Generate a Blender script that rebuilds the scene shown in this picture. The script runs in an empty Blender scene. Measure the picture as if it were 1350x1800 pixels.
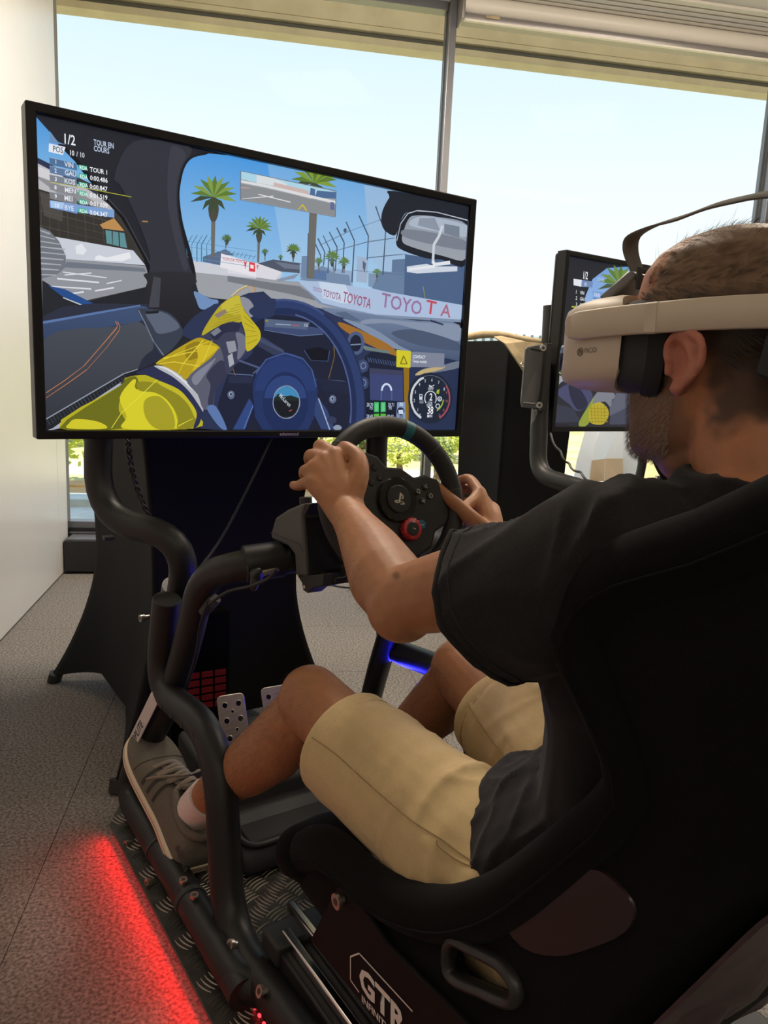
import bpy, bmesh, math, random
from mathutils import Vector, Matrix, noise
from mathutils.geometry import tessellate_polygon
random.seed(7)
sc = bpy.context.scene
# ------------------------------------------------------------------ camera, sky, lights, exposure
cam = bpy.data.objects.new('camera', bpy.data.cameras.new('camera'))
sc.collection.objects.link(cam); sc.camera = cam
cam.data.sensor_fit = 'VERTICAL'; cam.data.sensor_height = 36; cam.data.lens = 36 * 1330 / 1800
cam.data.clip_start = .02; cam.data.clip_end = 300
cam.matrix_world = Matrix(((.8295, .0605, -.5552, -.78), (-.5565, .1724, -.8127, 0), (.0465, .9832, .1767, 1.05), (0, 0, 0, 1)))
sc.view_settings.view_transform = 'Standard'; sc.view_settings.look = 'None'
sc.view_settings.gamma = 1; sc.view_settings.use_curve_mapping = False
sc.view_settings.exposure = 0
sc.cycles.use_denoising = True
sc.cycles.max_bounces = 8; sc.cycles.transparent_max_bounces = 12
sc.cycles.sample_clamp_indirect = 4
world = bpy.data.worlds.new('sky'); sc.world = world; world.use_nodes = True
wn = world.node_tree.nodes; wl = world.node_tree.links
wtc = wn.new('ShaderNodeTexCoord'); wsx = wn.new('ShaderNodeSeparateXYZ'); wcr = wn.new('ShaderNodeValToRGB')
wl.new(wtc.outputs['Generated'], wsx.inputs[0]); wl.new(wsx.outputs['Z'], wcr.inputs[0])
e = wcr.color_ramp.elements
e[0].position = 0; e[0].color = (.98, .99, 1, 1); e[1].position = .75; e[1].color = (.36, .62, .97, 1)
for pos, col in ((.1, (.96, .985, 1, 1)), (.24, (.87, .95, 1, 1)), (.45, (.6, .82, .98, 1))):
    n = e.new(pos); n.color = col
wl.new(wcr.outputs[0], wn['Background'].inputs['Color']); wn['Background'].inputs['Strength'].default_value = 1.12

RZ = -math.radians(24.158)          # the room is turned against the rig
ROOM = Matrix.Translation((-.78, 0, 0)) @ Matrix.Rotation(RZ, 4, 'Z')
def rm(x, y, z=0): return ROOM @ Vector((x, y, z))

def lamp(name, kind, loc, energy, color, target=None, size=1, size_y=None):
    d = bpy.data.lights.new(name, kind); d.energy = energy; d.color = color
    if kind == 'AREA':
        d.shape = 'RECTANGLE'; d.size = size; d.size_y = size_y or size
    o = bpy.data.objects.new(name, d); sc.collection.objects.link(o); o.location = loc
    if target is not None: o.rotation_euler = (Vector(target) - Vector(loc)).to_track_quat('-Z', 'Y').to_euler()
    return o
sun = lamp('sun', 'SUN', (0, 0, 10), 7.5, (1, .93, .8)); sun.data.angle = .02
sun.rotation_euler = (-(rm(-.35, -.5, .85) - rm(0, 0, 0))).to_track_quat('-Z', 'Y').to_euler()
# added fill lamps at ceiling height, without fixtures, to brighten the room
for i, (x, y, en) in enumerate(((2.0, .3, 11), (1.2, -2.0, 15), (-.3, -1.3, 7), (.4, 2.8, 54), (2.2, 2.8, 40))):
    p = rm(x, y, 2.88); lamp('added_ceiling_fill', 'AREA', p, en, (1, .86, .7), p - Vector((0, 0, 1)), .6, .6)
# added unseen uplights that brighten the ceiling and the window head
for x in (.2, 2.2): lamp('added_uplight', 'AREA', rm(x, 1.8, 2.6), 11, (1, .88, .74), rm(x + .2, 4, 2.95), 1.2, .08)

# ------------------------------------------------------------------ helpers
class MB:
    def __init__(s): s.v = []; s.f = []
    def add(s, vs, fs):
        n = len(s.v); s.v += [Vector(q) for q in vs]; s.f += [tuple(i + n for i in q) for q in fs]; return s
    def box(s, a, b, m=None):
        x0, y0, z0 = a; x1, y1, z1 = b
        vs = [Vector(q) for q in ((x0, y0, z0), (x1, y0, z0), (x1, y1, z0), (x0, y1, z0), (x0, y0, z1), (x1, y0, z1), (x1, y1, z1), (x0, y1, z1))]
        if m: vs = [m @ q for q in vs]
        return s.add(vs, [(0, 3, 2, 1), (4, 5, 6, 7), (0, 1, 5, 4), (1, 2, 6, 5), (2, 3, 7, 6), (3, 0, 4, 7)])
    def loft(s, rings, cap=True, closed=True):
        n = len(rings[0]); vs = [p for r in rings for p in r]; fs = []
        for i in range(len(rings) - 1):
            for j in range(n if closed else n - 1):
                k = (j + 1) % n; fs.append((i * n + j, i * n + k, (i + 1) * n + k, (i + 1) * n + j))
        if cap and closed:
            fs.append(tuple(range(n - 1, -1, -1))); fs.append(tuple((len(rings) - 1) * n + j for j in range(n)))
        return s.add(vs, fs)
    def tube(s, pts, r, n=16, rnd=False, up=None, closed=False):
        """r: number, list of numbers, or list of (ra, rb); rb lies along 'up'."""
        pts = [Vector(p) for p in pts]; m = len(pts)
        if not isinstance(r, (list, tuple)): r = [r] * m
        r = [q if isinstance(q, tuple) else (q, q) for q in r]
        tg = []
        for i in range(m):
            if closed: t = pts[(i + 1) % m] - pts[i - 1]
            else: t = pts[min(i + 1, m - 1)] - pts[max(i - 1, 0)]
            tg.append(t.normalized())
        u = Vector(up) if up else (Vector((0, 0, 1)) if abs(tg[0].z) < .9 else Vector((1, 0, 0)))
        rings = []
        for i in range(m):
            if up: u = Vector(up)
            u = (u - tg[i] * u.dot(tg[i])); u = u.normalized() if u.length > 1e-6 else tg[i].orthogonal().normalized()
            w = tg[i].cross(u)
            rings.append([(pts[i], w, u, r[i])])
        def ring(P, w, u, q, k=1): return [P + w * (q[0] * k * math.cos(2 * math.pi * j / n)) + u * (q[1] * k * math.sin(2 * math.pi * j / n)) for j in range(n)]
        out = []
        if rnd and not closed:
            for a in (80, 60, 40, 20):
                P, w, u, q = rings[0][0]; a = math.radians(a); out.append(ring(P - tg[0] * (min(q) * math.sin(a)), w, u, q, math.cos(a)))
        for i in range(m): out.append(ring(*rings[i][0]))
        if rnd and not closed:
            for a in (20, 40, 60, 80):
                P, w, u, q = rings[-1][0]; a = math.radians(a); out.append(ring(P + tg[-1] * (min(q) * math.sin(a)), w, u, q, math.cos(a)))
        if closed: out.append(out[0]); return s.loft(out, cap=False)
        return s.loft(out)
    def ball(s, c, r, n=14, m=None):
        c = Vector(c); r = r if isinstance(r, (tuple, list)) else (r, r, r); vs = []; rings = []
        for i in range(1, n):
            a = math.pi * i / n
            q = [Vector((r[0] * math.sin(a) * math.cos(2 * math.pi * j / n), r[1] * math.sin(a) * math.sin(2 * math.pi * j / n), r[2] * math.cos(a))) for j in range(n)]
            rings.append([c + (m @ p if m else p) for p in q])
        return s.loft(rings)
    def prism(s, poly, d):
        """planar polygon poly (3-D points) pushed along vector d"""
        poly = [Vector(p) for p in poly]; d = Vector(d); n = len(poly)
        return s.add(poly + [p + d for p in poly], [tuple(range(n - 1, -1, -1)), tuple(range(n, 2 * n))] + [(j, (j + 1) % n, n + (j + 1) % n, n + j) for j in range(n)])
    def cyl(s, a, b, r, n=16, r2=None): return s.tube([a, b], [r, r if r2 is None else r2], n)
    def build(s, name):
        me = bpy.data.meshes.new(name); me.from_pydata([tuple(q) for q in s.v], [], s.f)
        bm = bmesh.new(); bm.from_mesh(me); bmesh.ops.recalc_face_normals(bm, faces=bm.faces); bm.to_mesh(me); bm.free()
        return me

def fillet(pts, rad, seg=7):
    pts = [Vector(p) for p in pts]; out = [pts[0]]
    rad = rad if isinstance(rad, list) else [rad] * len(pts)
    for i in range(1, len(pts) - 1):
        a, b, c = pts[i - 1], pts[i], pts[i + 1]; r = rad[i]
        da, dc = (a - b), (c - b); la, lc = min(r, da.length * .48), min(r, dc.length * .48); l = min(la, lc)
        p0, p1 = b + da.normalized() * l, b + dc.normalized() * l
        for k in range(seg + 1):
            t = k / seg; out.append(p0 * (1 - t) ** 2 + b * 2 * t * (1 - t) + p1 * t * t)
    out.append(pts[-1]); return out

def smoothpath(pts, k=6):
    """Catmull-Rom through tuples of any length"""
    out = []; n = len(pts)
    for i in range(n - 1):
        p0, p1, p2, p3 = pts[max(i - 1, 0)], pts[i], pts[i + 1], pts[min(i + 2, n - 1)]
        for j in range(k):
            t = j / k
            out.append(tuple(.5 * (2 * b + (c - a) * t + (2 * a - 5 * b + 4 * c - d) * t * t + (3 * b - a - 3 * c + d) * t ** 3) for a, b, c, d in zip(p0, p1, p2, p3)))
    out.append(tuple(pts[-1])); return out

WM = {}
def put(o, parent):
    sc.collection.objects.link(o)
    if parent: o.parent = parent; WM[o.name] = WM[parent.name]
    else: WM[o.name] = Matrix()
    return o
def obj(name, mb, mat, parent=None, space=None, smooth=True, bevel=0, kind=None, label=None, seg=2, ang=40):
    me = mb.build(name) if isinstance(mb, MB) else mb
    if space: me.transform(space)
    if parent: me.transform(WM[parent.name].inverted())
    o = bpy.data.objects.new(name, me); put(o, parent)
    if mat: me.materials.append(mat)
    if bevel:
        b = o.modifiers.new('bevel', 'BEVEL'); b.width = bevel; b.segments = seg; b.limit_method = 'ANGLE'; b.angle_limit = math.radians(35)
    if smooth:
        me.polygons.foreach_set('use_smooth', [True] * len(me.polygons))
        try: me.set_sharp_from_angle(angle=math.radians(ang))
        except Exception: pass
    if kind: o['kind'] = kind
    if label: o['label'] = label
    return o
def thing(name, label, cat, loc=(0, 0, 0), rot=0, group=None):
    o = bpy.data.objects.new(name, None); sc.collection.objects.link(o); o.empty_display_size = .05
    o.location = loc; o.rotation_euler = (0, 0, rot)
    WM[o.name] = Matrix.Translation(loc) @ Matrix.Rotation(rot, 4, 'Z')
    return tag(o, label, cat, group)
def tag(o, label, cat, group=None):
    o['label'] = label; o['category'] = cat
    if group: o['group'] = group
    return o
def piece(src_o, name, loc, parent, rot=0):
    c = src_o.copy(); c.name = name; put(c, parent); c.location = loc; c.rotation_euler = (0, 0, rot); return c

TMP = bpy.data.scenes.new('tmp')
def evaluated(o):
    TMP.collection.objects.link(o); vl = TMP.view_layers[0]; vl.update(); dg = vl.depsgraph; dg.update()
    me = bpy.data.meshes.new_from_object(o.evaluated_get(dg)); bpy.data.objects.remove(o); return me
def baked(mb, mods, name='m'):
    """mesh after a list of modifiers (type, settings)"""
    me = mb.build(name) if isinstance(mb, MB) else mb
    o = bpy.data.objects.new(name, me)
    for t, kw in mods:
        m = o.modifiers.new(t, t)
        for k, v in kw.items(): setattr(m, k, v)
    return evaluated(o)
def blend(mb, voxel, it=6, fac=.5): return baked(mb, [('REMESH', dict(mode='VOXEL', voxel_size=voxel)), ('SMOOTH', dict(factor=fac, iterations=it))])

def text_mesh(s, size, ext=.0005, bold=0, sx=1, align='LEFT'):
    cu = bpy.data.curves.new('t', 'FONT'); cu.body = s; cu.size = 1; cu.extrude = 0; cu.offset = bold; cu.align_x = align; cu.resolution_u = 2
    me = evaluated(bpy.data.objects.new('t', cu)); bpy.data.curves.remove(cu)
    k = size / .73
    for v in me.vertices: v.co = Vector((v.co.x * k * sx, v.co.y * k, 0))
    return me
def text_on(parent, name, s, size, origin, dx, dy, mat, bold=0, sx=1, align='LEFT', bend=None):
    me = text_mesh(s, size, 0, bold, sx, align); dx = Vector(dx).normalized(); dy = Vector(dy); dy = (dy - dx * dy.dot(dx)).normalized()
    for v in me.vertices: v.co = Vector(origin) + dx * v.co.x + dy * v.co.y
    return obj(name, me, mat, parent, smooth=False)

camp = Vector((-.78, 0, 1.05))
def onto(o, p, d, lift=.0006):
    W = WM[o.name].inverted(); r = W.to_3x3() @ Vector(d)
    hit, loc, n_, _ = o.ray_cast(W @ Vector(p), r.normalized(), distance=3); return (WM[o.name] @ (loc + n_ * lift), n_) if hit else None
def lin(h):
    if isinstance(h, str): h = tuple(int(h[i:i + 2], 16) / 255 for i in (0, 2, 4))
    return tuple(c / 12.92 if c <= .04045 else ((c + .055) / 1.055) ** 2.4 for c in h)

# ------------------------------------------------------------------ materials (procedural)
def mat(name, col, rough=.6, metal=0, spec=.5, nscale=0, namt=0, col2=None, bump=0, bscale=None, coat=0, sheen=0, stretch=None, space='Object', detail=4):
    m = bpy.data.materials.new(name); m.use_nodes = True; nt = m.node_tree; p = nt.nodes['Principled BSDF']
    col = lin(col) if isinstance(col, str) else col
    p.inputs['Base Color'].default_value = (*col, 1); p.inputs['Roughness'].default_value = rough; p.inputs['Metallic'].default_value = metal
    p.inputs['Specular IOR Level'].default_value = spec; p.inputs['Coat Weight'].default_value = coat
    p.inputs['Sheen Weight'].default_value = sheen
    if nscale:
        tc = nt.nodes.new('ShaderNodeTexCoord'); src = tc.outputs[space]
        if stretch:
            mp = nt.nodes.new('ShaderNodeMapping'); mp.inputs['Scale'].default_value = stretch; nt.links.new(src, mp.inputs[0]); src = mp.outputs[0]
        nz = nt.nodes.new('ShaderNodeTexNoise'); nz.inputs['Scale'].default_value = nscale; nz.inputs['Detail'].default_value = detail; nt.links.new(src, nz.inputs[0])
        c2 = lin(col2) if isinstance(col2, str) else (col2 or tuple(c * (1 - namt) for c in col))
        cr = nt.nodes.new('ShaderNodeValToRGB'); cr.color_ramp.elements[0].position = .35; cr.color_ramp.elements[1].position = .65
        cr.color_ramp.elements[0].color = (*c2, 1); cr.color_ramp.elements[1].color = (*col, 1)
        nt.links.new(nz.outputs['Fac'], cr.inputs[0]); nt.links.new(cr.outputs[0], p.inputs['Base Color'])
        if bump:
            nb = nt.nodes.new('ShaderNodeTexNoise'); nb.inputs['Scale'].default_value = bscale or nscale; nb.inputs['Detail'].default_value = detail; nt.links.new(src, nb.inputs[0])
            b = nt.nodes.new('ShaderNodeBump'); b.inputs['Strength'].default_value = bump; b.inputs['Distance'].default_value = .002
            nt.links.new(nb.outputs['Fac'], b.inputs['Height']); nt.links.new(b.outputs[0], p.inputs['Normal'])
    return m
def emit(name, col, st=1):
    m = bpy.data.materials.new(name); m.use_nodes = True; p = m.node_tree.nodes['Principled BSDF']
    col = lin(col) if isinstance(col, str) else col
    p.inputs['Base Color'].default_value = (*[c * .2 for c in col], 1); p.inputs['Emission Color'].default_value = (*col, 1); p.inputs['Emission Strength'].default_value = st
    return m
def attr_mat(name, rough=.6, emission=False, spec=.5, bump=0, bscale=200, sss=0):
    m = bpy.data.materials.new(name); m.use_nodes = True; nt = m.node_tree; p = nt.nodes['Principled BSDF']
    a = nt.nodes.new('ShaderNodeVertexColor'); a.layer_name = 'tint'
    p.inputs['Roughness'].default_value = rough; p.inputs['Specular IOR Level'].default_value = spec
    if emission:
        p.inputs['Base Color'].default_value = (.01, .01, .012, 1); p.inputs['Emission Strength'].default_value = 1
        nt.links.new(a.outputs[0], p.inputs['Emission Color'])
    else:
        tc = nt.nodes.new('ShaderNodeTexCoord'); nz = nt.nodes.new('ShaderNodeTexNoise'); nz.inputs['Scale'].default_value = 55; nz.inputs['Detail'].default_value = 5
        nt.links.new(tc.outputs['Object'], nz.inputs[0])
        mx = nt.nodes.new('ShaderNodeMix'); mx.data_type = 'RGBA'; mx.blend_type = 'MULTIPLY'; mx.inputs[0].default_value = .35
        nt.links.new(a.outputs[0], mx.inputs[6]); nt.links.new(nz.outputs['Fac'], mx.inputs[7]); nt.links.new(mx.outputs[2], p.inputs['Base Color'])
        if bump:
            nb = nt.nodes.new('ShaderNodeTexNoise'); nb.inputs['Scale'].default_value = bscale; nb.inputs['Detail'].default_value = 3; nt.links.new(tc.outputs['Object'], nb.inputs[0])
            b = nt.nodes.new('ShaderNodeBump'); b.inputs['Strength'].default_value = bump; b.inputs['Distance'].default_value = .001
            nt.links.new(nb.outputs['Fac'], b.inputs['Height']); nt.links.new(b.outputs[0], p.inputs['Normal'])
        p.inputs['Subsurface Weight'].default_value = sss; p.inputs['Subsurface Radius'].default_value = (1, .35, .2); p.inputs['Subsurface Scale'].default_value = .006
    return m
M = dict(
    tube=mat('black_powder_coat', (.0125, .012, .012), .45, 0, .4, 60, .15, bump=.06, bscale=900),
    cap=mat('black_plastic_cap', (.02, .02, .019), .55),
    steel=mat('bolt_steel', (.62, .58, .52), .3, 1), chrome=mat('chrome', (.7, .68, .66), .12, 1),
    plate=mat('dark_chequer_plate', (.085, .08, .072), .45, .6, .5, 40, .4), tread=mat('worn_tread', (.34, .31, .26), .38, .9),
    alu=mat('brushed_aluminium', (.55, .5, .44), .38, .9, .5, 30, .2, stretch=(1, 30, 1)),
    fabric=mat('black_seat_fabric', (.0052, .005, .0052), .95, 0, .1, 300, .3, bump=.25, bscale=1500, sheen=.025),
    shell=mat('glossy_black_shell', (.012, .008, .009), .35, 0, .4), trim=mat('satin_black_trim', (.016, .015, .015), .4),
    matte=mat('matte_black_bracket', (.0095, .0075, .0085), .7, 0, .15),
    panel=mat('exposed_shell', (.02, .008, .010), .35, 0, .5),  # bare shell, with a reddish reflection tinted into its base colour
    shirt=mat('charcoal_tshirt', (.0175, .0155, .0165), .95, 0, .12, 250, .25, bump=.2, bscale=900, sheen=.09),
    shorts=mat('khaki_cotton', (.58, .43, .225), .9, 0, .2, 160, .05, bump=.2, bscale=1200, sheen=.1), seam=mat('khaki_stitch', (.3, .21, .1), .9),
    strap=mat('cream_plastic', (.55, .46, .36), .5), strapd=mat('grey_elastic', (.11, .1, .09), .9, 0, .2),
    pad=mat('grey_face_pad', (.028, .028, .03), .85), padk=mat('black_foam', (.008, .008, .009), .9), print=mat('grey_print', (.16, .13, .1), .6),
    white=mat('white_panel', (.72, .71, .69), .28, 0, .5, 3, .03), wgroove=mat('panel_groove', (.2, .19, .18), .8),
    ceil=mat('ceiling_paint', (.86, .81, .74), .8, 0, .3, 20, .03), blind=mat('blind_cassette', (.84, .79, .7), .35), blindg=mat('blind_rail', (.3, .28, .28), .35, .6),
    frame=mat('window_alu', (.2, .205, .225), .35, .7), framed=mat('window_gasket', (.04, .042, .045), .6),
    conv=mat('black_convector', (.012, .012, .014), .35), soffit=mat('concrete_soffit', (.86, .74, .52), .85, 0, .3, 6, .12), soffd=mat('soffit_gap', (.16, .15, .13), .8),
    cover=mat('black_stretch_cloth', (.0062, .006, .0068), .75, 0, .2, 500, .2, bump=.1, bscale=2000),
    carpet=mat('grey_carpet', (.33, .305, .28), 1, 0, .05, 150, 0, (.125, .112, .103), .8, 420, detail=9),
    rubber=mat('black_rubber_grip', (.016, .016, .017), .55, 0, .4, 300, .1, bump=.1, bscale=1500), hub=mat('hub_plastic', (.014, .014, .015), .35), gloss=mat('gloss_black', (.008, .008, .009), .12),
    housing=mat('grey_black_housing', (.085, .083, .08), .5, 0, .4, 400, .1), housk=mat('housing_front', (.016, .016, .018), .5),
    red=mat('red_dial', (.4, .02, .025), .4), blue=mat('blue_button', (.015, .12, .2), .35), mark=mat('blue_rim_mark', (.01, .12, .15), .5), sym=mat('silver_symbol', (.55, .5, .42), .4),
    bezel=mat('tv_bezel', (.006, .006, .007), .35, 0, .3), lettering=mat('white_lettering', (.75, .7, .66), .6), label=mat('white_label', (.62, .56, .54), .6), ink=mat('label_ink', (.03, .025, .03), .6),
    shoe=mat('grey_canvas_shoe', (.165, .145, .118), .9, 0, .2, 300, .2, bump=.3, bscale=900), shoed=mat('dark_stripe', (.035, .03, .026), .8), lace=mat('grey_lace', (.25, .215, .17), .9), sole=mat('cream_sole', (.72, .6, .45), .6), outs=mat('brown_outsole', (.09, .06, .04), .7),
    sock=mat('white_sock', (.78, .66, .62), .95, 0, .1, 200, .1, bump=.3, bscale=600),
    hair=mat('grey_hair', (.1, .082, .068), .8, 0, .1), hairw=mat('stubble', (.26, .21, .17), .8, 0, .1),
    kraft=mat('beige_tarp', (.55, .44, .27), .8, 0, .3, 25, .3), flag=mat('white_flag', (.85, .86, .9), .8), check=mat('flag_beige_square', (.5, .4, .28), .8), greyp=mat('grey_bracket', (.15, .15, .155), .45, .3),
    cable=mat('black_cable', (.012, .012, .012), .5), bag=mat('mauve_cover', (.05, .026, .032), .6, 0, .5, 14, .4, stretch=(1, 1, 3)), pedal=mat('pedal_plastic', (.03, .031, .034), .55),
    led=emit('red_led', (1, .02, .03), 5), ledb=emit('blue_led', (.02, .02, 1), 2), logo=mat('tv_lettering', (.5, .42, .5), .5), pc=mat('black_case', (.002, .002, .002), .8, 0, .1), glow=emit('red_case_light', (.8, .02, .03), .012),
    grass=mat('dry_grass', (.74, .58, .32), 1, 0, .1, 1.3, 0, (.55, .5, .2), .5, 9), path=mat('pale_path', (.8, .74, .62), .9), leaf=mat('bright_leaves', (.45, .52, .1), .8, 0, .2, 6, 0, (.2, .3, .05)), leafd=mat('olive_leaves', (.3, .34, .1), .8, 0, .2, 6, 0, (.13, .18, .05)), bark=mat('bark', (.16, .11, .07), .9),
    tile=mat('pale_terrace', (.6, .66, .68), .6, 0, .3, 8, .2), turf=mat('terrace_turf', (.3, .44, .24), .95, 0, .1, 30, .3), wood=mat('orange_wood', (.66, .4, .17), .7, 0, .3, 10, .3, stretch=(1, 12, 12)), roofm=mat('grey_blue_roof', (.36, .46, .5), .5), wallb=mat('far_wall', (.5, .43, .33), .9),
)
def glass_mat():
    m = bpy.data.materials.new('window_glass'); m.use_nodes = True; nt = m.node_tree; nt.nodes.clear()
    o = nt.nodes.new('ShaderNodeOutputMaterial'); t = nt.nodes.new('ShaderNodeBsdfTransparent'); g = nt.nodes.new('ShaderNodeBsdfGlossy'); x = nt.nodes.new('ShaderNodeMixShader'); fr = nt.nodes.new('ShaderNodeFresnel')
    t.inputs[0].default_value = (.97, .985, .98, 1); g.inputs['Roughness'].default_value = .02; fr.inputs[0].default_value = 1.045
    nt.links.new(fr.outputs[0], x.inputs[0]); nt.links.new(t.outputs[0], x.inputs[1]); nt.links.new(g.outputs[0], x.inputs[2]); nt.links.new(x.outputs[0], o.inputs[0]); return m
M['glass'] = glass_mat()
def translucent(name, col, k):
    m = bpy.data.materials.new(name); m.use_nodes = True; nt = m.node_tree; p = nt.nodes['Principled BSDF']; p.inputs['Base Color'].default_value = (*col, 1); p.inputs['Roughness'].default_value = .8
    t = nt.nodes.new('ShaderNodeBsdfTranslucent'); t.inputs[0].default_value = (*col, 1); x = nt.nodes.new('ShaderNodeMixShader'); x.inputs[0].default_value = k
    nt.links.new(p.outputs[0], x.inputs[1]); nt.links.new(t.outputs[0], x.inputs[2]); nt.links.new(x.outputs[0], nt.nodes['Material Output'].inputs[0]); return m
M['flag'] = translucent('white_flag', (.93, .94, .97), .75)
M['leaf'] = translucent('bright_leaves', (.55, .6, .12), .35)
M['screen'] = attr_mat('screen_picture', .35, True, .2)
M['skin'] = attr_mat('skin', .5, False, .35, .12, 260, .12)

# ------------------------------------------------------------------ the room
fl = obj('floor', MB().box((-.93, -3, -.06), (5.2, 4.02, -.006)), M['wgroove'], space=ROOM, smooth=False, kind='structure')
t0 = MB().box((-.2492, -.2492, -.006), (.2492, .2492, 0))
first = None
for i in range(12):
    for j in range(13):
        x, y = -.67 + i * .5, -2.2 + j * .5
        if y > 3.9 or x > 4.9: continue
        loc = rm(x, y, 0)
        if first is None: first = obj('carpet_tile', t0, M['carpet'], fl, smooth=False); first.location = loc; first.rotation_euler.z = RZ
        else: piece(first, 'carpet_tile', loc, fl, RZ + (math.pi / 2 if (i + j) % 2 else 0))
cl = obj('ceiling', MB().box((-.93, -3, 2.9), (5.2, 3.62, 3.0)).box((-.93, 3.62, 2.9), (5.2, 4.1, 3.0)), M['ceil'], space=ROOM, smooth=False, kind='structure')
wl_ = obj('wall_left', MB().box((-1.05, -3, 0), (-.93, 4.12, 2.9)), M['wgroove'], space=ROOM, smooth=False, kind='structure')
for y0, y1 in ((-3, -1.4), (-1.397, .6), (.603, 2.2), (2.203, 3.822), (3.826, 4.0)):
    obj('wall_panel', MB().box((-.93, y0, .008), (-.917, y1, 2.9)), M['white'], wl_, space=ROOM, smooth=False, bevel=.002)
obj('wall_back', MB().box((-1.05, -3.1, 0), (5.3, -3, 2.9)), M['white'], space=ROOM, smooth=False, kind='structure')
obj('sun_block_wall', MB().box((-14, -3, 0), (-1.06, 4.1, 3.4)).box((5.31, -3, 0), (16, 4.1, 3.4)), M['wallb'], space=ROOM, smooth=False, kind='structure')  # unseen building mass added to keep the sun off the terrace
obj('wall_right', MB().box((5.2, -3, 0), (5.3, 4.12, 2.9)), M['white'], space=ROOM, smooth=False, kind='structure')
def mullion(x, w=.037):
    o = obj('trim_1', MB().box((x, 4.03, .2), (x + w, 4.15, 2.9)), M['frame'], space=ROOM, smooth=False, bevel=.003, kind='structure')
    obj('gasket', MB().box((x - .006, 4.075, .2), (x, 4.11, 2.87)).box((x + w, 4.075, .2), (x + w + .006, 4.11, 2.87)), M['framed'], o, space=ROOM, smooth=False)
mullion(.938); mullion(2.8); mullion(4.66)
for i, (a, b) in enumerate(((-.945, .932), (.981, 2.794), (2.843, 4.654))):
    w = thing_w = obj('window_%d' % (i + 1), MB().box((a, 4.06, .2), (b, 4.13, .235)).box((a, 4.06, 2.86), (b, 4.13, 2.9)), M['frame'], space=ROOM, smooth=False, bevel=.002, kind='structure')
    obj('glass', MB().box((a, 4.09, .235), (b, 4.096, 2.86)), M['glass'], w, space=ROOM, smooth=False)
obj('trim_2', MB().box((-.985, 4.0, .0), (-.94, 4.14, 2.9)), M['white'], space=ROOM, smooth=False, kind='structure')
obj('wall_front', MB().box((-1, 4.05, -.05), (5.2, 4.15, .2)), M['conv'], space=ROOM, smooth=False, kind='structure')
cv = thing('convector', 'low black convector box running along the floor below the windows', 'heater', rm(1, 3.95), RZ)
obj('housing', MB().box((-.912, 3.88, .012), (4.6, 4.02, .172)), M['conv'], cv, space=ROOM, bevel=.004)
obj('grille', MB().box((-.9, 3.9, .172), (4.58, 4.015, .176)), M['blindg'], cv, space=ROOM, smooth=False)
obj('ledge', MB().box((-.915, 4.022, .178), (4.6, 4.045, .186)), M['frame'], cv, space=ROOM, smooth=False)
# roller blind cassette and slot diffuser
bc = thing('blind_cassette', 'cream roller blind cassette fixed along the ceiling above the right window', 'blind', rm(1.9, 3.98, 2.8), RZ)
def sweep_x(prof, x0, x1): return MB().loft([[Vector((x, a, b)) for a, b in prof] for x in (x0, x1)])
obj('casing', sweep_x([(4.05, 2.895), (3.96, 2.895), (3.935, 2.885), (3.93, 2.86), (3.934, 2.835), (3.95, 2.818), (4.05, 2.812)], .99, 4.62), M['blind'], bc, space=ROOM, ang=60)
obj('lower_rail', sweep_x([(4.04, 2.812), (3.955, 2.815), (3.95, 2.803), (3.955, 2.786), (4.03, 2.782)], .99, 4.62), M['blindg'], bc, space=ROOM, ang=60)
obj('bottom_bar', MB().box((.99, 3.948, 2.776), (4.62, 3.966, 2.785)), M['blind'], bc, space=ROOM, smooth=False)
obj('end_cap', MB().box((.975, 3.93, 2.775), (.99, 4.05, 2.897)), M['blindg'], bc, space=ROOM, bevel=.004)
obj('tag', MB().box((1.1, 3.9465, 2.797), (1.17, 3.9475, 2.81)), M['kraft'], bc, space=ROOM, smooth=False)
vt = thing('slot_diffuser', 'linear air slot diffuser with dark slots set in the ceiling at top right', 'vent', rm(2, 3.8, 2.89), RZ)
obj('backing', MB().box((.9, 3.73, 2.8985), (4.6, 3.925, 2.8995)), M['framed'], vt, space=ROOM, smooth=False)
for y0, y1 in ((3.72, 3.757), (3.773, 3.801), (3.817, 3.845), (3.861, 3.889), (3.905, 3.93)):
    obj('blade', MB().box((.9, y0, 2.885), (4.6, y1, 2.8985)), M['blind'], vt, space=ROOM, smooth=False)

# ------------------------------------------------------------------ outdoors
so = thing('soffit_beam', 'beige concrete brise-soleil beams running outside above the windows', 'beam', rm(2, 5.3, 3.0), RZ)
for (y0, z0, y1, z1, m) in ((5.0, 3.035, 5.12, 3.075, 'soffit'), (5.02, 3.075, 5.12, 3.105, 'soffd'), (4.99, 3.105, 5.12, 3.135, 'soffit'), (5.0, 3.14, 5.12, 3.3, 'soffit')):
    obj('beam', MB().box((-4, y0, z0), (9, y1, z1)), M[m], so, space=ROOM, smooth=False, bevel=.004)
obj('slab', MB().box((-4, 4.2, 3.3), (9, 5.2, 3.5)), M['soffit'], so, space=ROOM, smooth=False)
te = obj('terrace', MB().box((-6, 4.2, -.1), (10, 6.0, -.004)), M['tile'], space=ROOM, smooth=False, kind='structure')
obj('turf', MB().box((-6, 4.2, -.004), (10, 5.15, .004)), M['turf'], te, space=ROOM, smooth=False, kind='stuff')
obj('low_kerb', MB().box((-6, 5.8, -.004), (10, 6.1, .05)), M['tile'], te, space=ROOM, smooth=False)
wb = thing('timber_edging', 'orange timber edging boards along the terrace outside the left window', 'edging', rm(0, 6.5, 0), RZ)
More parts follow.
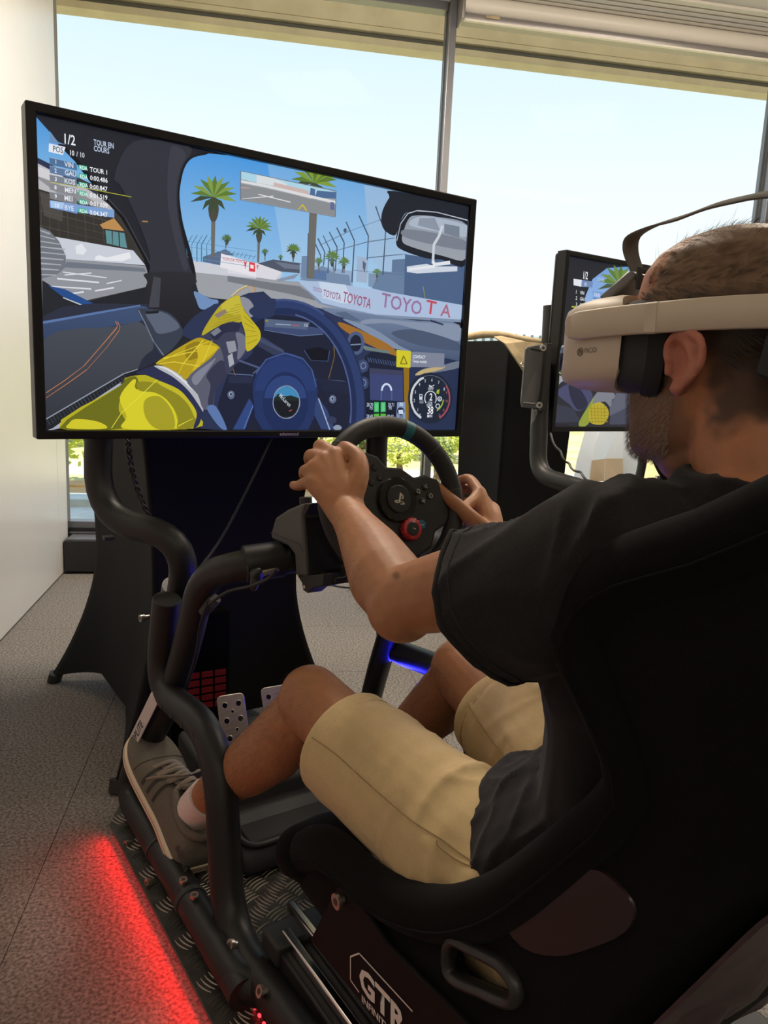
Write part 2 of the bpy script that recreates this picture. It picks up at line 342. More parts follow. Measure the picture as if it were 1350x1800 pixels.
for k in range(2): obj('board', MB().box((-6, 6.3 + k * .32, -.02), (10, 6.58 + k * .32, .02 + .012 * k)), M['wood'], wb, space=ROOM, smooth=False, bevel=.01)
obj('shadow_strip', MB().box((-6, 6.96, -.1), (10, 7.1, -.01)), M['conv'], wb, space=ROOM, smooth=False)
obj('ground', MB().box((-40, 6.1, -1.2), (60, 90, -1)), M['grass'], space=ROOM, smooth=False, kind='structure')
obj('ground_path', MB().box((-40, 14.6, -1), (60, 16.4, -.985)), M['path'], space=ROOM, smooth=False, kind='structure')
def leaf_blob(rx, rz, n, seed, size=.16):
    rnd = random.Random(seed); mb = MB()
    for i in range(n):
        a, b = rnd.uniform(0, 6.283), math.acos(rnd.uniform(-1, 1)); r = rnd.uniform(.55, 1) ** .5
        w = 1 + .35 * noise.noise((math.cos(a) * 2, math.sin(a) * 2, b * 2 + seed))
        p = Vector((math.cos(a) * math.sin(b) * rx * r * w, math.sin(a) * math.sin(b) * rx * r * w, math.cos(b) * rz * r * w))
        d = Vector((rnd.uniform(-1, 1), rnd.uniform(-1, 1), rnd.uniform(-.6, .6))).normalized() * size * rnd.uniform(.6, 1.3); q = d.orthogonal().normalized() * size * .4
        k = len(mb.v); mb.v += [p - d * .5, p + q, p + d * .6, p - q]; mb.f.append((k, k + 1, k + 2, k + 3))
    return mb
blobs = [leaf_blob(1, 1, 900, 3), leaf_blob(1, 1, 900, 9)]
blobm = {(k, m): None for k in (0, 1) for m in ('leaf', 'leafd')}
def tree(x, y, h, r, kind, m, label, name='garden_tree', cat='tree'):
    base = rm(x, y, -1); t = thing(name, label, cat, base, 0, 'garden plants outside the windows')
    hb = max(.15, h - 2 * r * .9)
    obj('trunk', MB().tube([base, base + Vector((.05, 0, hb * .5)), base + Vector((0, .03, hb + r * .6))], [.09, .07, .04], 8), M['bark'], t)
    if blobm[(kind, m)] is None: blobm[(kind, m)] = blobs[kind].build('crown'); blobm[(kind, m)].materials.append(M[m])
    c = bpy.data.objects.new('crown', blobm[(kind, m)]); put(c, t); c.location = (0, 0, hb + r * .85); c.scale = (r, r, r * .9)
    c['kind'] = 'stuff'
tree(-3.5, 12.5, 2.1, 1.0, 0, 'leaf', 'bright green bush in sun seen through the strip of window beside the white wall')
tree(2.75, 14.0, 1.15, .4, 1, 'leaf', 'slim young tree with bright leaves seen under the wheel arch', 'young_tree')
tree(3.55, 14.3, 1.0, .35, 0, 'leafd', 'thin sapling seen through the steering wheel', 'sapling')
tree(1.6, 17.5, 1.5, .8, 0, 'leaf', 'rounded yellow-green bush right of the black cloth table', 'garden_bush', 'bush')
tree(4.6, 18.5, 2.0, 1.0, 1, 'leaf', 'bright bush seen in the gap right of the large television', 'garden_bush', 'bush')
tree(3.1, 21, 2.0, 1.2, 0, 'leafd', 'olive shrub beyond the pale path under the large television', 'garden_bush', 'bush')
tree(0, 21, 2.0, 1.3, 1, 'leafd', 'olive shrub far behind the black cloth table', 'garden_bush', 'bush')
tree(6.6, 22, 2.2, 1.3, 0, 'leaf', 'pale green bush far behind the second black table', 'garden_bush', 'bush')
tree(-5, 20, 2.2, 1.4, 1, 'leafd', 'olive bush far behind the white wall edge', 'garden_bush', 'bush')
for i in range(7): tree(-9 + i * 4.3, 30 + (i % 3) * 2, 2.6, 1.9, i % 2, 'leafd', 'dark olive hedge tree, %s from the left in the far row across the garden' % ('first', 'second', 'third', 'fourth', 'fifth', 'sixth', 'seventh')[i])
fb = thing('far_building', 'low far building with a pale ribbed roof behind the second black table', 'building', rm(14, 40, -1), RZ)
obj('wall', MB().box((5, 40, -1), (24, 48, 2.95)), M['wallb'], fb, space=ROOM, smooth=False)
obj('roof', MB().box((4.6, 39.5, 2.95), (24.4, 48.5, 3.5)), M['roofm'], fb, space=ROOM, smooth=False)
rb0 = None
for i in range(44):
    obj('roof_rib', MB().box((4.7 + i * .45, 39.4, 2.95), (4.8 + i * .45, 39.5, 3.56)), M['frame'], fb, space=ROOM, smooth=False)

# ------------------------------------------------------------------ the flat pictures on the two screens
def picture(data, texts, y, x0, z0, x1, z1):
    mb_v, mb_f, cols = [], [], []
    k = 0
    def dep():
        return y - .0004 - k * 6e-6
    for line in data.strip().split('\n'):
        w = line.split(); c = w[0]; sm = c[0] == '~'; c = c.lstrip('~'); pts = [tuple(int(a) / 10000 for a in q.split(',')) for q in w[1:]]
        if sm: pts = smoothpath([pts[-1]] + pts + pts[:2], 4)[4:-4][:-1]
        pts = [(min(max(a, x0), x1), min(max(b, z0), z1)) for a, b in pts]
        k += 1; vs = [Vector((a, dep(), b)) for a, b in pts]; n = len(mb_v)
        tris = tessellate_polygon([[Vector((a, b, 0)) for a, b in pts]])
        mb_v += vs; mb_f += [tuple(n + i for i in t) for t in tris]
        if '|' in c:
            ca, cb = (lin(q) for q in c.split('|')); zs = [b for a, b in pts]; hi, lo = max(zs), min(zs)
            vc = [tuple(q * (1 - t) + p * t for p, q in zip(ca, cb)) for t in ((b - lo) / (hi - lo) for a, b in pts)]
        else: vc = [lin(c)] * len(pts)
        cols += vc
    for s, px, pz, h, c, sx, rot in texts:
        me = text_mesh(s, h, 0, .012, sx); k += 1; n = len(mb_v); ca, sa = math.cos(math.radians(rot)), math.sin(math.radians(rot))
        for v in me.vertices: mb_v.append(Vector((px + v.co.x * ca - v.co.y * sa, dep(), pz + v.co.x * sa + v.co.y * ca))); cols.append(lin(c))
        mb_f += [tuple(n + i for i in p.vertices) for p in me.polygons]; bpy.data.meshes.remove(me)
    me = bpy.data.meshes.new('screen_picture'); me.from_pydata([tuple(v) for v in mb_v], [], mb_f)
    at = me.color_attributes.new('tint', 'FLOAT_COLOR', 'POINT')
    at.data.foreach_set('color', [q for c in cols for q in (*c, 1)]); return me
ART1 = """22242c -4940,15030 5490,14940 5480,9110 -4950,9160
4a97dc|9cc6e6 -2280,13890 -2250,14200 -2150,14550 -1970,14760 -1650,14900 -1180,14990 3120,14960 5530,14930 5490,12110 3410,12150 810,12380 -1860,12240 -2010,12800
6fa9dd|a9cbe8 -260,14960 3120,14960 5530,14930 5530,12410 2380,12400 1100,12540 210,12820
93b6d9|a3bfdb 2250,14940 3120,14960 5530,14930 5530,12410 3390,12500 2490,13350
9a9da3 -1990,12710 -1160,12550 -30,12520 610,12550 1270,12170 2810,12010 3420,11950 1120,11960 -240,12010 -1020,11980 -1570,11990 -1810,12060 -1910,12380
c9cbd4 -1970,12710 -1310,12690 -490,12580 -480,12500 -1920,12480
c4c8d4 -1160,12750 -400,12750 170,12690 70,12520 -1160,12540
d8d6de -1160,12920 -900,12880 -400,12830 160,12740 -20,12520 -1160,12550
5a6a86 -1720,12820 -1210,13040 -990,12930 -1310,12920 -1330,12690 -1720,12720
e4e2e8 -1310,12940 -490,12800 -490,12540 -1330,12650
4f7f9a -2120,13170 -2060,12870 -2040,12870 -2100,13170
4f7f9a -2050,12870 -1970,12710 -1960,12710 -2040,12880
3d6a86 -1950,13230 -2080,13020 -2060,13020 -1940,13230
3d6a86 -2080,13020 -2080,12680 -2060,12680 -2060,13020
3d6a86 -1850,13250 -1970,13040 -1960,13030 -1840,13240
3d6a86 -1970,13030 -1970,12690 -1960,12690 -1960,13040
3d6a86 -1730,13260 -1860,13050 -1840,13050 -1720,13260
3d6a86 -1860,13050 -1860,12700 -1840,12700 -1840,13050
3d6a86 -1630,13280 -1760,13070 -1740,13060 -1620,13270
3d6a86 -1760,13060 -1760,12710 -1740,12720 -1740,13060
3d6a86 -1510,13290 -1640,13080 -1630,13080 -1500,13290
3d6a86 -1640,13080 -1640,12730 -1620,12730 -1630,13080
5c93b4 -2070,13090 -500,13080 -490,13090 -2070,13100
5c93b4 -2070,12980 -490,12960 -490,12970 -2070,12990
5c93b4 -2070,12870 -490,12840 -490,12850 -2070,12870
5c93b4 -2070,12770 -490,12740 -490,12750 -2070,12780
4a6f86 -1110,13030 -1170,12930 -1160,12920 -1100,13030
4a6f86 -1010,13030 -1070,12920 -1060,12920 -1000,13020
4a6f86 -910,13020 -970,12920 -960,12910 -900,13020
4a6f86 -810,13020 -880,12910 -870,12910 -800,13010
4a6f86 -720,13010 -780,12910 -770,12900 -710,13010
4a6f86 -620,13000 -680,12900 -670,12890 -610,13000
4a6f86 -520,13000 -580,12890 -570,12890 -510,13000
4e5666 -450,12830 -80,12960 640,12960 660,12740 120,12720
6d7488 -50,12920 590,12910 600,12820 210,12800
8792a8 0,12530 600,12740 460,12600 70,12500
d8cf9a -1060,12070 -880,12230 -900,12240 -1070,12080
d8cf9a -880,12230 -660,12340 -670,12360 -890,12240
c08a30 -1010,12070 -840,12220 -850,12230 -1030,12080
c08a30 -840,12220 -650,12330 -660,12340 -850,12240
d8a13a -640,12360 -580,12200 -560,12210 -620,12370
d8a13a -580,12200 -490,12050 -460,12070 -560,12210
c08a30 -580,12380 -500,12210 -480,12220 -550,12390
c08a30 -500,12210 -390,12060 -360,12080 -480,12220
74777e -1160,12490 -20,12450 610,12450 1220,12140 370,12250 -1160,12370
8fa9c8 590,12950 1290,12950 2020,12940 2040,12500 600,12620
6f86a6 640,13120 830,13150 900,12650 630,12640
7389a6 890,12770 1190,12980 1500,12840 1920,12840 1990,12590 600,12590
58739c 940,12860 1300,12860 1300,12650 950,12650
9db0c8 2130,13300 2450,13300 2440,12710 2130,12710
54647f 2290,13220 2390,13160 2360,12940 2300,13060
7d93b0 2470,12950 3190,12940 3210,12530 2480,12640
5f7796 3150,13340 3560,13410 3620,12520 3150,12520
667e9d 2790,13030 3590,13070 3620,12500 2590,12600
4b6286 3530,13520 5470,13520 5490,12450 3560,12490
c9d2de 3600,13230 4220,13370 4440,13330 5220,13420 5230,13300 3940,13100 3610,13100
8b9a35 4130,12800 4210,12530 4230,12530 4150,12810
a9bcd9 580,12570 1200,12620 2590,12580 5460,12460 5460,12080 2730,11990 1740,12070 1220,12130 610,12510
c4d2e6 1100,12600 1830,12610 2060,12200 1740,12170 1220,12250
7f8ea8 610,12510 1220,12130 1740,12070 2730,11990 5460,12080 5450,12010 2730,11930 1750,12000 1120,12110
c8404a -780,12830 -720,12820 -750,12670
d8404a -660,12840 -520,12830 -510,12640 -660,12640
d86a70 -480,12800 -430,12790 -460,12690
f0e0e0 -630,12790 -550,12780 -550,12700 -630,12710
47586e 2580,14500 2730,14220 2760,14230 2610,14520
47586e 2730,14220 2900,13970 2930,13990 2760,14240
47586e 2900,13980 2870,12950 2910,12950 2930,13980
47586e 2120,14220 2410,13790 2440,13810 2150,14240
47586e 2410,13800 2400,13250 2430,13250 2440,13800
47586e 1770,14030 2020,13630 2050,13650 1800,14040
47586e 2020,13640 1990,12680 2030,12680 2050,13640
47586e 1520,13860 1740,13550 1770,13570 1550,13880
47586e 1740,13560 1720,12870 1750,12870 1770,13560
47586e 1330,13740 1550,13420 1580,13440 1350,13760
47586e 1550,13430 1520,12890 1550,12890 1580,13430
47586e 1170,13640 1360,13350 1380,13370 1190,13650
47586e 1350,13360 1320,12820 1350,12820 1380,13360
47586e 1030,13550 1230,13270 1250,13290 1060,13570
47586e 1220,13280 1200,12980 1230,12980 1250,13280
47586e 940,13470 1120,13180 1150,13190 970,13480
47586e 1120,13180 1100,13010 1130,13010 1150,13180
56697f 1100,13410 1880,13830 1870,13840 1090,13420
56697f 1880,13830 2750,14220 2750,14230 1880,13840
56697f 1490,13330 2420,13660 2420,13680 1480,13340
56697f 2420,13660 3190,13850 3190,13870 2420,13680
56697f 2440,13290 3220,13450 3210,13470 2440,13310
56697f 3220,13450 3560,13520 3560,13530 3210,13470
56697f 2020,12960 2790,12980 2790,12990 2020,12970
56697f 2790,12980 3560,13020 3560,13030 2790,12990
4a5a70 1810,13840 1810,13830 1810,13820 1800,13810 1790,13800 1780,13790 1770,13790 1760,13790 1750,13790 1740,13800 1730,13810 1720,13820 1720,13830 1720,13840 1730,13860 1730,13870 1740,13880 1750,13880 1770,13890 1780,13890 1790,13880 1800,13880 1810,13870 1810,13860
6b6a64 -1540,14050 -1440,14070 -1460,12850 -1540,12840
4c4a40 -1370,13840 -1380,13770 -1390,13700 -1410,13650 -1430,13600 -1460,13570 -1490,13560 -1520,13560 -1550,13580 -1570,13620 -1590,13670 -1600,13740 -1610,13800 -1600,13870 -1590,13940 -1570,13990 -1550,14040 -1520,14070 -1490,14080 -1460,14080 -1430,14060 -1410,14020 -1390,13970 -1380,13910
5c7a33 -1490,14060 -1770,14140 -2000,14050 -1780,14050
7f9a4a -1490,14060 -1720,14230 -1940,14210 -1770,14140
5c7a33 -1490,14060 -1620,14320 -1790,14370 -1700,14250
7f9a4a -1490,14060 -1520,14360 -1630,14470 -1620,14310
5c7a33 -1490,14060 -1420,14360 -1450,14510 -1520,14360
7f9a4a -1490,14060 -1320,14340 -1270,14500 -1420,14360
5c7a33 -1490,14060 -1250,14290 -1120,14440 -1330,14340
7f9a4a -1490,14060 -1210,14210 -1010,14330 -1250,14290
5c7a33 -1490,14060 -1200,14130 -960,14210 -1210,14230
7f9a4a -1490,14060 -1220,14040 -970,14050 -1200,14140
3c4a35 -1490,14060 -1780,14040 -2000,13880 -1760,13950
3c4a35 -1490,14060 -1580,13900 -1560,13710 -1480,13900
3c4a35 -1490,14060 -1670,13950 -1740,13760 -1590,13900
3c4a35 -1490,14060 -1510,13890 -1420,13730 -1400,13930
3c4a35 -1490,14060 -1390,13930 -1230,13840 -1310,14010
6b6a64 -1210,13240 -1180,13250 -1200,13050 -1220,13050
4c4a40 -1160,13190 -1160,13170 -1170,13150 -1170,13140 -1180,13130 -1190,13120 -1190,13110 -1200,13120 -1210,13120 -1220,13130 -1220,13140 -1220,13160 -1220,13180 -1220,13200 -1220,13210 -1220,13230 -1210,13240 -1200,13250 -1190,13250 -1190,13250 -1180,13240 -1170,13230 -1170,13220 -1160,13200
5c7a33 -1190,13250 -1270,13270 -1330,13250 -1270,13240
4a6a50 -1190,13250 -1250,13290 -1310,13290 -1270,13270
5c7a33 -1190,13250 -1230,13310 -1280,13330 -1250,13300
4a6a50 -1190,13250 -1200,13320 -1230,13360 -1230,13310
5c7a33 -1190,13250 -1180,13330 -1180,13370 -1200,13320
4a6a50 -1190,13250 -1150,13320 -1140,13360 -1180,13330
5c7a33 -1190,13250 -1130,13300 -1100,13340 -1150,13320
4a6a50 -1190,13250 -1120,13280 -1070,13310 -1130,13300
5c7a33 -1190,13250 -1120,13260 -1060,13280 -1120,13290
4a6a50 -1190,13250 -1120,13240 -1060,13240 -1120,13260
3a5548 -1190,13250 -1270,13240 -1330,13200 -1270,13220
3a5548 -1190,13250 -1220,13200 -1210,13160 -1190,13200
3a5548 -1190,13250 -1240,13220 -1260,13170 -1220,13200
3a5548 -1190,13250 -1200,13200 -1180,13160 -1170,13210
3a5548 -1190,13250 -1170,13210 -1130,13190 -1150,13230
6b6a64 -470,13570 -400,13580 -420,12850 -470,12850
4c4a40 -360,13440 -360,13400 -370,13360 -380,13330 -390,13300 -410,13280 -430,13270 -450,13280 -470,13290 -480,13310 -490,13340 -500,13380 -510,13420 -500,13460 -500,13500 -490,13540 -470,13560 -450,13580 -440,13590 -420,13590 -400,13570 -380,13550 -370,13520 -360,13480
5c7a33 -440,13570 -610,13630 -760,13580 -620,13570
6d8a45 -440,13570 -580,13680 -720,13670 -610,13630
5c7a33 -440,13570 -520,13730 -630,13770 -570,13690
6d8a45 -440,13570 -450,13750 -530,13820 -520,13730
5c7a33 -440,13570 -390,13760 -410,13850 -460,13750
6d8a45 -440,13570 -330,13740 -300,13840 -390,13760
5c7a33 -440,13570 -290,13710 -210,13800 -340,13740
6d8a45 -440,13570 -260,13660 -140,13730 -290,13710
5c7a33 -440,13570 -250,13620 -110,13660 -260,13670
6d8a45 -440,13570 -270,13560 -110,13560 -250,13620
3c4a35 -440,13570 -620,13570 -750,13470 -600,13510
3c4a35 -440,13570 -490,13480 -470,13370 -430,13480
3c4a35 -440,13570 -550,13510 -590,13400 -500,13480
3c4a35 -440,13570 -440,13470 -390,13380 -380,13490
3c4a35 -440,13570 -370,13500 -270,13440 -320,13540
6b6a64 -300,13090 -270,13090 -270,12910 -290,12910
4c4a40 -260,13050 -260,13040 -260,13030 -270,13010 -270,13010 -280,13000 -280,13000 -290,13000 -290,13000 -300,13010 -300,13020 -310,13030 -310,13040 -310,13060 -300,13070 -300,13080 -300,13090 -290,13090 -280,13100 -280,13100 -270,13090 -270,13080 -270,13070 -260,13060
5c7a33 -280,13090 -340,13110 -380,13090 -340,13090
4a6a50 -280,13090 -330,13130 -370,13120 -340,13110
5c7a33 -280,13090 -310,13140 -340,13150 -330,13130
4a6a50 -280,13090 -290,13150 -310,13170 -310,13140
5c7a33 -280,13090 -270,13150 -280,13180 -290,13150
4a6a50 -280,13090 -250,13140 -240,13170 -270,13150
5c7a33 -280,13090 -240,13130 -210,13160 -250,13140
4a6a50 -280,13090 -230,13120 -190,13140 -240,13130
5c7a33 -280,13090 -230,13100 -180,13120 -230,13120
4a6a50 -280,13090 -230,13090 -190,13090 -230,13100
3f5a50 -280,13090 -340,13090 -380,13060 -340,13070
3f5a50 -280,13090 -300,13060 -300,13030 -280,13060
3f5a50 -280,13090 -320,13070 -330,13040 -300,13060
3f5a50 -280,13090 -290,13060 -270,13030 -270,13070
3f5a50 -280,13090 -270,13070 -230,13050 -250,13080
6b6a64 390,13220 440,13220 440,12970 400,12970
4c4a40 460,13140 460,13110 460,13090 450,13070 440,13050 430,13040 420,13040 410,13040 400,13050 390,13060 380,13080 380,13100 370,13130 370,13150 380,13180 380,13200 390,13210 400,13220 410,13230 430,13230 440,13220 450,13210 450,13190 460,13160
5c7a33 410,13220 310,13250 220,13220 300,13220
5f7f4a 410,13220 330,13290 240,13280 310,13250
5c7a33 410,13220 370,13320 300,13340 330,13290
5f7f4a 410,13220 400,13330 360,13370 360,13320
5c7a33 410,13220 440,13330 430,13390 400,13330
5f7f4a 410,13220 480,13320 500,13380 440,13330
5c7a33 410,13220 510,13300 550,13360 480,13320
5f7f4a 410,13220 520,13270 600,13310 510,13300
5c7a33 410,13220 530,13240 620,13270 520,13280
5f7f4a 410,13220 520,13210 610,13210 530,13250
3c4a35 410,13220 300,13220 220,13160 310,13180
3c4a35 410,13220 380,13160 390,13100 420,13160
3c4a35 410,13220 350,13180 320,13110 380,13160
3c4a35 410,13220 410,13160 440,13100 450,13170
3c4a35 410,13220 450,13170 520,13140 480,13200
6b6a64 90,13030 110,13030 110,12980 90,12970
4c4a40 120,13000 120,12990 120,12980 110,12970 110,12970 110,12960 100,12960 100,12960 90,12960 90,12970 90,12980 80,12980 80,12990 80,13000 90,13010 90,13020 90,13030 100,13030 100,13030 100,13030 110,13030 110,13020 110,13020 120,13010
5c7a33 100,13030 60,13040 30,13030 60,13030
5f7f4a 100,13030 70,13050 30,13050 60,13040
5c7a33 100,13030 80,13070 60,13070 70,13060
5f7f4a 100,13030 100,13070 80,13090 80,13070
5c7a33 100,13030 110,13070 100,13090 90,13070
5f7f4a 100,13030 120,13070 130,13090 110,13070
5c7a33 100,13030 130,13060 150,13080 120,13070
5f7f4a 100,13030 140,13050 170,13060 130,13060
5c7a33 100,13030 140,13040 170,13050 140,13050
5f7f4a 100,13030 140,13030 170,13020 140,13040
3c4a35 100,13030 60,13030 30,13010 60,13020
3c4a35 100,13030 90,13010 90,12980 100,13010
3c4a35 100,13030 70,13010 60,12990 90,13010
3c4a35 100,13030 100,13010 110,12980 110,13010
3c4a35 100,13030 110,13010 140,13000 130,13020
6b6a64 -1170,13240 -1160,13240 -1160,13120 -1170,13120
4c4a40 -1140,13200 -1150,13190 -1150,13180 -1150,13170 -1150,13160 -1160,13160 -1160,13160 -1170,13160 -1170,13160 -1180,13170 -1180,13170 -1180,13190 -1180,13200 -1180,13210 -1180,13220 -1180,13230 -1170,13230 -1170,13240 -1160,13240 -1160,13240 -1150,13240 -1150,13230 -1150,13220 -1150,13210
5c7a33 -1160,13240 -1210,13250 -1250,13240 -1210,13240
3f5a50 -1160,13240 -1200,13270 -1240,13260 -1210,13250
5c7a33 -1160,13240 -1190,13280 -1210,13290 -1200,13270
3f5a50 -1160,13240 -1170,13290 -1190,13310 -1190,13280
5c7a33 -1160,13240 -1150,13290 -1160,13310 -1170,13290
3f5a50 -1160,13240 -1140,13280 -1130,13310 -1150,13290
5c7a33 -1160,13240 -1120,13270 -1100,13300 -1140,13280
3f5a50 -1160,13240 -1120,13260 -1090,13280 -1130,13270
5c7a33 -1160,13240 -1120,13250 -1080,13260 -1120,13260
3f5a50 -1160,13240 -1120,13230 -1080,13230 -1120,13250
3c4a35 -1160,13240 -1210,13240 -1250,13210 -1210,13220
3c4a35 -1160,13240 -1180,13210 -1180,13180 -1160,13210
3c4a35 -1160,13240 -1190,13220 -1210,13190 -1180,13210
3c4a35 -1160,13240 -1170,13210 -1150,13180 -1150,13220
3c4a35 -1160,13240 -1150,13220 -1120,13200 -1130,13230
6b6a64 800,14730 1010,14770 970,12650 790,12640
4c4a40 1050,14520 1040,14450 1030,14380 1010,14310 990,14260 960,14230 920,14220 890,14220 850,14240 820,14280 800,14340 780,14400 780,14480 780,14550 790,14620 810,14680 840,14730 870,14760 900,14780 940,14770 970,14750 1000,14710 1020,14660 1040,14590
5c7a33 900,14750 580,14830 310,14730 560,14730
7f9a3a 900,14750 640,14930 380,14900 580,14830
5c7a33 900,14750 750,15020 540,15080 650,14950
7f9a3a 900,14750 860,15070 730,15190 750,15020
5c7a33 900,14750 980,15080 940,15240 860,15070
7f9a3a 900,14750 1090,15060 1150,15230 980,15080
5c7a33 900,14750 1180,15000 1330,15170 1090,15060
7f9a3a 900,14750 1230,14920 1460,15050 1180,15000
5c7a33 900,14750 1250,14840 1510,14920 1220,14940
7f9a3a 900,14750 1220,14740 1510,14750 1250,14840
3c4a35 900,14750 560,14730 320,14550 590,14630
3c4a35 900,14750 800,14580 830,14380 920,14580
3c4a35 900,14750 700,14630 620,14430 790,14580
3c4a35 900,14750 890,14570 990,14410 1010,14610
3c4a35 900,14750 1020,14620 1210,14520 1120,14700
6b6a64 1420,13180 1460,13180 1520,12840 1490,12840
4c4a40 1490,13090 1490,13060 1490,13030 1480,13010 1470,12990 1460,12980 1450,12970 1430,12970 1420,12980 1410,13000 1400,13020 1390,13050 1390,13070 1390,13100 1390,13130 1400,13150 1410,13170 1420,13180 1440,13190 1450,13190 1460,13180 1480,13160 1480,13140 1490,13110
5c7a33 1440,13180 1310,13220 1210,13180 1310,13180
5f8058 1440,13180 1330,13250 1230,13250 1310,13220
5c7a33 1440,13180 1380,13290 1300,13310 1340,13260
5f8058 1440,13180 1420,13300 1370,13350 1380,13290
5c7a33 1440,13180 1470,13300 1450,13370 1420,13300
5f8058 1440,13180 1510,13290 1530,13360 1470,13300
5c7a33 1440,13180 1540,13270 1600,13330 1510,13290
5f8058 1440,13180 1560,13240 1650,13280 1540,13270
5c7a33 1440,13180 1570,13210 1670,13230 1560,13240
5f8058 1440,13180 1560,13170 1670,13170 1570,13210
56705c 1440,13180 1310,13170 1210,13110 1320,13140
56705c 1440,13180 1400,13110 1410,13040 1450,13110
56705c 1440,13180 1360,13130 1330,13060 1400,13110
56705c 1440,13180 1430,13110 1470,13040 1480,13120
56705c 1440,13180 1480,13120 1560,13080 1520,13150
6b6a64 1060,13050 1090,13050 1110,12800 1080,12800
4c4a40 1110,13000 1110,12980 1100,12970 1100,12950 1090,12940 1090,12940 1080,12930 1070,12940 1070,12940 1060,12950 1050,12960 1050,12980 1050,12990 1050,13010 1050,13020 1060,13040 1060,13050 1070,13050 1080,13060 1080,13050 1090,13050 1100,13040 1100,13030 1110,13010
5c7a33 1080,13050 1010,13070 950,13050 1000,13050
5f8058 1080,13050 1020,13090 960,13090 1010,13070
5c7a33 1080,13050 1040,13110 1000,13130 1020,13100
5f8058 1080,13050 1070,13120 1040,13150 1040,13110
5c7a33 1080,13050 1090,13120 1080,13150 1070,13120
5f8058 1080,13050 1120,13110 1130,13150 1090,13120
5c7a33 1080,13050 1130,13100 1170,13130 1120,13110
5f8058 1080,13050 1150,13080 1190,13110 1130,13100
5c7a33 1080,13050 1150,13060 1200,13080 1140,13090
5f8058 1080,13050 1140,13040 1200,13040 1150,13070
56705c 1080,13050 1000,13050 950,13010 1010,13030
56705c 1080,13050 1050,13010 1060,12970 1080,13010
56705c 1080,13050 1030,13030 1020,12980 1050,13010
56705c 1080,13050 1070,13010 1100,12970 1100,13020
56705c 1080,13050 1100,13020 1140,13000 1120,13040
6b6a64 1750,13110 1780,13110 1790,12870 1760,12870
4c4a40 1810,13040 1800,13020 1800,13000 1800,12980 1790,12970 1780,12960 1770,12950 1760,12960 1750,12960 1740,12980 1730,12990 1730,13010 1730,13030 1730,13050 1730,13070 1740,13090 1740,13100 1750,13110 1760,13120 1770,13110 1780,13110 1790,13100 1800,13080 1800,13060
5c7a33 1760,13110 1670,13140 1590,13110 1660,13110
5f8058 1760,13110 1680,13160 1610,13160 1670,13140
5c7a33 1760,13110 1720,13190 1660,13210 1690,13170
5f8058 1760,13110 1750,13200 1710,13240 1720,13190
5c7a33 1760,13110 1790,13200 1770,13250 1750,13200
5f8058 1760,13110 1820,13190 1830,13240 1780,13200
5c7a33 1760,13110 1840,13180 1880,13220 1820,13200
5f8058 1760,13110 1860,13150 1920,13190 1840,13180
5c7a33 1760,13110 1860,13130 1940,13150 1860,13160
5f8058 1760,13110 1860,13100 1940,13100 1860,13130
56705c 1760,13110 1660,13110 1590,13060 1670,13080
56705c 1760,13110 1730,13060 1740,13000 1770,13060
56705c 1760,13110 1700,13080 1680,13020 1730,13060
56705c 1760,13110 1760,13060 1790,13010 1800,13070
56705c 1760,13110 1800,13070 1850,13040 1820,13090
6b6a64 2690,12980 2720,12990 2730,12770 2700,12770
4c4a40 2740,12930 2740,12910 2740,12900 2730,12880 2730,12870 2720,12860 2710,12860 2700,12860 2700,12870 2690,12880 2680,12890 2680,12910 2680,12920 2680,12940 2680,12950 2680,12970 2690,12980 2700,12990 2700,12990 2710,12990 2720,12980 2730,12970 2730,12960 2740,12950
5c7a33 2710,12980 2630,13010 2560,12990 2620,12980
6b8a6a 2710,12980 2640,13030 2580,13020 2630,13010
5c7a33 2710,12980 2670,13050 2620,13060 2650,13030
6b8a6a 2710,12980 2690,13060 2660,13090 2670,13050
5c7a33 2710,12980 2720,13060 2710,13090 2690,13060
6b8a6a 2710,12980 2750,13050 2760,13090 2720,13060
5c7a33 2710,12980 2770,13040 2800,13070 2750,13050
6b8a6a 2710,12980 2780,13020 2830,13040 2770,13040
5c7a33 2710,12980 2790,13000 2850,13010 2780,13020
6b8a6a 2710,12980 2780,12980 2850,12980 2790,13000
5d7a6a 2710,12980 2620,12980 2570,12940 2630,12960
5d7a6a 2710,12980 2680,12940 2690,12900 2710,12940
5d7a6a 2710,12980 2660,12960 2640,12910 2680,12950
5d7a6a 2710,12980 2700,12940 2730,12900 2730,12950
5d7a6a 2710,12980 2730,12950 2780,12930 2760,12970
5a6273 770,13640 770,12660 810,12660 800,13640
9aa0a6 -890,14680 1480,14670 1480,14100 -890,14100
a9d2e2 -890,14680 1480,14670 1480,14500 740,14500 -880,14520
d4dbe0 -520,14680 -120,14680 210,14610 200,14530 -520,14510
4d6a94 810,14630 930,14620 930,14450 980,14600 1330,14630 1470,14650 1480,14500 790,14430
c9b2ae -110,14590 740,14560 840,14390 -110,14460
d9dadc -880,14500 -300,14510 1480,14450 1480,14390 -290,14450 -880,14450
888c90 -880,14430 -290,14430 1470,14370 1480,14110 -890,14110
dfe0e2 -850,14120 -110,14290 -110,14310 -850,14130
dfe0e2 -470,14270 310,14230 320,14250 -470,14290
d0a0a0 -880,14340 -660,14370 -660,14380 -880,14360
c8b43a 520,14100 630,14230 600,14240 500,14110
c8b43a 600,14220 710,14110 740,14130 630,14250
5b6a9a 1340,14410 1440,14410 1450,14240 1340,14240
6a7078 -890,14680 1480,14660 1480,14680 -890,14690
6a7078 1470,14670 1470,14100 1490,14100 1490,14670
6a7078 1480,14100 -890,14100 -890,14090 1480,14090
6a7078 -880,14100 -880,14680 -900,14680 -900,14100
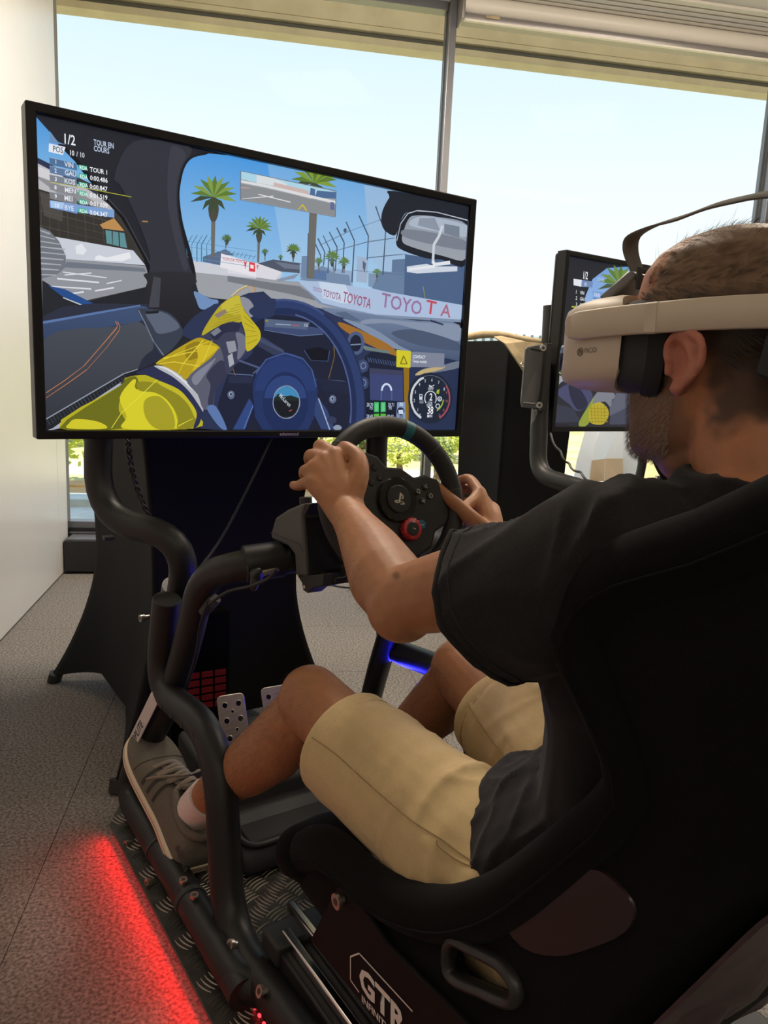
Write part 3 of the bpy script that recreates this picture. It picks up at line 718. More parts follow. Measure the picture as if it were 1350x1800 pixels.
~20242e 3110,14940 5600,14940 5460,14470 4810,14590 3960,14580 3500,14500 3310,14210 3190,13920 2900,13980 2770,14160 2790,14440 2970,14770
~1d212b 3610,14560 4370,14660 5450,14610 5500,13480 4700,13520 4150,13500 3440,13600 3230,13750 3310,14210
~8c97a8|9a9fa8 3760,14470 4440,14540 5460,14480 5490,13640 4700,13620 3660,13720 3410,13820 3440,14050 3560,14340
~a9b4c4 3850,14450 4440,14520 5450,14470 5460,14190 4780,14190 3630,14210
~787f8c 3520,14110 4780,14140 5470,14070 5480,13860 4490,13850 3470,13920
8a93a3 3910,14430 4380,14500 4590,14210 3860,14250
76808f 4700,14410 5200,14410 5220,14130 4710,14180
c9cfd8 4600,14360 4500,14070 4580,14060 4680,14350
c9cfd8 4500,14080 4360,13870 4440,13850 4570,14050
c9cfd8 4360,13860 4360,13390 4440,13400 4440,13870
e0e4ea 4360,13450 4430,13320 4510,13350 4440,13480
e0e4ea 4460,13370 3630,13190 3650,13130 4480,13300
dde1e8 4480,13340 4970,13440 4950,13530 4460,13420
b5bcc8 3260,13800 3350,14220 3330,14220 3240,13800
b5bcc8 3350,14210 3560,14490 3540,14500 3330,14220
b5bcc8 3560,14480 3840,14590 3830,14610 3550,14500
b5bcc8 3840,14580 4430,14640 4430,14660 3840,14610
b5bcc8 4430,14640 5450,14590 5460,14620 4440,14660
3a3835 -4930,14900 -4550,14530 -4250,14280 -4010,14000 -3700,13670 -3410,13390 -3190,13060 -2960,12680 -2850,12320 -2950,12070 -4940,11390 -4940,11920
4a94d8|7ab4e2 -4930,14900 -4740,14720 -4480,14460 -4150,14180 -3910,13880 -4490,14050 -4950,14190
2c3350 -4950,14200 -4490,14050 -4010,13830 -3840,13700 -3980,13740 -4950,14100
b9b8bd -4950,14100 -3980,13760 -3550,13510 -3560,13400 -4940,13650
d0ced2 -4950,14050 -4500,13950 -4500,13810 -4950,13870
8f8d90 -4950,13870 -4260,13720 -3700,13490 -3700,13430 -4510,13570 -4940,13830
35322f -4940,13650 -3560,13430 -3120,12810 -3230,12750 -4730,12830 -4920,13000
4c4844 -4910,13610 -4510,13540 -4520,13120 -4850,13180
504b46 -4890,13610 -4920,12820 -4910,12830 -4880,13610
504b46 -4750,13590 -4760,12810 -4750,12810 -4740,13590
504b46 -4590,13560 -4600,12800 -4590,12800 -4590,13570
504b46 -4440,13540 -4430,12790 -4420,12790 -4430,13540
504b46 -4290,13520 -4260,12770 -4260,12770 -4280,13520
504b46 -4130,13490 -4100,12760 -4090,12760 -4120,13500
504b46 -3970,13470 -3920,12750 -3920,12750 -3960,13470
504b46 -3810,13440 -3750,12730 -3740,12730 -3800,13450
57524c -4930,13530 -3560,13360 -3560,13370 -4920,13540
57524c -4930,13400 -3490,13230 -3480,13240 -4930,13410
57524c -4930,13260 -3410,13100 -3410,13110 -4930,13270
57524c -4940,13130 -3340,12960 -3340,12970 -4940,13130
57524c -4940,12990 -3270,12830 -3270,12830 -4940,13000
b98a52 -3830,13170 -3560,13330 -3360,13110 -3780,13100
5d8d93 -3730,13080 -3360,13070 -3310,12790 -3710,12830
2c2a28 -3610,13070 -3600,12820 -3590,12820 -3590,13080
2c2a28 -3480,13070 -3470,12800 -3450,12810 -3460,13070
c6cbd6 -4730,12830 -3190,12760 -2950,12500 -4500,12440 -4630,12620
e4e6ea -3930,12550 -3860,12590 -3720,12560 -3570,12610 -3270,12720 -3230,12610 -3420,12520 -3720,12500 -3940,12490
dfe2e8 -4300,12700 -4180,12770 -4090,12650 -4150,12560 -4290,12560
8f9299 -4500,12440 -2950,12490 -2850,12320 -2950,12070 -4930,11440 -4930,12060 -4650,12130
6c7480 -4470,12390 -2970,12440 -2930,12370 -4510,12280
d9dce2 -4540,12180 -3730,12160 -3720,12180 -4540,12200
d9dce2 -4650,12040 -3870,12050 -3870,12080 -4650,12070
d9dce2 -3720,12050 -3430,12140 -3430,12160 -3730,12070
d9dce2 -4790,11890 -4020,11910 -4020,11940 -4790,11910
d9dce2 -4510,12130 -4010,12220 -4010,12240 -4510,12150
d9dce2 -4690,11720 -4160,11840 -4170,11870 -4690,11740
d9dce2 -3950,11880 -3580,11980 -3580,12010 -3950,11910
70747c -4940,12970 -4760,12920 -4600,12760 -4480,12500 -4490,12290 -4650,12130 -4940,12020
a6aab2 -4950,12900 -4760,12850 -4750,12880 -4940,12920
a6aab2 -4950,12800 -4670,12770 -4670,12790 -4940,12820
a6aab2 -4950,12700 -4590,12690 -4580,12710 -4950,12720
a6aab2 -4950,12600 -4500,12600 -4490,12630 -4950,12620
a6aab2 -4950,12500 -4480,12510 -4480,12530 -4950,12520
a6aab2 -4960,12390 -4530,12410 -4520,12430 -4960,12420
a6aab2 -4960,12290 -4570,12310 -4570,12330 -4960,12320
a6aab2 -4960,12190 -4610,12210 -4610,12230 -4960,12220
a6aab2 -4970,12090 -4660,12110 -4660,12130 -4970,12110
23262c -4920,12000 -4810,11940 -4520,11730 -4080,11570 -4930,11320
244c88 -4820,11910 -4510,11870 -3960,11640 -4130,11570 -4580,11740
c8ccd4 -4550,11700 -4150,11570 -4140,11590 -4550,11720
121419 -4570,14500 -4270,14250 -4220,14310 -4520,14560
121419 -4280,14260 -4040,13970 -3980,14030 -4220,14310
121419 -4040,13970 -3730,13640 -3670,13700 -3980,14030
121419 -3730,13640 -3440,13360 -3380,13420 -3670,13700
121419 -3440,13370 -3220,13040 -3160,13080 -3380,13420
121419 -3220,13040 -3000,12660 -2930,12710 -3150,13080
121419 -3000,12670 -2890,12310 -2810,12340 -2930,12700
40434c -3670,13660 -3340,13360 -3330,13370 -3650,13680
40434c -3350,13360 -3090,12920 -3070,12930 -3330,13370
40434c -3090,12920 -2820,12470 -2800,12480 -3070,12930
~30323b -3170,14820 -2250,15000 -1970,14890 -2170,14540 -2270,13900 -2170,13160 -2010,12570 -1900,12230 -2810,12140 -2850,12700 -3110,13400 -3400,13930 -3540,14120
~393b45 -2410,14860 -2170,14870 -2110,14720 -2250,14380 -2310,13890 -2230,13300 -2050,12600 -2170,12550 -2390,13280 -2490,14010
~171920 -1680,14920 -1970,14780 -2160,14560 -2260,14190 -2280,13890 -2230,13420 -2050,12830 -1950,12420 -1880,12430 -1990,12880 -2160,13430 -2230,13900 -2210,14200 -2120,14540 -1950,14750 -1640,14880
~2a2b31|1c1d24 -2930,12350 -1950,12460 -1910,12170 -1810,11800 -2160,11210 -2740,11540 -3040,11620 -2910,12140
41434c -2780,12300 -2630,12280 -2670,11690 -2890,11670
~20252f -1950,12240 -1810,12060 -1560,11990 -1020,11990 -890,12000 -930,11920 -1560,11880 -1850,11950 -1950,12090
~6f8cb8 -1910,12090 -1560,11970 -1380,11950 -1440,11800 -1760,11730 -1870,11910
~2b3040 -4940,11320 -3040,11720 -2970,11590 -2750,11170 -2580,10730 -3060,10410 -3170,10310 -4940,9370
~3f5174|344462 -4940,11200 -3060,11690 -3030,11400 -3560,11250 -4930,10910
~474c56|33363f -4930,10890 -3560,11230 -3050,11350 -2790,10900 -3050,10520 -3170,10350 -4930,9370
~272c3c -3020,10630 -2750,10830 -2580,10730 -3060,10400 -3130,10350
5a75a6 -4940,11230 -3060,11710 -3060,11680 -4940,11180
b8764e -4910,9860 -4550,10120 -4560,10130 -4920,9870
b8764e -4550,10120 -4210,10400 -4210,10410 -4560,10130
b8764e -4200,10400 -3850,10820 -3860,10830 -4210,10410
b8764e -3850,10820 -3550,11180 -3570,11190 -3860,10830
b8764e -3550,11180 -3520,11250 -3530,11260 -3570,11180
b8764e -3520,11260 -3560,11350 -3570,11340 -3530,11250
b8764e -4920,9760 -4490,10070 -4500,10080 -4920,9770
b8764e -4490,10070 -4140,10340 -4150,10350 -4500,10080
b8764e -4140,10340 -3740,10810 -3750,10810 -4150,10340
b8764e -3740,10810 -3490,11150 -3500,11160 -3750,10810
b8764e -3490,11160 -3470,11240 -3480,11240 -3500,11160
b8764e -3470,11240 -3520,11340 -3530,11330 -3480,11230
~363d4b -3120,11610 -2670,11640 -2400,11560 -2210,11350 -2180,11130 -2580,10710 -2790,10980 -2970,11370
~596274 -2950,11560 -2670,11610 -2420,11520 -2240,11300 -2670,11150 -2820,11310
1d2028 -2970,11580 -2670,11630 -2690,11570 -2930,11530
70798c -3110,11590 -2980,11350 -2960,11360 -3090,11600
70798c -2980,11350 -2800,10970 -2780,10980 -2960,11360
70798c -2790,10970 -2590,10700 -2570,10720 -2780,10980
~1f2228 -4940,9350 -3430,10280 -3130,10400 -3040,10350 -3390,10110 -4820,9170 -4950,9170
3d424c -4920,9340 -4870,9230 -4850,9240 -4910,9350
3d424c -4860,9380 -4810,9270 -4790,9280 -4850,9380
3d424c -4810,9410 -4750,9300 -4740,9310 -4790,9420
3d424c -4750,9450 -4690,9340 -4680,9350 -4740,9450
3d424c -4690,9480 -4630,9370 -4620,9380 -4680,9490
3d424c -4630,9520 -4570,9410 -4560,9420 -4620,9530
3d424c -4570,9550 -4510,9450 -4500,9450 -4560,9560
3d424c -4510,9590 -4460,9480 -4440,9490 -4500,9600
3d424c -4460,9620 -4400,9520 -4380,9530 -4440,9630
3d424c -4400,9660 -4340,9550 -4320,9560 -4380,9670
3d424c -4340,9700 -4280,9590 -4260,9600 -4320,9710
3d424c -4280,9730 -4220,9630 -4200,9630 -4260,9740
3d424c -4220,9770 -4160,9660 -4140,9670 -4200,9780
3d424c -4160,9810 -4100,9700 -4080,9710 -4140,9810
3d424c -4100,9840 -4030,9730 -4020,9740 -4080,9850
3d424c -4040,9880 -3970,9770 -3960,9780 -4020,9890
3d424c -3970,9920 -3910,9810 -3900,9820 -3960,9930
3d424c -3910,9950 -3850,9850 -3840,9850 -3900,9960
3d424c -3850,9990 -3790,9880 -3780,9890 -3840,10000
3d424c -3790,10030 -3730,9920 -3710,9930 -3780,10040
3d424c -3730,10070 -3670,9960 -3650,9970 -3720,10070
3d424c -3670,10100 -3600,9990 -3590,10000 -3650,10110
3d424c -3610,10140 -3540,10030 -3530,10040 -3590,10150
3d424c -3540,10180 -3480,10070 -3460,10080 -3530,10190
3d424c -3480,10220 -3420,10110 -3400,10120 -3470,10230
3d424c -3420,10260 -3350,10150 -3340,10160 -3400,10260
8f97a6 -4930,9340 -3420,10280 -3430,10300 -4940,9360
8f97a6 -3430,10280 -3130,10390 -3130,10410 -3430,10300
~a5a7ba -4820,9170 -3580,10050 -3490,10090 -3580,9980 -4690,9170
~2a3350 -2160,11150 -1970,11520 -1560,11800 -1310,11900 -60,12070 10,9170 -1750,9170 -1550,10200 -1470,10910
~2b3454 -880,12010 1230,11990 2400,11860 3150,11650 3830,11170 3960,9120 -1120,9120 -1140,10470
~1d2236 -520,11680 1240,11680 2000,11160 2200,9120 -1120,9120 -1130,10390 -550,10880
~6e7f9c|3e4b68 1220,12030 2620,11970 4020,11940 5400,11930 5470,10960 4900,10880 3830,11170 3160,11410 1970,11790 1540,11880
55657f 1540,11930 1850,11980 2290,11810 1970,11760
~8390a6 2300,11730 3200,11810 4030,11710 5430,11510 5370,11930 4020,11900 2620,11880
~48566f 3210,11560 3790,11710 4530,11650 5420,11460 5440,11260 4060,11330
~7d8ca6 1760,11810 2640,11650 3460,11290 3830,11160 3170,11230 2530,11510
~9c6a2c 1650,11720 1980,11670 2640,11470 3170,11270 3410,11100 3360,11010 2890,11140 2260,11350 1770,11570
24304e 3830,11170 5470,10990 5620,9120 3840,9120
~6d7686 4020,10550 4280,10730 4910,10860 5470,10990 5460,10810 4480,10620
~bda878 4020,10560 4280,10720 4940,10830 4910,10760 4420,10630
2a3550 4410,11950 4850,11880 4860,11920 4420,12000
~1a2136 2450,10950 3360,11020 3610,10730 3720,9470 2610,9460
3a4470 2600,10680 3620,10660 3680,9880 2660,9890
3c3f5c 2600,10680 3620,10660 3630,10540 2630,10540
8d6a1e 3640,10730 3820,10740 3890,9290 3760,9290
46557a 2520,10930 2580,10820 2610,10830 2540,10940
46557a 2590,10920 2660,10810 2680,10820 2620,10930
46557a 2670,10920 2730,10810 2750,10810 2690,10930
46557a 2740,10910 2800,10800 2830,10810 2760,10920
46557a 2820,10910 2880,10790 2900,10800 2840,10920
46557a 2890,10900 2950,10790 2980,10800 2910,10910
46557a 2970,10900 3030,10780 3050,10790 2990,10910
46557a 3040,10890 3100,10780 3130,10790 3060,10900
46557a 3120,10890 3180,10770 3200,10780 3140,10890
46557a 3190,10880 3260,10760 3280,10770 3220,10890
46557a 3270,10870 3330,10760 3360,10770 3290,10880
46557a 3340,10870 3410,10750 3430,10760 3370,10880
c9d8f0 2970,10130 2980,10180 3030,10170 3030,10130
c9d8f0 2980,10180 2990,10230 3040,10200 3030,10170
c9d8f0 2990,10230 3020,10270 3060,10230 3040,10200
c9d8f0 3020,10270 3050,10300 3080,10260 3060,10230
c9d8f0 3050,10300 3090,10320 3110,10270 3080,10260
c9d8f0 3090,10320 3140,10330 3140,10280 3110,10270
c9d8f0 3140,10330 3180,10320 3170,10270 3140,10280
c9d8f0 3180,10320 3230,10300 3200,10260 3170,10270
c9d8f0 3230,10300 3260,10270 3220,10240 3200,10260
c9d8f0 3260,10270 3290,10240 3240,10210 3220,10240
c9d8f0 3290,10240 3310,10190 3260,10180 3240,10210
c9d8f0 3310,10190 3320,10140 3260,10140 3260,10180
4f5f90 2970,10130 2970,9890 3010,9890 3010,10130
4f5f90 3290,10140 3300,9900 3340,9900 3320,10140
151a2a 2530,9860 3430,9880 3460,9410 2550,9400
3fae66 2780,9840 2930,9840 2940,9590 2790,9590
5fc884 2810,9810 2900,9810 2910,9610 2820,9610
55b838 2790,9540 2950,9550 2950,9430 2800,9430
3fae66 2980,9840 3130,9850 3150,9600 2990,9590
5fc884 3010,9820 3110,9820 3120,9620 3020,9610
55b838 2990,9550 3150,9550 3160,9430 3000,9430
7f95b8 3490,9850 3750,9860 3780,9410 3490,9410
8fa6c8 3490,9400 3760,9400 3760,9310 3500,9320
232b40 3740,9620 3730,9600 3720,9570 3710,9550 3680,9540 3650,9530 3620,9520 3590,9530 3560,9540 3540,9550 3520,9570 3500,9600 3500,9620 3500,9650 3510,9670 3530,9690 3550,9710 3580,9720 3610,9720 3640,9720 3670,9710 3700,9690 3720,9670 3730,9650
c8d4e8 3540,9650 3690,9660 3710,9550 3560,9550
3c4a70 -280,11660 1270,11530 1250,11410 640,11340 -280,11420
4c5a78 -260,11650 890,11660 810,11480 -260,11470
55637f -240,11650 870,11640 800,11500 -230,11480
9fb0cc 0,11540 390,11550 390,11570 0,11560
a05a6a 410,11550 610,11550 610,11570 410,11570
8a8a3a -180,11610 -190,11600 -190,11600 -190,11590 -200,11590 -210,11580 -220,11580 -230,11580 -240,11580 -250,11590 -250,11590 -260,11600 -260,11600 -260,11610 -250,11620 -250,11620 -240,11630 -230,11630 -220,11630 -210,11630 -200,11630 -200,11630 -190,11620 -190,11620
5a6a90 -280,11390 640,11320 640,11340 -280,11410
5a6a90 640,11320 1250,11400 1250,11420 640,11340
10131f 750,11020 1160,11110 1420,11030 1400,10810 960,10790
44557c 740,11010 930,10780 940,10790 760,11020
44557c 940,10780 1400,10780 1400,10790 940,10790
44557c 1410,10780 1450,11030 1430,11040 1390,10790
7a6030 1520,11350 1570,10910 1590,10910 1550,11350
7a6030 1570,10910 1430,10380 1450,10380 1590,10910
6a5028 -1060,10560 -940,10270 -920,10280 -1040,10570
4b5a80 2420,11270 2420,11200 2330,11220 2330,11270
4b5a80 2420,11200 2390,11130 2310,11170 2330,11220
4b5a80 2390,11130 2360,11070 2290,11120 2310,11170
4b5a80 2360,11070 2310,11020 2260,11090 2290,11120
4b5a80 2310,11020 2250,10990 2220,11070 2260,11090
4b5a80 2250,10990 2180,10980 2180,11060 2220,11070
4b5a80 2180,10980 2120,10980 2130,11060 2180,11060
4b5a80 2120,10980 2050,11010 2090,11080 2130,11060
4b5a80 2050,11010 2000,11050 2060,11110 2090,11080
4b5a80 2000,11050 1960,11100 2030,11150 2060,11110
4b5a80 1960,11100 1930,11170 2010,11200 2030,11150
4b5a80 1930,11170 1920,11240 2000,11250 2010,11200
4b5a80 1920,11240 1920,11320 2010,11300 2000,11250
4b5a80 1920,11320 1950,11380 2020,11350 2010,11300
4b5a80 1950,11380 1980,11440 2050,11390 2020,11350
4b5a80 1980,11440 2030,11490 2080,11420 2050,11390
4b5a80 2030,11490 2090,11520 2120,11450 2080,11420
4b5a80 2090,11520 2150,11540 2160,11460 2120,11450
4b5a80 2150,11540 2220,11530 2200,11450 2160,11460
4b5a80 2220,11530 2280,11510 2240,11440 2200,11450
4b5a80 2280,11510 2340,11470 2280,11410 2240,11440
4b5a80 2340,11470 2380,11410 2310,11370 2280,11410
4b5a80 2380,11410 2410,11350 2320,11320 2310,11370
4b5a80 2410,11350 2420,11270 2330,11270 2320,11320
1a2034 2330,11270 2330,11220 2310,11170 2290,11120 2260,11090 2220,11070 2180,11060 2130,11060 2090,11080 2060,11110 2030,11150 2010,11200 2000,11250 2010,11300 2020,11350 2050,11390 2080,11420 2120,11450 2160,11460 2200,11450 2240,11440 2280,11410 2310,11370 2320,11320
74849c 2000,11190 2320,11230 2320,11260 1990,11220
8f9a8a 2400,11150 3170,11060 3190,11110 2410,11210
687a76 2410,11200 3180,11130 3180,11060 2440,11110
39466a 2570,10730 2570,10690 2550,10650 2530,10610 2490,10580 2450,10570 2410,10560 2370,10560 2330,10580 2290,10600 2260,10630 2240,10670 2240,10710 2240,10750 2260,10790 2280,10830 2310,10860 2350,10870 2400,10880 2440,10880 2480,10860 2520,10840 2540,10810 2560,10770
6c7ca0 2500,10730 2500,10700 2470,10710 2480,10730
6c7ca0 2500,10700 2480,10670 2460,10690 2470,10710
6c7ca0 2480,10670 2450,10650 2440,10670 2460,10690
6c7ca0 2450,10650 2420,10640 2420,10660 2440,10670
6c7ca0 2420,10640 2380,10640 2390,10670 2420,10660
6c7ca0 2380,10640 2350,10660 2370,10680 2390,10670
6c7ca0 2350,10660 2330,10690 2360,10700 2370,10680
6c7ca0 2330,10690 2330,10730 2350,10730 2360,10700
6c7ca0 2330,10730 2330,10760 2360,10750 2350,10730
6c7ca0 2330,10760 2350,10790 2370,10770 2360,10750
6c7ca0 2350,10790 2380,10810 2390,10790 2370,10770
6c7ca0 2380,10810 2410,10820 2410,10790 2390,10790
6c7ca0 2410,10820 2440,10820 2430,10790 2410,10790
6c7ca0 2440,10820 2470,10800 2450,10780 2430,10790
6c7ca0 2470,10800 2490,10770 2470,10760 2450,10780
6c7ca0 2490,10770 2500,10730 2480,10730 2470,10760
39466a 2590,10310 2590,10270 2570,10220 2550,10190 2510,10160 2470,10150 2430,10140 2390,10140 2350,10160 2310,10180 2280,10220 2260,10250 2260,10300 2260,10340 2280,10380 2300,10410 2330,10440 2370,10460 2420,10460 2460,10460 2500,10450 2540,10420 2570,10390 2580,10350
6c7ca0 2520,10310 2520,10280 2490,10290 2500,10310
6c7ca0 2520,10280 2500,10250 2480,10270 2490,10290
6c7ca0 2500,10250 2470,10230 2460,10250 2480,10270
6c7ca0 2470,10230 2440,10220 2440,10250 2460,10250
6c7ca0 2440,10220 2400,10220 2410,10250 2440,10250
6c7ca0 2400,10220 2370,10240 2390,10260 2410,10250
6c7ca0 2370,10240 2350,10270 2380,10280 2390,10260
6c7ca0 2350,10270 2350,10310 2370,10310 2380,10280
6c7ca0 2350,10310 2350,10340 2380,10330 2370,10310
6c7ca0 2350,10340 2370,10380 2390,10360 2380,10330
6c7ca0 2370,10380 2400,10400 2410,10370 2390,10360
6c7ca0 2400,10400 2430,10400 2430,10380 2410,10370
6c7ca0 2430,10400 2460,10400 2460,10370 2430,10380
6c7ca0 2460,10400 2490,10380 2480,10360 2460,10370
6c7ca0 2490,10380 2520,10350 2490,10340 2480,10360
6c7ca0 2520,10350 2520,10310 2500,10310 2490,10340
323a52 -320,11250 210,10990 210,10880 20,10830 -550,11090 -460,11200
3f4a68 -370,11230 230,10970 220,10910 -410,11140
4c587a -960,10690 -390,10530 -370,10570 -950,10730
4c587a -390,10560 -550,10430 -530,10400 -370,10540
56658c -1140,10380 -540,10370 -540,10390 -1130,10400
56658c -550,10390 -600,10290 -570,10280 -530,10380
56658c -590,10300 -1130,10240 -1130,10210 -580,10270
56658c 1100,10330 1820,10310 1820,10340 1110,10360
56658c 1810,10310 2030,10280 2040,10300 1820,10340
56658c 2020,10290 2030,10060 2060,10060 2050,10290
20263c 1100,10370 2060,10310 2090,10010 1300,10080
262d46 -1130,10350 -540,10350 -550,10200 -1130,10180
5d6a86 -980,9930 -980,9900 -990,9880 -1000,9860 -1020,9840 -1040,9830 -1060,9830 -1080,9830 -1100,9840 -1120,9860 -1140,9880 -1140,9900 -1150,9920 -1140,9950 -1140,9970 -1120,9990 -1110,10000 -1080,10010 -1060,10020 -1040,10010 -1020,10010 -1000,9990 -990,9970 -980,9950
9aa6ba -1030,9940 -1030,9930 -1030,9920 -1040,9910 -1050,9900 -1060,9900 -1070,9890 -1080,9900 -1090,9900 -1100,9910 -1110,9920 -1110,9930 -1120,9940 -1110,9950 -1110,9960 -1100,9970 -1090,9980 -1080,9990 -1070,9990 -1060,9990 -1050,9980 -1040,9970 -1030,9960 -1030,9950
2a3145 -1040,9940 -1040,9930 -1040,9920 -1050,9920 -1050,9910 -1060,9910 -1070,9910 -1070,9910 -1080,9910 -1090,9920 -1090,9920 -1090,9930 -1090,9940 -1090,9940 -1090,9950 -1090,9960 -1080,9960 -1070,9960 -1070,9970 -1060,9970 -1050,9960 -1050,9960 -1040,9950 -1040,9940
5d6a86 1670,9890 1670,9860 1660,9840 1640,9810 1620,9800 1600,9790 1570,9780 1550,9790 1520,9800 1500,9810 1480,9830 1470,9860 1470,9880 1470,9910 1480,9930 1490,9950 1510,9970 1540,9980 1560,9990 1590,9980 1620,9970 1640,9960 1650,9940 1660,9910
9aa6ba 1610,9900 1610,9890 1600,9880 1600,9870 1580,9860 1570,9850 1560,9850 1540,9850 1530,9860 1520,9870 1510,9880 1510,9890 1500,9900 1500,9910 1510,9930 1520,9940 1530,9950 1540,9950 1550,9950 1570,9950 1580,9950 1590,9940 1600,9930 1610,9920
2a3145 1590,9900 1590,9890 1590,9880 1590,9880 1580,9870 1570,9870 1560,9870 1550,9870 1550,9870 1540,9880 1540,9880 1530,9890 1530,9900 1530,9910 1530,9910 1540,9920 1540,9930 1550,9930 1560,9930 1570,9930 1580,9930 1580,9920 1590,9920 1590,9910
2f467c -620,9860 -510,9690 -710,9150 -1010,9150
5a77b4 -540,9690 -760,9160 -740,9160 -520,9680
31436f 1140,9940 1420,9630 1650,9150 1280,9150 1000,9620
a0aecc 1160,9890 1500,9140 1530,9150 1190,9900
323a56 1700,9380 1690,9350 1680,9330 1660,9310 1630,9300 1600,9290 1560,9290 1530,9290 1500,9300 1470,9310 1450,9330 1430,9350 1430,9380 1430,9400 1440,9420 1460,9440 1490,9460 1520,9470 1560,9470 1590,9470 1630,9460 1650,9440 1680,9420 1690,9400
8a96ac 1850,9190 1850,9180 1840,9160 1820,9150 1790,9140 1760,9130 1730,9130 1700,9130 1670,9140 1650,9150 1630,9160 1620,9180 1610,9190 1610,9210 1630,9220 1640,9240 1670,9250 1700,9260 1730,9260 1760,9260 1790,9250 1810,9240 1830,9230 1850,9210
1f2c52 -760,11760 -670,11830 -510,11540 -580,11490
1f2c52 -670,11830 -580,11880 -430,11590 -510,11540
1f2c52 -580,11880 -480,11930 -360,11630 -430,11590
1f2c52 -480,11930 -380,11980 -280,11670 -360,11630
1f2c52 -380,11980 -290,12020 -190,11700 -280,11670
1f2c52 -290,12020 -180,12050 -110,11730 -190,11700
1f2c52 -180,12050 -80,12080 -30,11750 -110,11730
1f2c52 -80,12080 20,12100 60,11770 -30,11750
1f2c52 20,12100 130,12120 150,11780 60,11770
1f2c52 130,12120 240,12130 230,11790 150,11780
1f2c52 240,12130 340,12130 320,11790 230,11790
1f2c52 340,12130 450,12130 410,11790 320,11790
1f2c52 450,12130 560,12120 500,11780 410,11790
1f2c52 560,12120 670,12100 590,11760 500,11780
1f2c52 670,12100 770,12080 670,11740 590,11760
1f2c52 770,12080 880,12050 760,11720 670,11740
1f2c52 880,12050 990,12020 850,11680 760,11720
1f2c52 990,12020 1090,11970 930,11650 850,11680
1f2c52 1090,11970 1200,11930 1010,11600 930,11650
1f2c52 1200,11930 1300,11870 1100,11560 1010,11600
1f2c52 1300,11870 1400,11810 1180,11500 1100,11560
1f2c52 1400,11810 1490,11740 1260,11440 1180,11500
1f2c52 1490,11740 1590,11670 1330,11380 1260,11440
1f2c52 1590,11670 1680,11590 1400,11310 1330,11380
1f2c52 1680,11590 1770,11500 1480,11240 1400,11310
1f2c52 1770,11500 1850,11410 1540,11160 1480,11240
1f2c52 1850,11410 1930,11320 1610,11080 1540,11160
1f2c52 1930,11320 2010,11220 1670,10990 1610,11080
1f2c52 2010,11220 2080,11110 1730,10900 1670,10990
1f2c52 2080,11110 2150,11000 1780,10800 1730,10900
1f2c52 2150,11000 2210,10880 1830,10700 1780,10800
1f2c52 2210,10880 2270,10760 1880,10600 1830,10700
1f2c52 2270,10760 2320,10640 1920,10500 1880,10600
1f2c52 2320,10640 2370,10520 1950,10390 1920,10500
1f2c52 2370,10520 2410,10390 1990,10280 1950,10390
1f2c52 2410,10390 2440,10250 2010,10170 1990,10280
1f2c52 2440,10250 2470,10120 2040,10050 2010,10170
1f2c52 2470,10120 2490,9980 2050,9940 2040,10050
1f2c52 2490,9980 2510,9850 2070,9820 2050,9940
1f2c52 2510,9850 2520,9710 2070,9700 2070,9820
1f2c52 2520,9710 2520,9570 2080,9580 2070,9700
1f2c52 2520,9570 2520,9430 2070,9470 2080,9580
1f2c52 2520,9430 2510,9290 2070,9350 2070,9470
1f2c52 2510,9290 2490,9150 2050,9230 2070,9350
2b3c68 -560,11850 -470,11910 -400,11750 -490,11710
2b3c68 -470,11910 -370,11950 -310,11800 -400,11750
2b3c68 -370,11950 -260,11990 -220,11830 -310,11800
2b3c68 -260,11990 -160,12020 -130,11860 -220,11830
2b3c68 -160,12020 -60,12050 -30,11890 -130,11860
2b3c68 -60,12050 50,12070 70,11910 -30,11890
2b3c68 50,12070 160,12090 160,11920 70,11910
2b3c68 160,12090 270,12100 260,11930 160,11920
2b3c68 270,12100 380,12100 360,11930 260,11930
2b3c68 380,12100 480,12090 460,11920 360,11930
2b3c68 480,12090 590,12080 560,11910 460,11920
2b3c68 590,12080 700,12060 660,11890 560,11910
2b3c68 700,12060 810,12030 760,11870 660,11890
2b3c68 810,12030 920,12000 860,11830 760,11870
2b3c68 920,12000 1030,11960 950,11800 860,11830
2b3c68 1030,11960 1130,11920 1050,11750 950,11800
2b3c68 1130,11920 1240,11860 1140,11700 1050,11750
2b3c68 1240,11860 1340,11800 1230,11650 1140,11700
2b3c68 1340,11800 1440,11740 1320,11590 1230,11650
2b3c68 1440,11740 1540,11660 1410,11520 1320,11590
2b3c68 1540,11660 1630,11590 1500,11440 1410,11520
2b3c68 1630,11590 1720,11500 1580,11360 1500,11440
2b3c68 1720,11500 1810,11410 1650,11280 1580,11360
2b3c68 1810,11410 1890,11310 1730,11190 1650,11280
2b3c68 1890,11310 1970,11210 1800,11090 1730,11190
2b3c68 1970,11210 2040,11100 1860,10990 1800,11090
2b3c68 2040,11100 2110,10990 1930,10890 1860,10990
2b3c68 2110,10990 2170,10870 1980,10780 1930,10890
2b3c68 2170,10870 2230,10750 2040,10670 1980,10780
2b3c68 2230,10750 2290,10630 2080,10550 2040,10670
2b3c68 2290,10630 2330,10500 2130,10430 2080,10550
2b3c68 2330,10500 2370,10370 2160,10310 2130,10430
2b3c68 2370,10370 2410,10230 2190,10190 2160,10310
2b3c68 2410,10230 2440,10100 2220,10060 2190,10190
2b3c68 2440,10100 2460,9960 2240,9940 2220,10060
2b3c68 2460,9960 2470,9820 2250,9810 2240,9940
2b3c68 2470,9820 2480,9680 2260,9680 2250,9810
2b3c68 2480,9680 2480,9540 2260,9550 2260,9680
2b3c68 2480,9540 2480,9390 2250,9420 2260,9550
2b3c68 2480,9390 2470,9250 2240,9290 2250,9420
3c4d7c -350,11990 -270,12020 -260,11980 -330,11950
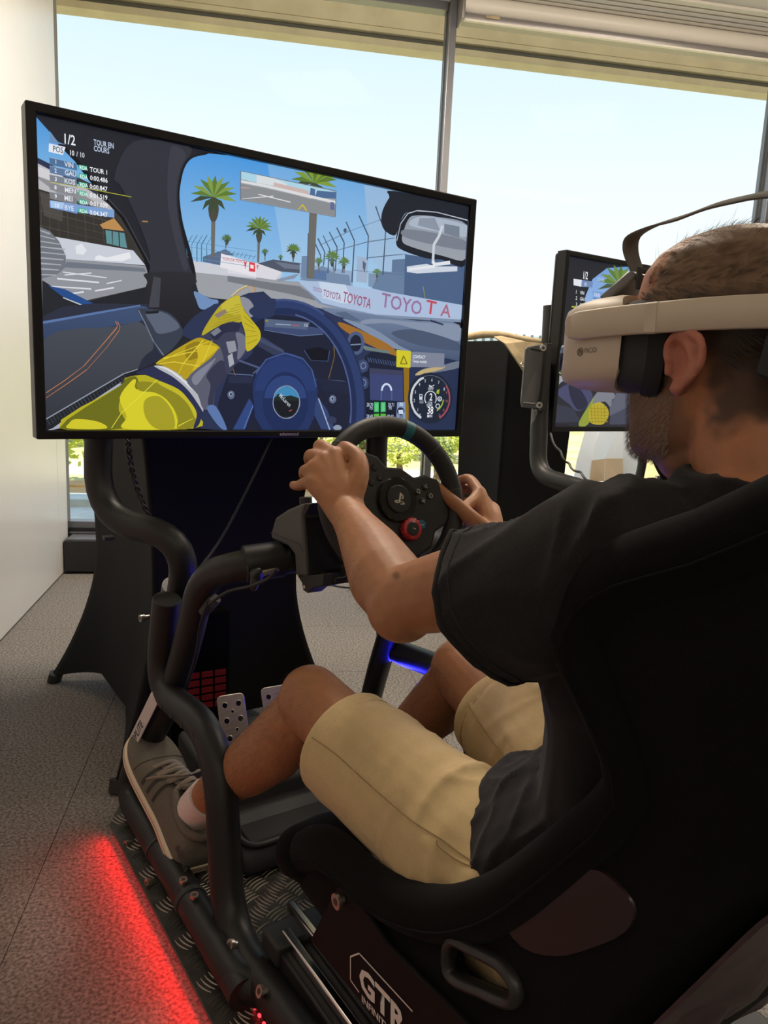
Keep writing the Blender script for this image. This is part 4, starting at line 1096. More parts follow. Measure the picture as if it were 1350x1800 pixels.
3c4d7c -270,12020 -190,12050 -180,12000 -260,11980
3c4d7c -190,12050 -110,12070 -100,12020 -180,12000
3c4d7c -110,12070 -30,12090 -30,12040 -100,12020
3c4d7c -30,12090 40,12110 50,12060 -30,12040
3c4d7c 40,12110 130,12120 130,12070 50,12060
3c4d7c 130,12120 210,12130 210,12080 130,12070
3c4d7c 210,12130 290,12130 290,12080 210,12080
3c4d7c 290,12130 370,12130 370,12080 290,12080
3c4d7c 370,12130 450,12130 450,12080 370,12080
3c4d7c 450,12130 530,12120 530,12070 450,12080
3c4d7c 530,12120 620,12110 610,12060 530,12070
3c4d7c 620,12110 700,12100 690,12050 610,12060
3c4d7c 700,12100 780,12080 770,12030 690,12050
3c4d7c 780,12080 860,12060 850,12010 770,12030
3c4d7c 860,12060 940,12030 920,11980 850,12010
3c4d7c 940,12030 1020,12000 1000,11950 920,11980
3c4d7c 1020,12000 1100,11970 1080,11920 1000,11950
3c4d7c 1100,11970 1180,11930 1160,11880 1080,11920
3c4d7c 1180,11930 1260,11890 1230,11840 1160,11880
4a5a88 490,11820 580,11800 570,11760 490,11780
4a5a88 580,11800 670,11780 660,11740 570,11760
4a5a88 670,11780 760,11760 750,11720 660,11740
4a5a88 760,11760 850,11720 840,11690 750,11720
4a5a88 850,11720 940,11690 930,11650 840,11690
4a5a88 940,11690 1030,11640 1010,11610 930,11650
4a5a88 1030,11640 1110,11590 1090,11560 1010,11610
4a5a88 1110,11590 1200,11540 1180,11500 1090,11560
4a5a88 1200,11540 1280,11480 1260,11440 1180,11500
4a5a88 1280,11480 1360,11410 1330,11380 1260,11440
4a5a88 1360,11410 1430,11340 1410,11310 1330,11380
4a5a88 1430,11340 1510,11260 1480,11230 1410,11310
4a5a88 1510,11260 1580,11180 1550,11150 1480,11230
4a5a88 1580,11180 1650,11100 1610,11070 1550,11150
4a5a88 1650,11100 1710,11000 1670,10980 1610,11070
4a5a88 1710,11000 1770,10910 1730,10890 1670,10980
4a5a88 1770,10910 1820,10810 1790,10790 1730,10890
4a5a88 1820,10810 1870,10710 1840,10690 1790,10790
4a5a88 1870,10710 1920,10600 1880,10580 1840,10690
4a5a88 1920,10600 1960,10490 1920,10480 1880,10580
4a5a88 1960,10490 2000,10380 1960,10370 1920,10480
4a5a88 2000,10380 2030,10270 1990,10260 1960,10370
4a5a88 2030,10270 2060,10150 2020,10140 1990,10260
4a5a88 2060,10150 2080,10030 2040,10020 2020,10140
4a5a88 2080,10030 2100,9910 2060,9910 2040,10020
4a5a88 2100,9910 2110,9790 2070,9790 2060,9910
4a5a88 2110,9790 2120,9670 2080,9670 2070,9790
4a5a88 2120,9670 2120,9550 2080,9550 2080,9670
4a5a88 2120,9550 2120,9430 2070,9430 2080,9550
4a5a88 2120,9430 2110,9300 2060,9310 2070,9430
22335f 1140,10080 1120,9840 1040,9620 900,9430 720,9290 520,9200 290,9170 70,9200 -130,9290 -300,9420 -440,9600 -520,9810 -550,10030 -530,10250 -450,10460 -330,10640 -160,10790 30,10880 250,10920 470,10910 680,10830 860,10700 1010,10520 1100,10310
263a6c 1080,10030 1060,9810 980,9600 860,9420 690,9280 500,9200 290,9170 90,9200 -100,9280 -260,9410 -390,9580 -470,9780 -500,9990 -470,10200 -400,10400 -290,10570 -130,10710 50,10800 250,10840 450,10820 650,10750 820,10620 950,10450 1040,10250
22335f -530,10030 1120,10080 1060,9440 910,9140 -280,9140 -480,9430
1d2c56 890,9780 880,9590 820,9410 730,9250 610,9130 460,9060 310,9030 150,9060 10,9130 -110,9250 -210,9400 -270,9570 -290,9760 -280,9940 -220,10120 -140,10270 -20,10380 120,10460 270,10490 420,10470 570,10410 700,10300 800,10150 860,9970
2c4176 -250,9870 -240,9970 -210,10070 -170,10160 -100,10240 -20,10310 70,10360 170,10390 270,10400 380,10400 480,10370 580,10330 660,10260 730,10190 790,10100 820,10000 840,9890
44588c -460,10410 -210,10740 -230,10760 -480,10430
44588c -210,10740 260,10900 250,10930 -220,10760
44588c 250,10900 700,10800 710,10830 260,10930
44588c 700,10810 960,10560 980,10570 720,10830
44588c 950,10560 1080,10160 1110,10170 980,10570
8794ac 680,9800 670,9700 630,9600 580,9520 500,9450 420,9410 320,9400 230,9410 140,9450 70,9510 10,9590 -30,9680 -40,9780 -30,9880 0,9980 50,10060 120,10120 210,10160 300,10180 400,10170 480,10130 560,10070 620,9990 660,9900
20262f 650,9800 640,9700 610,9610 560,9530 490,9470 410,9440 320,9420 230,9430 150,9470 80,9530 30,9600 -10,9690 -20,9780 -10,9880 20,9970 70,10040 140,10100 220,10140 300,10160 390,10150 470,10110 540,10060 600,9980 640,9890
3f86b4 -10,9880 10,9930 30,9980 60,10030 100,10070 140,10100 190,10130 250,10150 300,10150 360,10150 420,10140 470,10110 520,10080 560,10040 590,10000 620,9950 630,9890
1e2a28 -10,9870 100,9980 240,9920 430,9950 640,9890 650,9780 -10,9760
161a20 -20,9820 650,9830 590,9620 450,9460 200,9460 50,9610
b05050 390,9570 480,9610 470,9620 380,9590
~b3ab22 -4700,9170 -3500,10050 -3390,10210 -2980,10290 -2680,10180 -2280,10020 -2040,9790 -1860,9500 -1940,9170
~6b6c1c -4700,9170 -3500,10050 -3430,10170 -3170,10250 -3140,9990 -3470,9800 -3530,9550 -3440,9420 -3460,9170
~d3ca2c -3510,9800 -3280,10140 -3170,10180 -3170,9990 -2760,9930 -2440,9700 -2310,9390 -2350,9170 -3440,9170 -3370,9420
~8b8522 -3130,10140 -2680,10120 -2240,9940 -1880,9480 -1940,9200 -2290,9170 -2290,9430 -2520,9780 -2790,9930 -3100,9960
~bfb62a -2640,10160 -2240,9990 -2020,9770 -1860,9490 -1900,9400 -2040,9670 -2280,9900 -2680,10100
~a39b26 -2990,9770 -2680,9850 -2410,9550 -2370,9170 -2760,9170 -2990,9430
~cfc62c -4510,9270 -4370,9360 -3950,9310 -3790,9170 -4510,9170
e0d848 -3680,9170 -3470,9490 -3480,9500 -3690,9180
e0d848 -3470,9490 -3130,9800 -3140,9810 -3480,9500
e0d848 -3130,9800 -2710,10210 -2720,10220 -3140,9810
d8d040 -2280,9210 -1940,9390 -1940,9400 -2290,9230
~2b2f4d -3170,10310 -3060,10390 -2750,10490 -2440,10430 -2120,10220 -1840,9870 -1740,9600 -1800,9280 -1940,9170 -1860,9500 -2040,9790 -2280,10020 -2680,10180 -2980,10290
~b0b2ba -2790,10490 -2480,10460 -2120,10230 -1860,9970 -1730,9680 -1720,9540 -1800,9660 -2040,9980 -2360,10250 -2670,10410
~d6d8dc -2750,10490 -2480,10440 -2160,10230 -1960,10030 -2000,10030 -2200,10200 -2480,10390
~b0981f -2750,10540 -2440,10770 -1960,11070 -1720,11120 -1330,10940 -1550,10710 -2080,10240 -2240,10330 -2580,10490
~8f7a1a -2080,10950 -1800,11040 -1760,10770 -2040,10640 -2120,10790
~cdb42a -1840,10960 -1390,10950 -1640,10700 -1960,10410 -1840,10690
dccb3c -2670,10530 -2360,10580 -2360,10600 -2680,10540
dccb3c -2360,10580 -1800,10510 -1800,10530 -2360,10600
dccb3c -2280,10300 -2160,10560 -2170,10560 -2290,10310
dccb3c -2160,10550 -1710,11080 -1730,11090 -2170,10570
dccb3c -2590,10640 -2080,10780 -2090,10800 -2600,10660
dccb3c -2080,10780 -1840,10840 -1840,10850 -2090,10800
dccb3c -2750,10540 -2240,10780 -2250,10790 -2750,10550
dccb3c -2240,10780 -1550,11070 -1560,11080 -2250,10790
dccb3c -1710,10620 -1510,11090 -1520,11100 -1730,10620
~595b6c -2080,10240 -1550,10710 -1330,10940 -1230,10720 -1160,10370 -1420,10040 -1500,9640 -1720,9610 -1840,9910
~34364b -1640,10350 -1300,10680 -1160,10370 -1420,10040 -1500,9660 -1610,9740 -1550,10120
~7d8090 -1960,10300 -1550,10630 -1430,10710 -1680,10350 -1880,10110
~3b3e54 -1800,11150 -1560,11360 -1230,11500 -860,11470 -700,10930 -960,10620 -1160,10370 -1310,10910 -1560,11110
~2a2c44 -1560,11250 -1270,11460 -890,11490 -930,11330 -1220,11270 -1430,11100
8e909c -1200,11080 -990,11120 -940,10900 -1130,10830
~6d6f80 -970,11290 -750,11230 -730,10950 -920,10700 -920,11020
a4a6b0 -1160,10770 -1050,10850 -1000,10610 -1110,10530
777a88 -1560,11250 -1390,11380 -1310,11300 -1470,11180
~b0a22a -1750,11180 -1640,11430 -1310,11880 -940,12100 -860,11960 -830,11550 -1140,11520 -1480,11340
~c2b53a -1310,11860 -940,12090 -870,11960 -870,11690 -1190,11700
~c0b02a -860,12000 -620,11630 -390,11370 -410,11130 -700,10900 -750,11300 -840,11570
8d8020 -1560,11360 -860,11590 -870,11600 -1560,11370
8d8020 -1470,11440 -860,11640 -870,11650 -1470,11450
8d8020 -1380,11530 -870,11700 -870,11710 -1380,11540
8d8020 -1280,11610 -870,11750 -870,11760 -1290,11620
8d8020 -1190,11700 -870,11800 -870,11810 -1200,11710
8d8020 -1100,11780 -870,11860 -870,11870 -1100,11790
8d8020 -1010,11870 -870,11910 -870,11920 -1010,11880
8d8020 -810,11810 -590,11570 -580,11580 -800,11820
8d8020 -790,11660 -560,11490 -550,11500 -780,11670
8d8020 -770,11510 -530,11410 -520,11420 -760,11520
8d8020 -750,11360 -500,11340 -500,11350 -740,11370
8d8020 -730,11210 -470,11260 -470,11270 -730,11220
8d8020 -700,11060 -440,11180 -450,11190 -710,11070
8a7a6c -1480,11630 -1230,11780 -1180,11710 -1390,11570
~8a8c98 -870,12060 -660,12030 -530,11830 -610,11650 -800,11830
~2a3456 -650,11820 -60,12110 -50,11760 -270,11660 -500,11660
~5a75a8 -1630,9640 -1420,9660 -1160,9170 -1290,9170 -1500,9400
6c8fb8 -4710,14700 -4580,14540 -4430,14510 -4720,14500
dfe6f0 -4730,14480 -4440,14470 -4490,14320 -4740,14330
4f6f96 -4730,14230 -4250,14210 -4240,14090 -4730,14110
9fb2c8 -4730,14230 -4250,14220 -4250,14220 -4730,14240
5b789c -4730,14080 -4250,14060 -4240,13930 -4730,13960
9fb2c8 -4730,14080 -4250,14060 -4250,14070 -4730,14090
7a828e -4740,13930 -4260,13910 -4240,13780 -4730,13810
9fb2c8 -4740,13930 -4260,13910 -4260,13920 -4740,13930
85868c -4740,13780 -4260,13750 -4250,13620 -4740,13660
9fb2c8 -4740,13780 -4260,13750 -4260,13760 -4740,13780
7d7e84 -4750,13630 -4260,13590 -4250,13460 -4740,13500
9fb2c8 -4750,13620 -4270,13600 -4260,13600 -4750,13630
6f93c4 -4750,13460 -4270,13430 -4250,13300 -4750,13340
7c9fd0 -4740,13470 -3560,13480 -3560,13330 -4730,13340
a9c6ec -4740,13470 -4490,13470 -4510,13350 -4730,13340
3fae96 -4210,14200 -4060,14200 -4070,14120 -4220,14120
3fae96 -4210,14050 -4060,14050 -4080,13960 -4220,13960
3fae96 -4220,13890 -4060,13890 -4080,13800 -4220,13810
3fae96 -4220,13740 -4070,13730 -4080,13650 -4230,13650
3fae96 -4220,13580 -4070,13580 -4090,13490 -4230,13500
3fae96 -4230,13420 -4070,13410 -4090,13330 -4240,13330
c8c83c -4730,13790 -4050,13790 -4050,13800 -4730,13800
c8c83c -4050,13790 -3220,13770 -3220,13780 -4050,13800
a07a50 -3020,13330 -2900,13340 -2900,13370 -3010,13360
cfc62a 3380,11170 3830,11160 3840,10740 3400,10740
7c8296 3830,11150 4930,11160 4940,10800 3840,10760
7f7a20 3540,10820 3630,11030 3590,11040 3500,10830
7f7a20 3590,11030 3710,10830 3750,10840 3620,11040
7f7a20 3730,10850 3520,10840 3520,10810 3730,10820
1c2536 5300,10000 5290,9820 5220,9660 5110,9510 4960,9400 4780,9330 4590,9310 4390,9330 4210,9400 4050,9500 3920,9640 3840,9800 3810,9970 3820,10140 3880,10300 3990,10440 4130,10550 4300,10620 4490,10650 4680,10640 4870,10580 5030,10480 5170,10340 5260,10180
c8ccd4 4260,9430 4210,9460 4240,9510 4290,9490
c8ccd4 4210,9460 4160,9490 4200,9540 4240,9510
c8ccd4 4160,9490 4110,9530 4160,9570 4200,9540
c8ccd4 4110,9530 4070,9560 4120,9600 4160,9570
c8ccd4 4070,9560 4030,9600 4080,9640 4120,9600
c8ccd4 4030,9600 4000,9650 4050,9680 4080,9640
c8ccd4 4000,9650 3970,9690 4020,9720 4050,9680
c8ccd4 3970,9690 3940,9740 4000,9770 4020,9720
c8ccd4 3940,9740 3920,9790 3980,9810 4000,9770
c8ccd4 3920,9790 3900,9840 3970,9860 3980,9810
c8ccd4 3900,9840 3890,9900 3950,9900 3970,9860
c8ccd4 3890,9900 3880,9950 3950,9950 3950,9900
c8ccd4 3880,9950 3880,10000 3950,10000 3950,9950
c8ccd4 3880,10000 3880,10050 3950,10050 3950,10000
c8ccd4 3880,10050 3890,10110 3960,10090 3950,10050
c8ccd4 3890,10110 3900,10160 3970,10140 3960,10090
c8ccd4 3900,10160 3920,10210 3980,10180 3970,10140
c8ccd4 3920,10210 3940,10250 4000,10230 3980,10180
c8ccd4 3940,10250 3970,10300 4030,10270 4000,10230
c8ccd4 3970,10300 4000,10340 4060,10310 4030,10270
c8ccd4 4000,10340 4040,10380 4090,10340 4060,10310
c8ccd4 4040,10380 4080,10420 4130,10380 4090,10340
c8ccd4 4080,10420 4120,10460 4160,10410 4130,10380
c8ccd4 4120,10460 4170,10490 4210,10440 4160,10410
c8ccd4 4170,10490 4220,10510 4250,10460 4210,10440
c8ccd4 4220,10510 4270,10530 4300,10480 4250,10460
a04a5c 5070,10340 5100,10300 5060,10270 5030,10310
a04a5c 5100,10300 5130,10250 5090,10230 5060,10270
a04a5c 5130,10250 5160,10210 5110,10190 5090,10230
a04a5c 5160,10210 5180,10160 5130,10140 5110,10190
a04a5c 5180,10160 5200,10110 5150,10100 5130,10140
a04a5c 5200,10110 5210,10050 5160,10050 5150,10100
a04a5c 5210,10050 5220,10000 5170,10000 5160,10050
a04a5c 5220,10000 5220,9950 5170,9950 5170,10000
a04a5c 5220,9950 5220,9900 5170,9900 5170,9950
a04a5c 5220,9900 5210,9850 5160,9860 5170,9900
a04a5c 5210,9850 5200,9790 5150,9810 5160,9860
a04a5c 5200,9790 5180,9750 5130,9760 5150,9810
a04a5c 5180,9750 5160,9700 5110,9720 5130,9760
a04a5c 5160,9700 5140,9650 5090,9680 5110,9720
a04a5c 5140,9650 5100,9610 5060,9640 5090,9680
a04a5c 5100,9610 5070,9570 5030,9600 5060,9640
a04a5c 5070,9570 5030,9530 4990,9560 5030,9600
a04a5c 5030,9530 4990,9500 4950,9530 4990,9560
a04a5c 4990,9500 4940,9460 4910,9500 4950,9530
a04a5c 4940,9460 4900,9440 4870,9480 4910,9500
5a6478 4270,10530 4340,10560 4340,10540 4280,10520
5a6478 4340,10560 4410,10570 4410,10560 4340,10540
5a6478 4410,10570 4480,10580 4480,10560 4410,10560
5a6478 4480,10580 4550,10580 4550,10560 4480,10560
5a6478 4550,10580 4630,10570 4620,10560 4550,10560
5a6478 4630,10570 4700,10560 4690,10540 4620,10560
5a6478 4700,10560 4770,10540 4760,10520 4690,10540
5a6478 4770,10540 4840,10510 4830,10500 4760,10520
5a6478 4840,10510 4900,10480 4890,10460 4830,10500
5a6478 4900,10480 4960,10440 4950,10430 4890,10460
5a6478 4960,10440 5020,10390 5000,10380 4950,10430
5a6478 5020,10390 5070,10340 5050,10330 5000,10380
9ab23a 5000,9950 5000,9920 4960,9930 4960,9950
9ab23a 5000,9920 4990,9890 4950,9900 4960,9930
9ab23a 4990,9890 4980,9860 4950,9870 4950,9900
9ab23a 4980,9860 4970,9830 4940,9840 4950,9870
9ab23a 4970,9830 4960,9800 4920,9820 4940,9840
9ab23a 4960,9800 4940,9770 4910,9790 4920,9820
9ab23a 4940,9770 4920,9750 4890,9770 4910,9790
9ab23a 4920,9750 4900,9720 4870,9740 4890,9770
9ab23a 4900,9720 4880,9700 4850,9720 4870,9740
9ab23a 4880,9700 4850,9680 4820,9700 4850,9720
9ab23a 4850,9680 4820,9660 4800,9690 4820,9700
9ab23a 4820,9660 4790,9640 4770,9670 4800,9690
c8ccd6 4390,9840 4370,9870 4400,9890 4420,9860
c8ccd6 4370,9870 4350,9910 4380,9920 4400,9890
c8ccd6 4350,9910 4340,9940 4370,9950 4380,9920
c8ccd6 4340,9940 4340,9980 4370,9980 4370,9950
c8ccd6 4340,9980 4340,10020 4370,10010 4370,9980
c8ccd6 4340,10020 4350,10050 4380,10050 4370,10010
c8ccd6 4350,10050 4370,10090 4390,10070 4380,10050
c8ccd6 4370,10090 4390,10120 4410,10100 4390,10070
c8ccd6 4390,10120 4420,10140 4440,10120 4410,10100
c8ccd6 4420,10140 4450,10160 4470,10140 4440,10120
c8ccd6 4450,10160 4490,10170 4500,10150 4470,10140
c8ccd6 4490,10170 4530,10170 4530,10150 4500,10150
c8ccd6 4530,10170 4570,10170 4570,10150 4530,10150
c8ccd6 4570,10170 4610,10160 4600,10140 4570,10150
c8ccd6 4610,10160 4640,10150 4630,10120 4600,10140
c8ccd6 4640,10150 4680,10120 4660,10110 4630,10120
c8ccd6 4680,10120 4710,10100 4680,10080 4660,10110
c8ccd6 4710,10100 4730,10060 4700,10050 4680,10080
c8ccd6 4730,10060 4740,10030 4710,10020 4700,10050
c8ccd6 4740,10030 4750,9990 4720,9990 4710,10020
c8ccd6 4750,9990 4750,9950 4720,9960 4720,9990
c8ccd6 4750,9950 4750,9920 4720,9920 4720,9960
c8ccd6 4750,9920 4730,9880 4710,9890 4720,9920
c8ccd6 4730,9880 4710,9850 4690,9870 4710,9890
c8d0dc 4170,10080 4270,10080 4280,9930 4180,9930
1c2536 4190,10060 4250,10060 4250,10010 4200,10010
c8d0dc 4930,9970 4930,9940 4900,9950 4900,9970
c8d0dc 4930,9940 4910,9920 4890,9940 4900,9950
c8d0dc 4910,9920 4870,9900 4870,9930 4890,9940
c8d0dc 4870,9900 4840,9900 4840,9930 4870,9930
c8d0dc 4840,9900 4800,9920 4820,9940 4840,9930
c8d0dc 4800,9920 4780,9940 4810,9950 4820,9940
c8d0dc 4780,9940 4770,9970 4800,9970 4810,9950
c8d0dc 4770,9970 4770,9990 4800,9980 4800,9970
c8d0dc 4770,9990 4800,10020 4820,10000 4800,9980
c8d0dc 4800,10020 4830,10030 4840,10010 4820,10000
c8d0dc 4830,10030 4860,10030 4860,10010 4840,10010
c8d0dc 4860,10030 4900,10020 4880,10000 4860,10010
c8d0dc 4900,10020 4920,10000 4900,9990 4880,10000
c8d0dc 4920,10000 4930,9970 4900,9970 4900,9990
c8d0dc 4820,9950 4880,9950 4880,9980 4820,9980
9ab23a 4740,10200 4830,10220 4820,10100 4730,10110
c8d0dc 4880,9780 4870,9750 4850,9760 4850,9780
c8d0dc 4870,9750 4850,9720 4840,9740 4850,9760
c8d0dc 4850,9720 4820,9710 4820,9730 4840,9740
c8d0dc 4820,9710 4790,9710 4790,9730 4820,9730
c8d0dc 4790,9710 4760,9720 4770,9740 4790,9730
c8d0dc 4760,9720 4730,9750 4760,9750 4770,9740
c8d0dc 4730,9750 4720,9770 4750,9770 4760,9750
c8d0dc 4720,9770 4730,9800 4750,9790 4750,9770
c8d0dc 4730,9800 4750,9830 4770,9810 4750,9790
c8d0dc 4750,9830 4780,9840 4790,9820 4770,9810
c8d0dc 4780,9840 4810,9840 4810,9820 4790,9820
c8d0dc 4810,9840 4850,9830 4830,9810 4810,9820
c8d0dc 4850,9830 4870,9800 4850,9800 4830,9810
c8d0dc 4870,9800 4880,9780 4850,9780 4850,9800
c8d0dc 4460,10310 4560,10280 4570,10290 4470,10330
c8d0dc 4570,10280 4650,10320 4630,10340 4560,10290
c8d0dc 4480,10310 4580,10300 4570,10260 4480,10270
343a4a 5430,14590 5430,13520 5470,13520 5470,14590
343a4a 5430,13520 5470,12450 5510,12450 5470,13520"""
TXT1 = [('TOYOTA', 0.091, 1.238, 0.01, '8c6e94', 0.46, -7),
('TOYOTA', 0.119, 1.228, 0.0167, '8c5a7c', 0.52, -7),
('TOYOTA', 0.173, 1.221, 0.0246, '985070', 0.58, -7),
('TOYO', 0.283, 1.219, 0.0353, '94709a', 0.92, -5),
('T', 0.421, 1.215, 0.0352, 'c04858', 1.15, -5),
('A', 0.471, 1.212, 0.0328, 'a86880', 1.1, -5),
('TOYOTA TOYOTA', -0.13, 1.279, 0.0068, 'c04a5a', 0.72, 0),
('28.70', 0.254, 0.973, 0.0093, 'b8c4dc', 0.7, 0),
('PSI', 0.264, 0.965, 0.0079, 'b8c4dc', 0.7, 0),
('28.71', 0.319, 0.974, 0.0095, 'b8c4dc', 0.7, 0),
('PSI', 0.322, 0.966, 0.008, 'b8c4dc', 0.7, 0),
('28.43', 0.255, 0.944, 0.0093, 'b8c4dc', 0.7, 0),
('28.43', 0.318, 0.944, 0.0095, 'b8c4dc', 0.7, 0),
('0%', 0.357, 0.945, 0.0089, '20283a', 0.8, 0),
('0%', 0.355, 0.976, 0.0088, 'dbe4f4', 0.8, 0),
('152', 0.071, 1.155, 0.0067, 'c8d2e0', 0.8, 0),
('McLaren', 0.01, 0.993, 0.01, 'b4bcc8', 0.8, -42),
('1/2', -0.449, 1.453, 0.0183, 'e8ecf2', 0.72, 0),
('TOUR EN', -0.393, 1.461, 0.0104, 'c4d2ea', 0.62, 0),
('COURS', -0.393, 1.45, 0.0104, 'c4d2ea', 0.62, 0),
('POS', -0.467, 1.435, 0.0107, '4a5260', 0.7, 0),
('10', -0.438, 1.434, 0.0097, 'f0f2f6', 0.7, 0),
('/ 10', -0.425, 1.434, 0.0093, 'd8dce4', 0.75, 0),
('1', -0.464, 1.414, 0.0075, 'eef2f8', 0.8, 0),
('VIN', -0.447, 1.412, 0.0092, 'e2e8f0', 0.8, 0),
('RDA', -0.42, 1.412, 0.0071, 'e8fff4', 0.75, 0),
('TOUR 1', -0.401, 1.411, 0.0088, 'f2f4f8', 0.8, 0),
('2', -0.465, 1.398, 0.0075, 'eef2f8', 0.8, 0),
('GAU', -0.447, 1.397, 0.0092, 'e2e8f0', 0.8, 0),
('RDA', -0.42, 1.396, 0.0071, 'e8fff4', 0.75, 0),
('0:00.486', -0.401, 1.396, 0.0088, 'f2f4f8', 0.8, 0),
('3', -0.465, 1.383, 0.0075, 'eef2f8', 0.8, 0),
('KOS', -0.448, 1.382, 0.0092, 'e2e8f0', 0.8, 0),
('RDA', -0.42, 1.381, 0.0071, 'e8fff4', 0.75, 0),
('0:00.847', -0.402, 1.38, 0.0088, 'f2f4f8', 0.8, 0),
('8', -0.466, 1.368, 0.0075, 'eef2f8', 0.8, 0),
('MEN', -0.448, 1.366, 0.0092, 'e2e8f0', 0.8, 0),
('RDA', -0.421, 1.365, 0.0071, 'e8fff4', 0.75, 0),
('0:01.519', -0.402, 1.364, 0.0088, 'f2f4f8', 0.8, 0),
('9', -0.466, 1.352, 0.0076, 'eef2f8', 0.8, 0),
('MEI', -0.449, 1.351, 0.0093, 'e2e8f0', 0.8, 0),
('RDA', -0.421, 1.349, 0.0071, 'e8fff4', 0.75, 0),
('0:01.639', -0.402, 1.349, 0.0088, 'f2f4f8', 0.8, 0),
('10', -0.467, 1.336, 0.0076, 'eef2f8', 0.8, 0),
('BYE', -0.449, 1.334, 0.0093, 'e2e8f0', 0.8, 0),
('RDA', -0.422, 1.333, 0.0072, 'e8fff4', 0.75, 0),
('0:04.347', -0.403, 1.332, 0.0089, 'f2f4f8', 0.8, 0),
('CONTACT', 0.389, 1.099, 0.0081, 'e8ecf4', 0.75, 0),
('Temps invalidé', 0.389, 1.088, 0.0074, 'e0e4ee', 0.75, 0),
('0', 0.42, 0.949, 0.0083, 'c8d0dc', 0.8, 0),
('1', 0.412, 0.963, 0.0082, 'c8d0dc', 0.8, 0),
('2', 0.399, 0.987, 0.0082, 'c8d0dc', 0.8, 0),
('3', 0.401, 1.009, 0.0082, 'c8d0dc', 0.8, 0),
('4', 0.413, 1.029, 0.0082, 'c8d0dc', 0.8, 0),
('5', 0.431, 1.039, 0.0082, 'c8d0dc', 0.8, 0),
('6', 0.453, 1.042, 0.0083, 'c8d0dc', 0.8, 0),
('7', 0.476, 1.036, 0.0084, 'c8d0dc', 0.8, 0),
('8', 0.496, 1.019, 0.0084, 'c8d0dc', 0.8, 0),
('9', 0.505, 1.01, 0.0074, 'b06a74', 0.7, 0),
('10', 0.505, 0.988, 0.0074, 'b06a74', 0.7, 0),
('11', 0.497, 0.964, 0.0074, 'b06a74', 0.7, 0),
('12', 0.484, 0.949, 0.0074, 'b06a74', 0.7, 0),
('2', 0.45, 0.992, 0.0196, 'f0f2f6', 0.8, 0),
('5228', 0.445, 0.982, 0.0073, 'c8d0dc', 0.8, 0),
('TR/MIN', 0.441, 0.976, 0.0057, 'c8d0dc', 0.8, 0),
('38', 0.445, 0.956, 0.0212, 'f0f2f6', 0.72, 0),
('MPH', 0.446, 0.947, 0.0079, 'e0e4ec', 0.8, 0),
('154°F', 0.443, 1.019, 0.0075, 'd8dee8', 0.8, 0),
('11.5', 0.418, 0.984, 0.0075, 'd8dee8', 0.75, 0)]
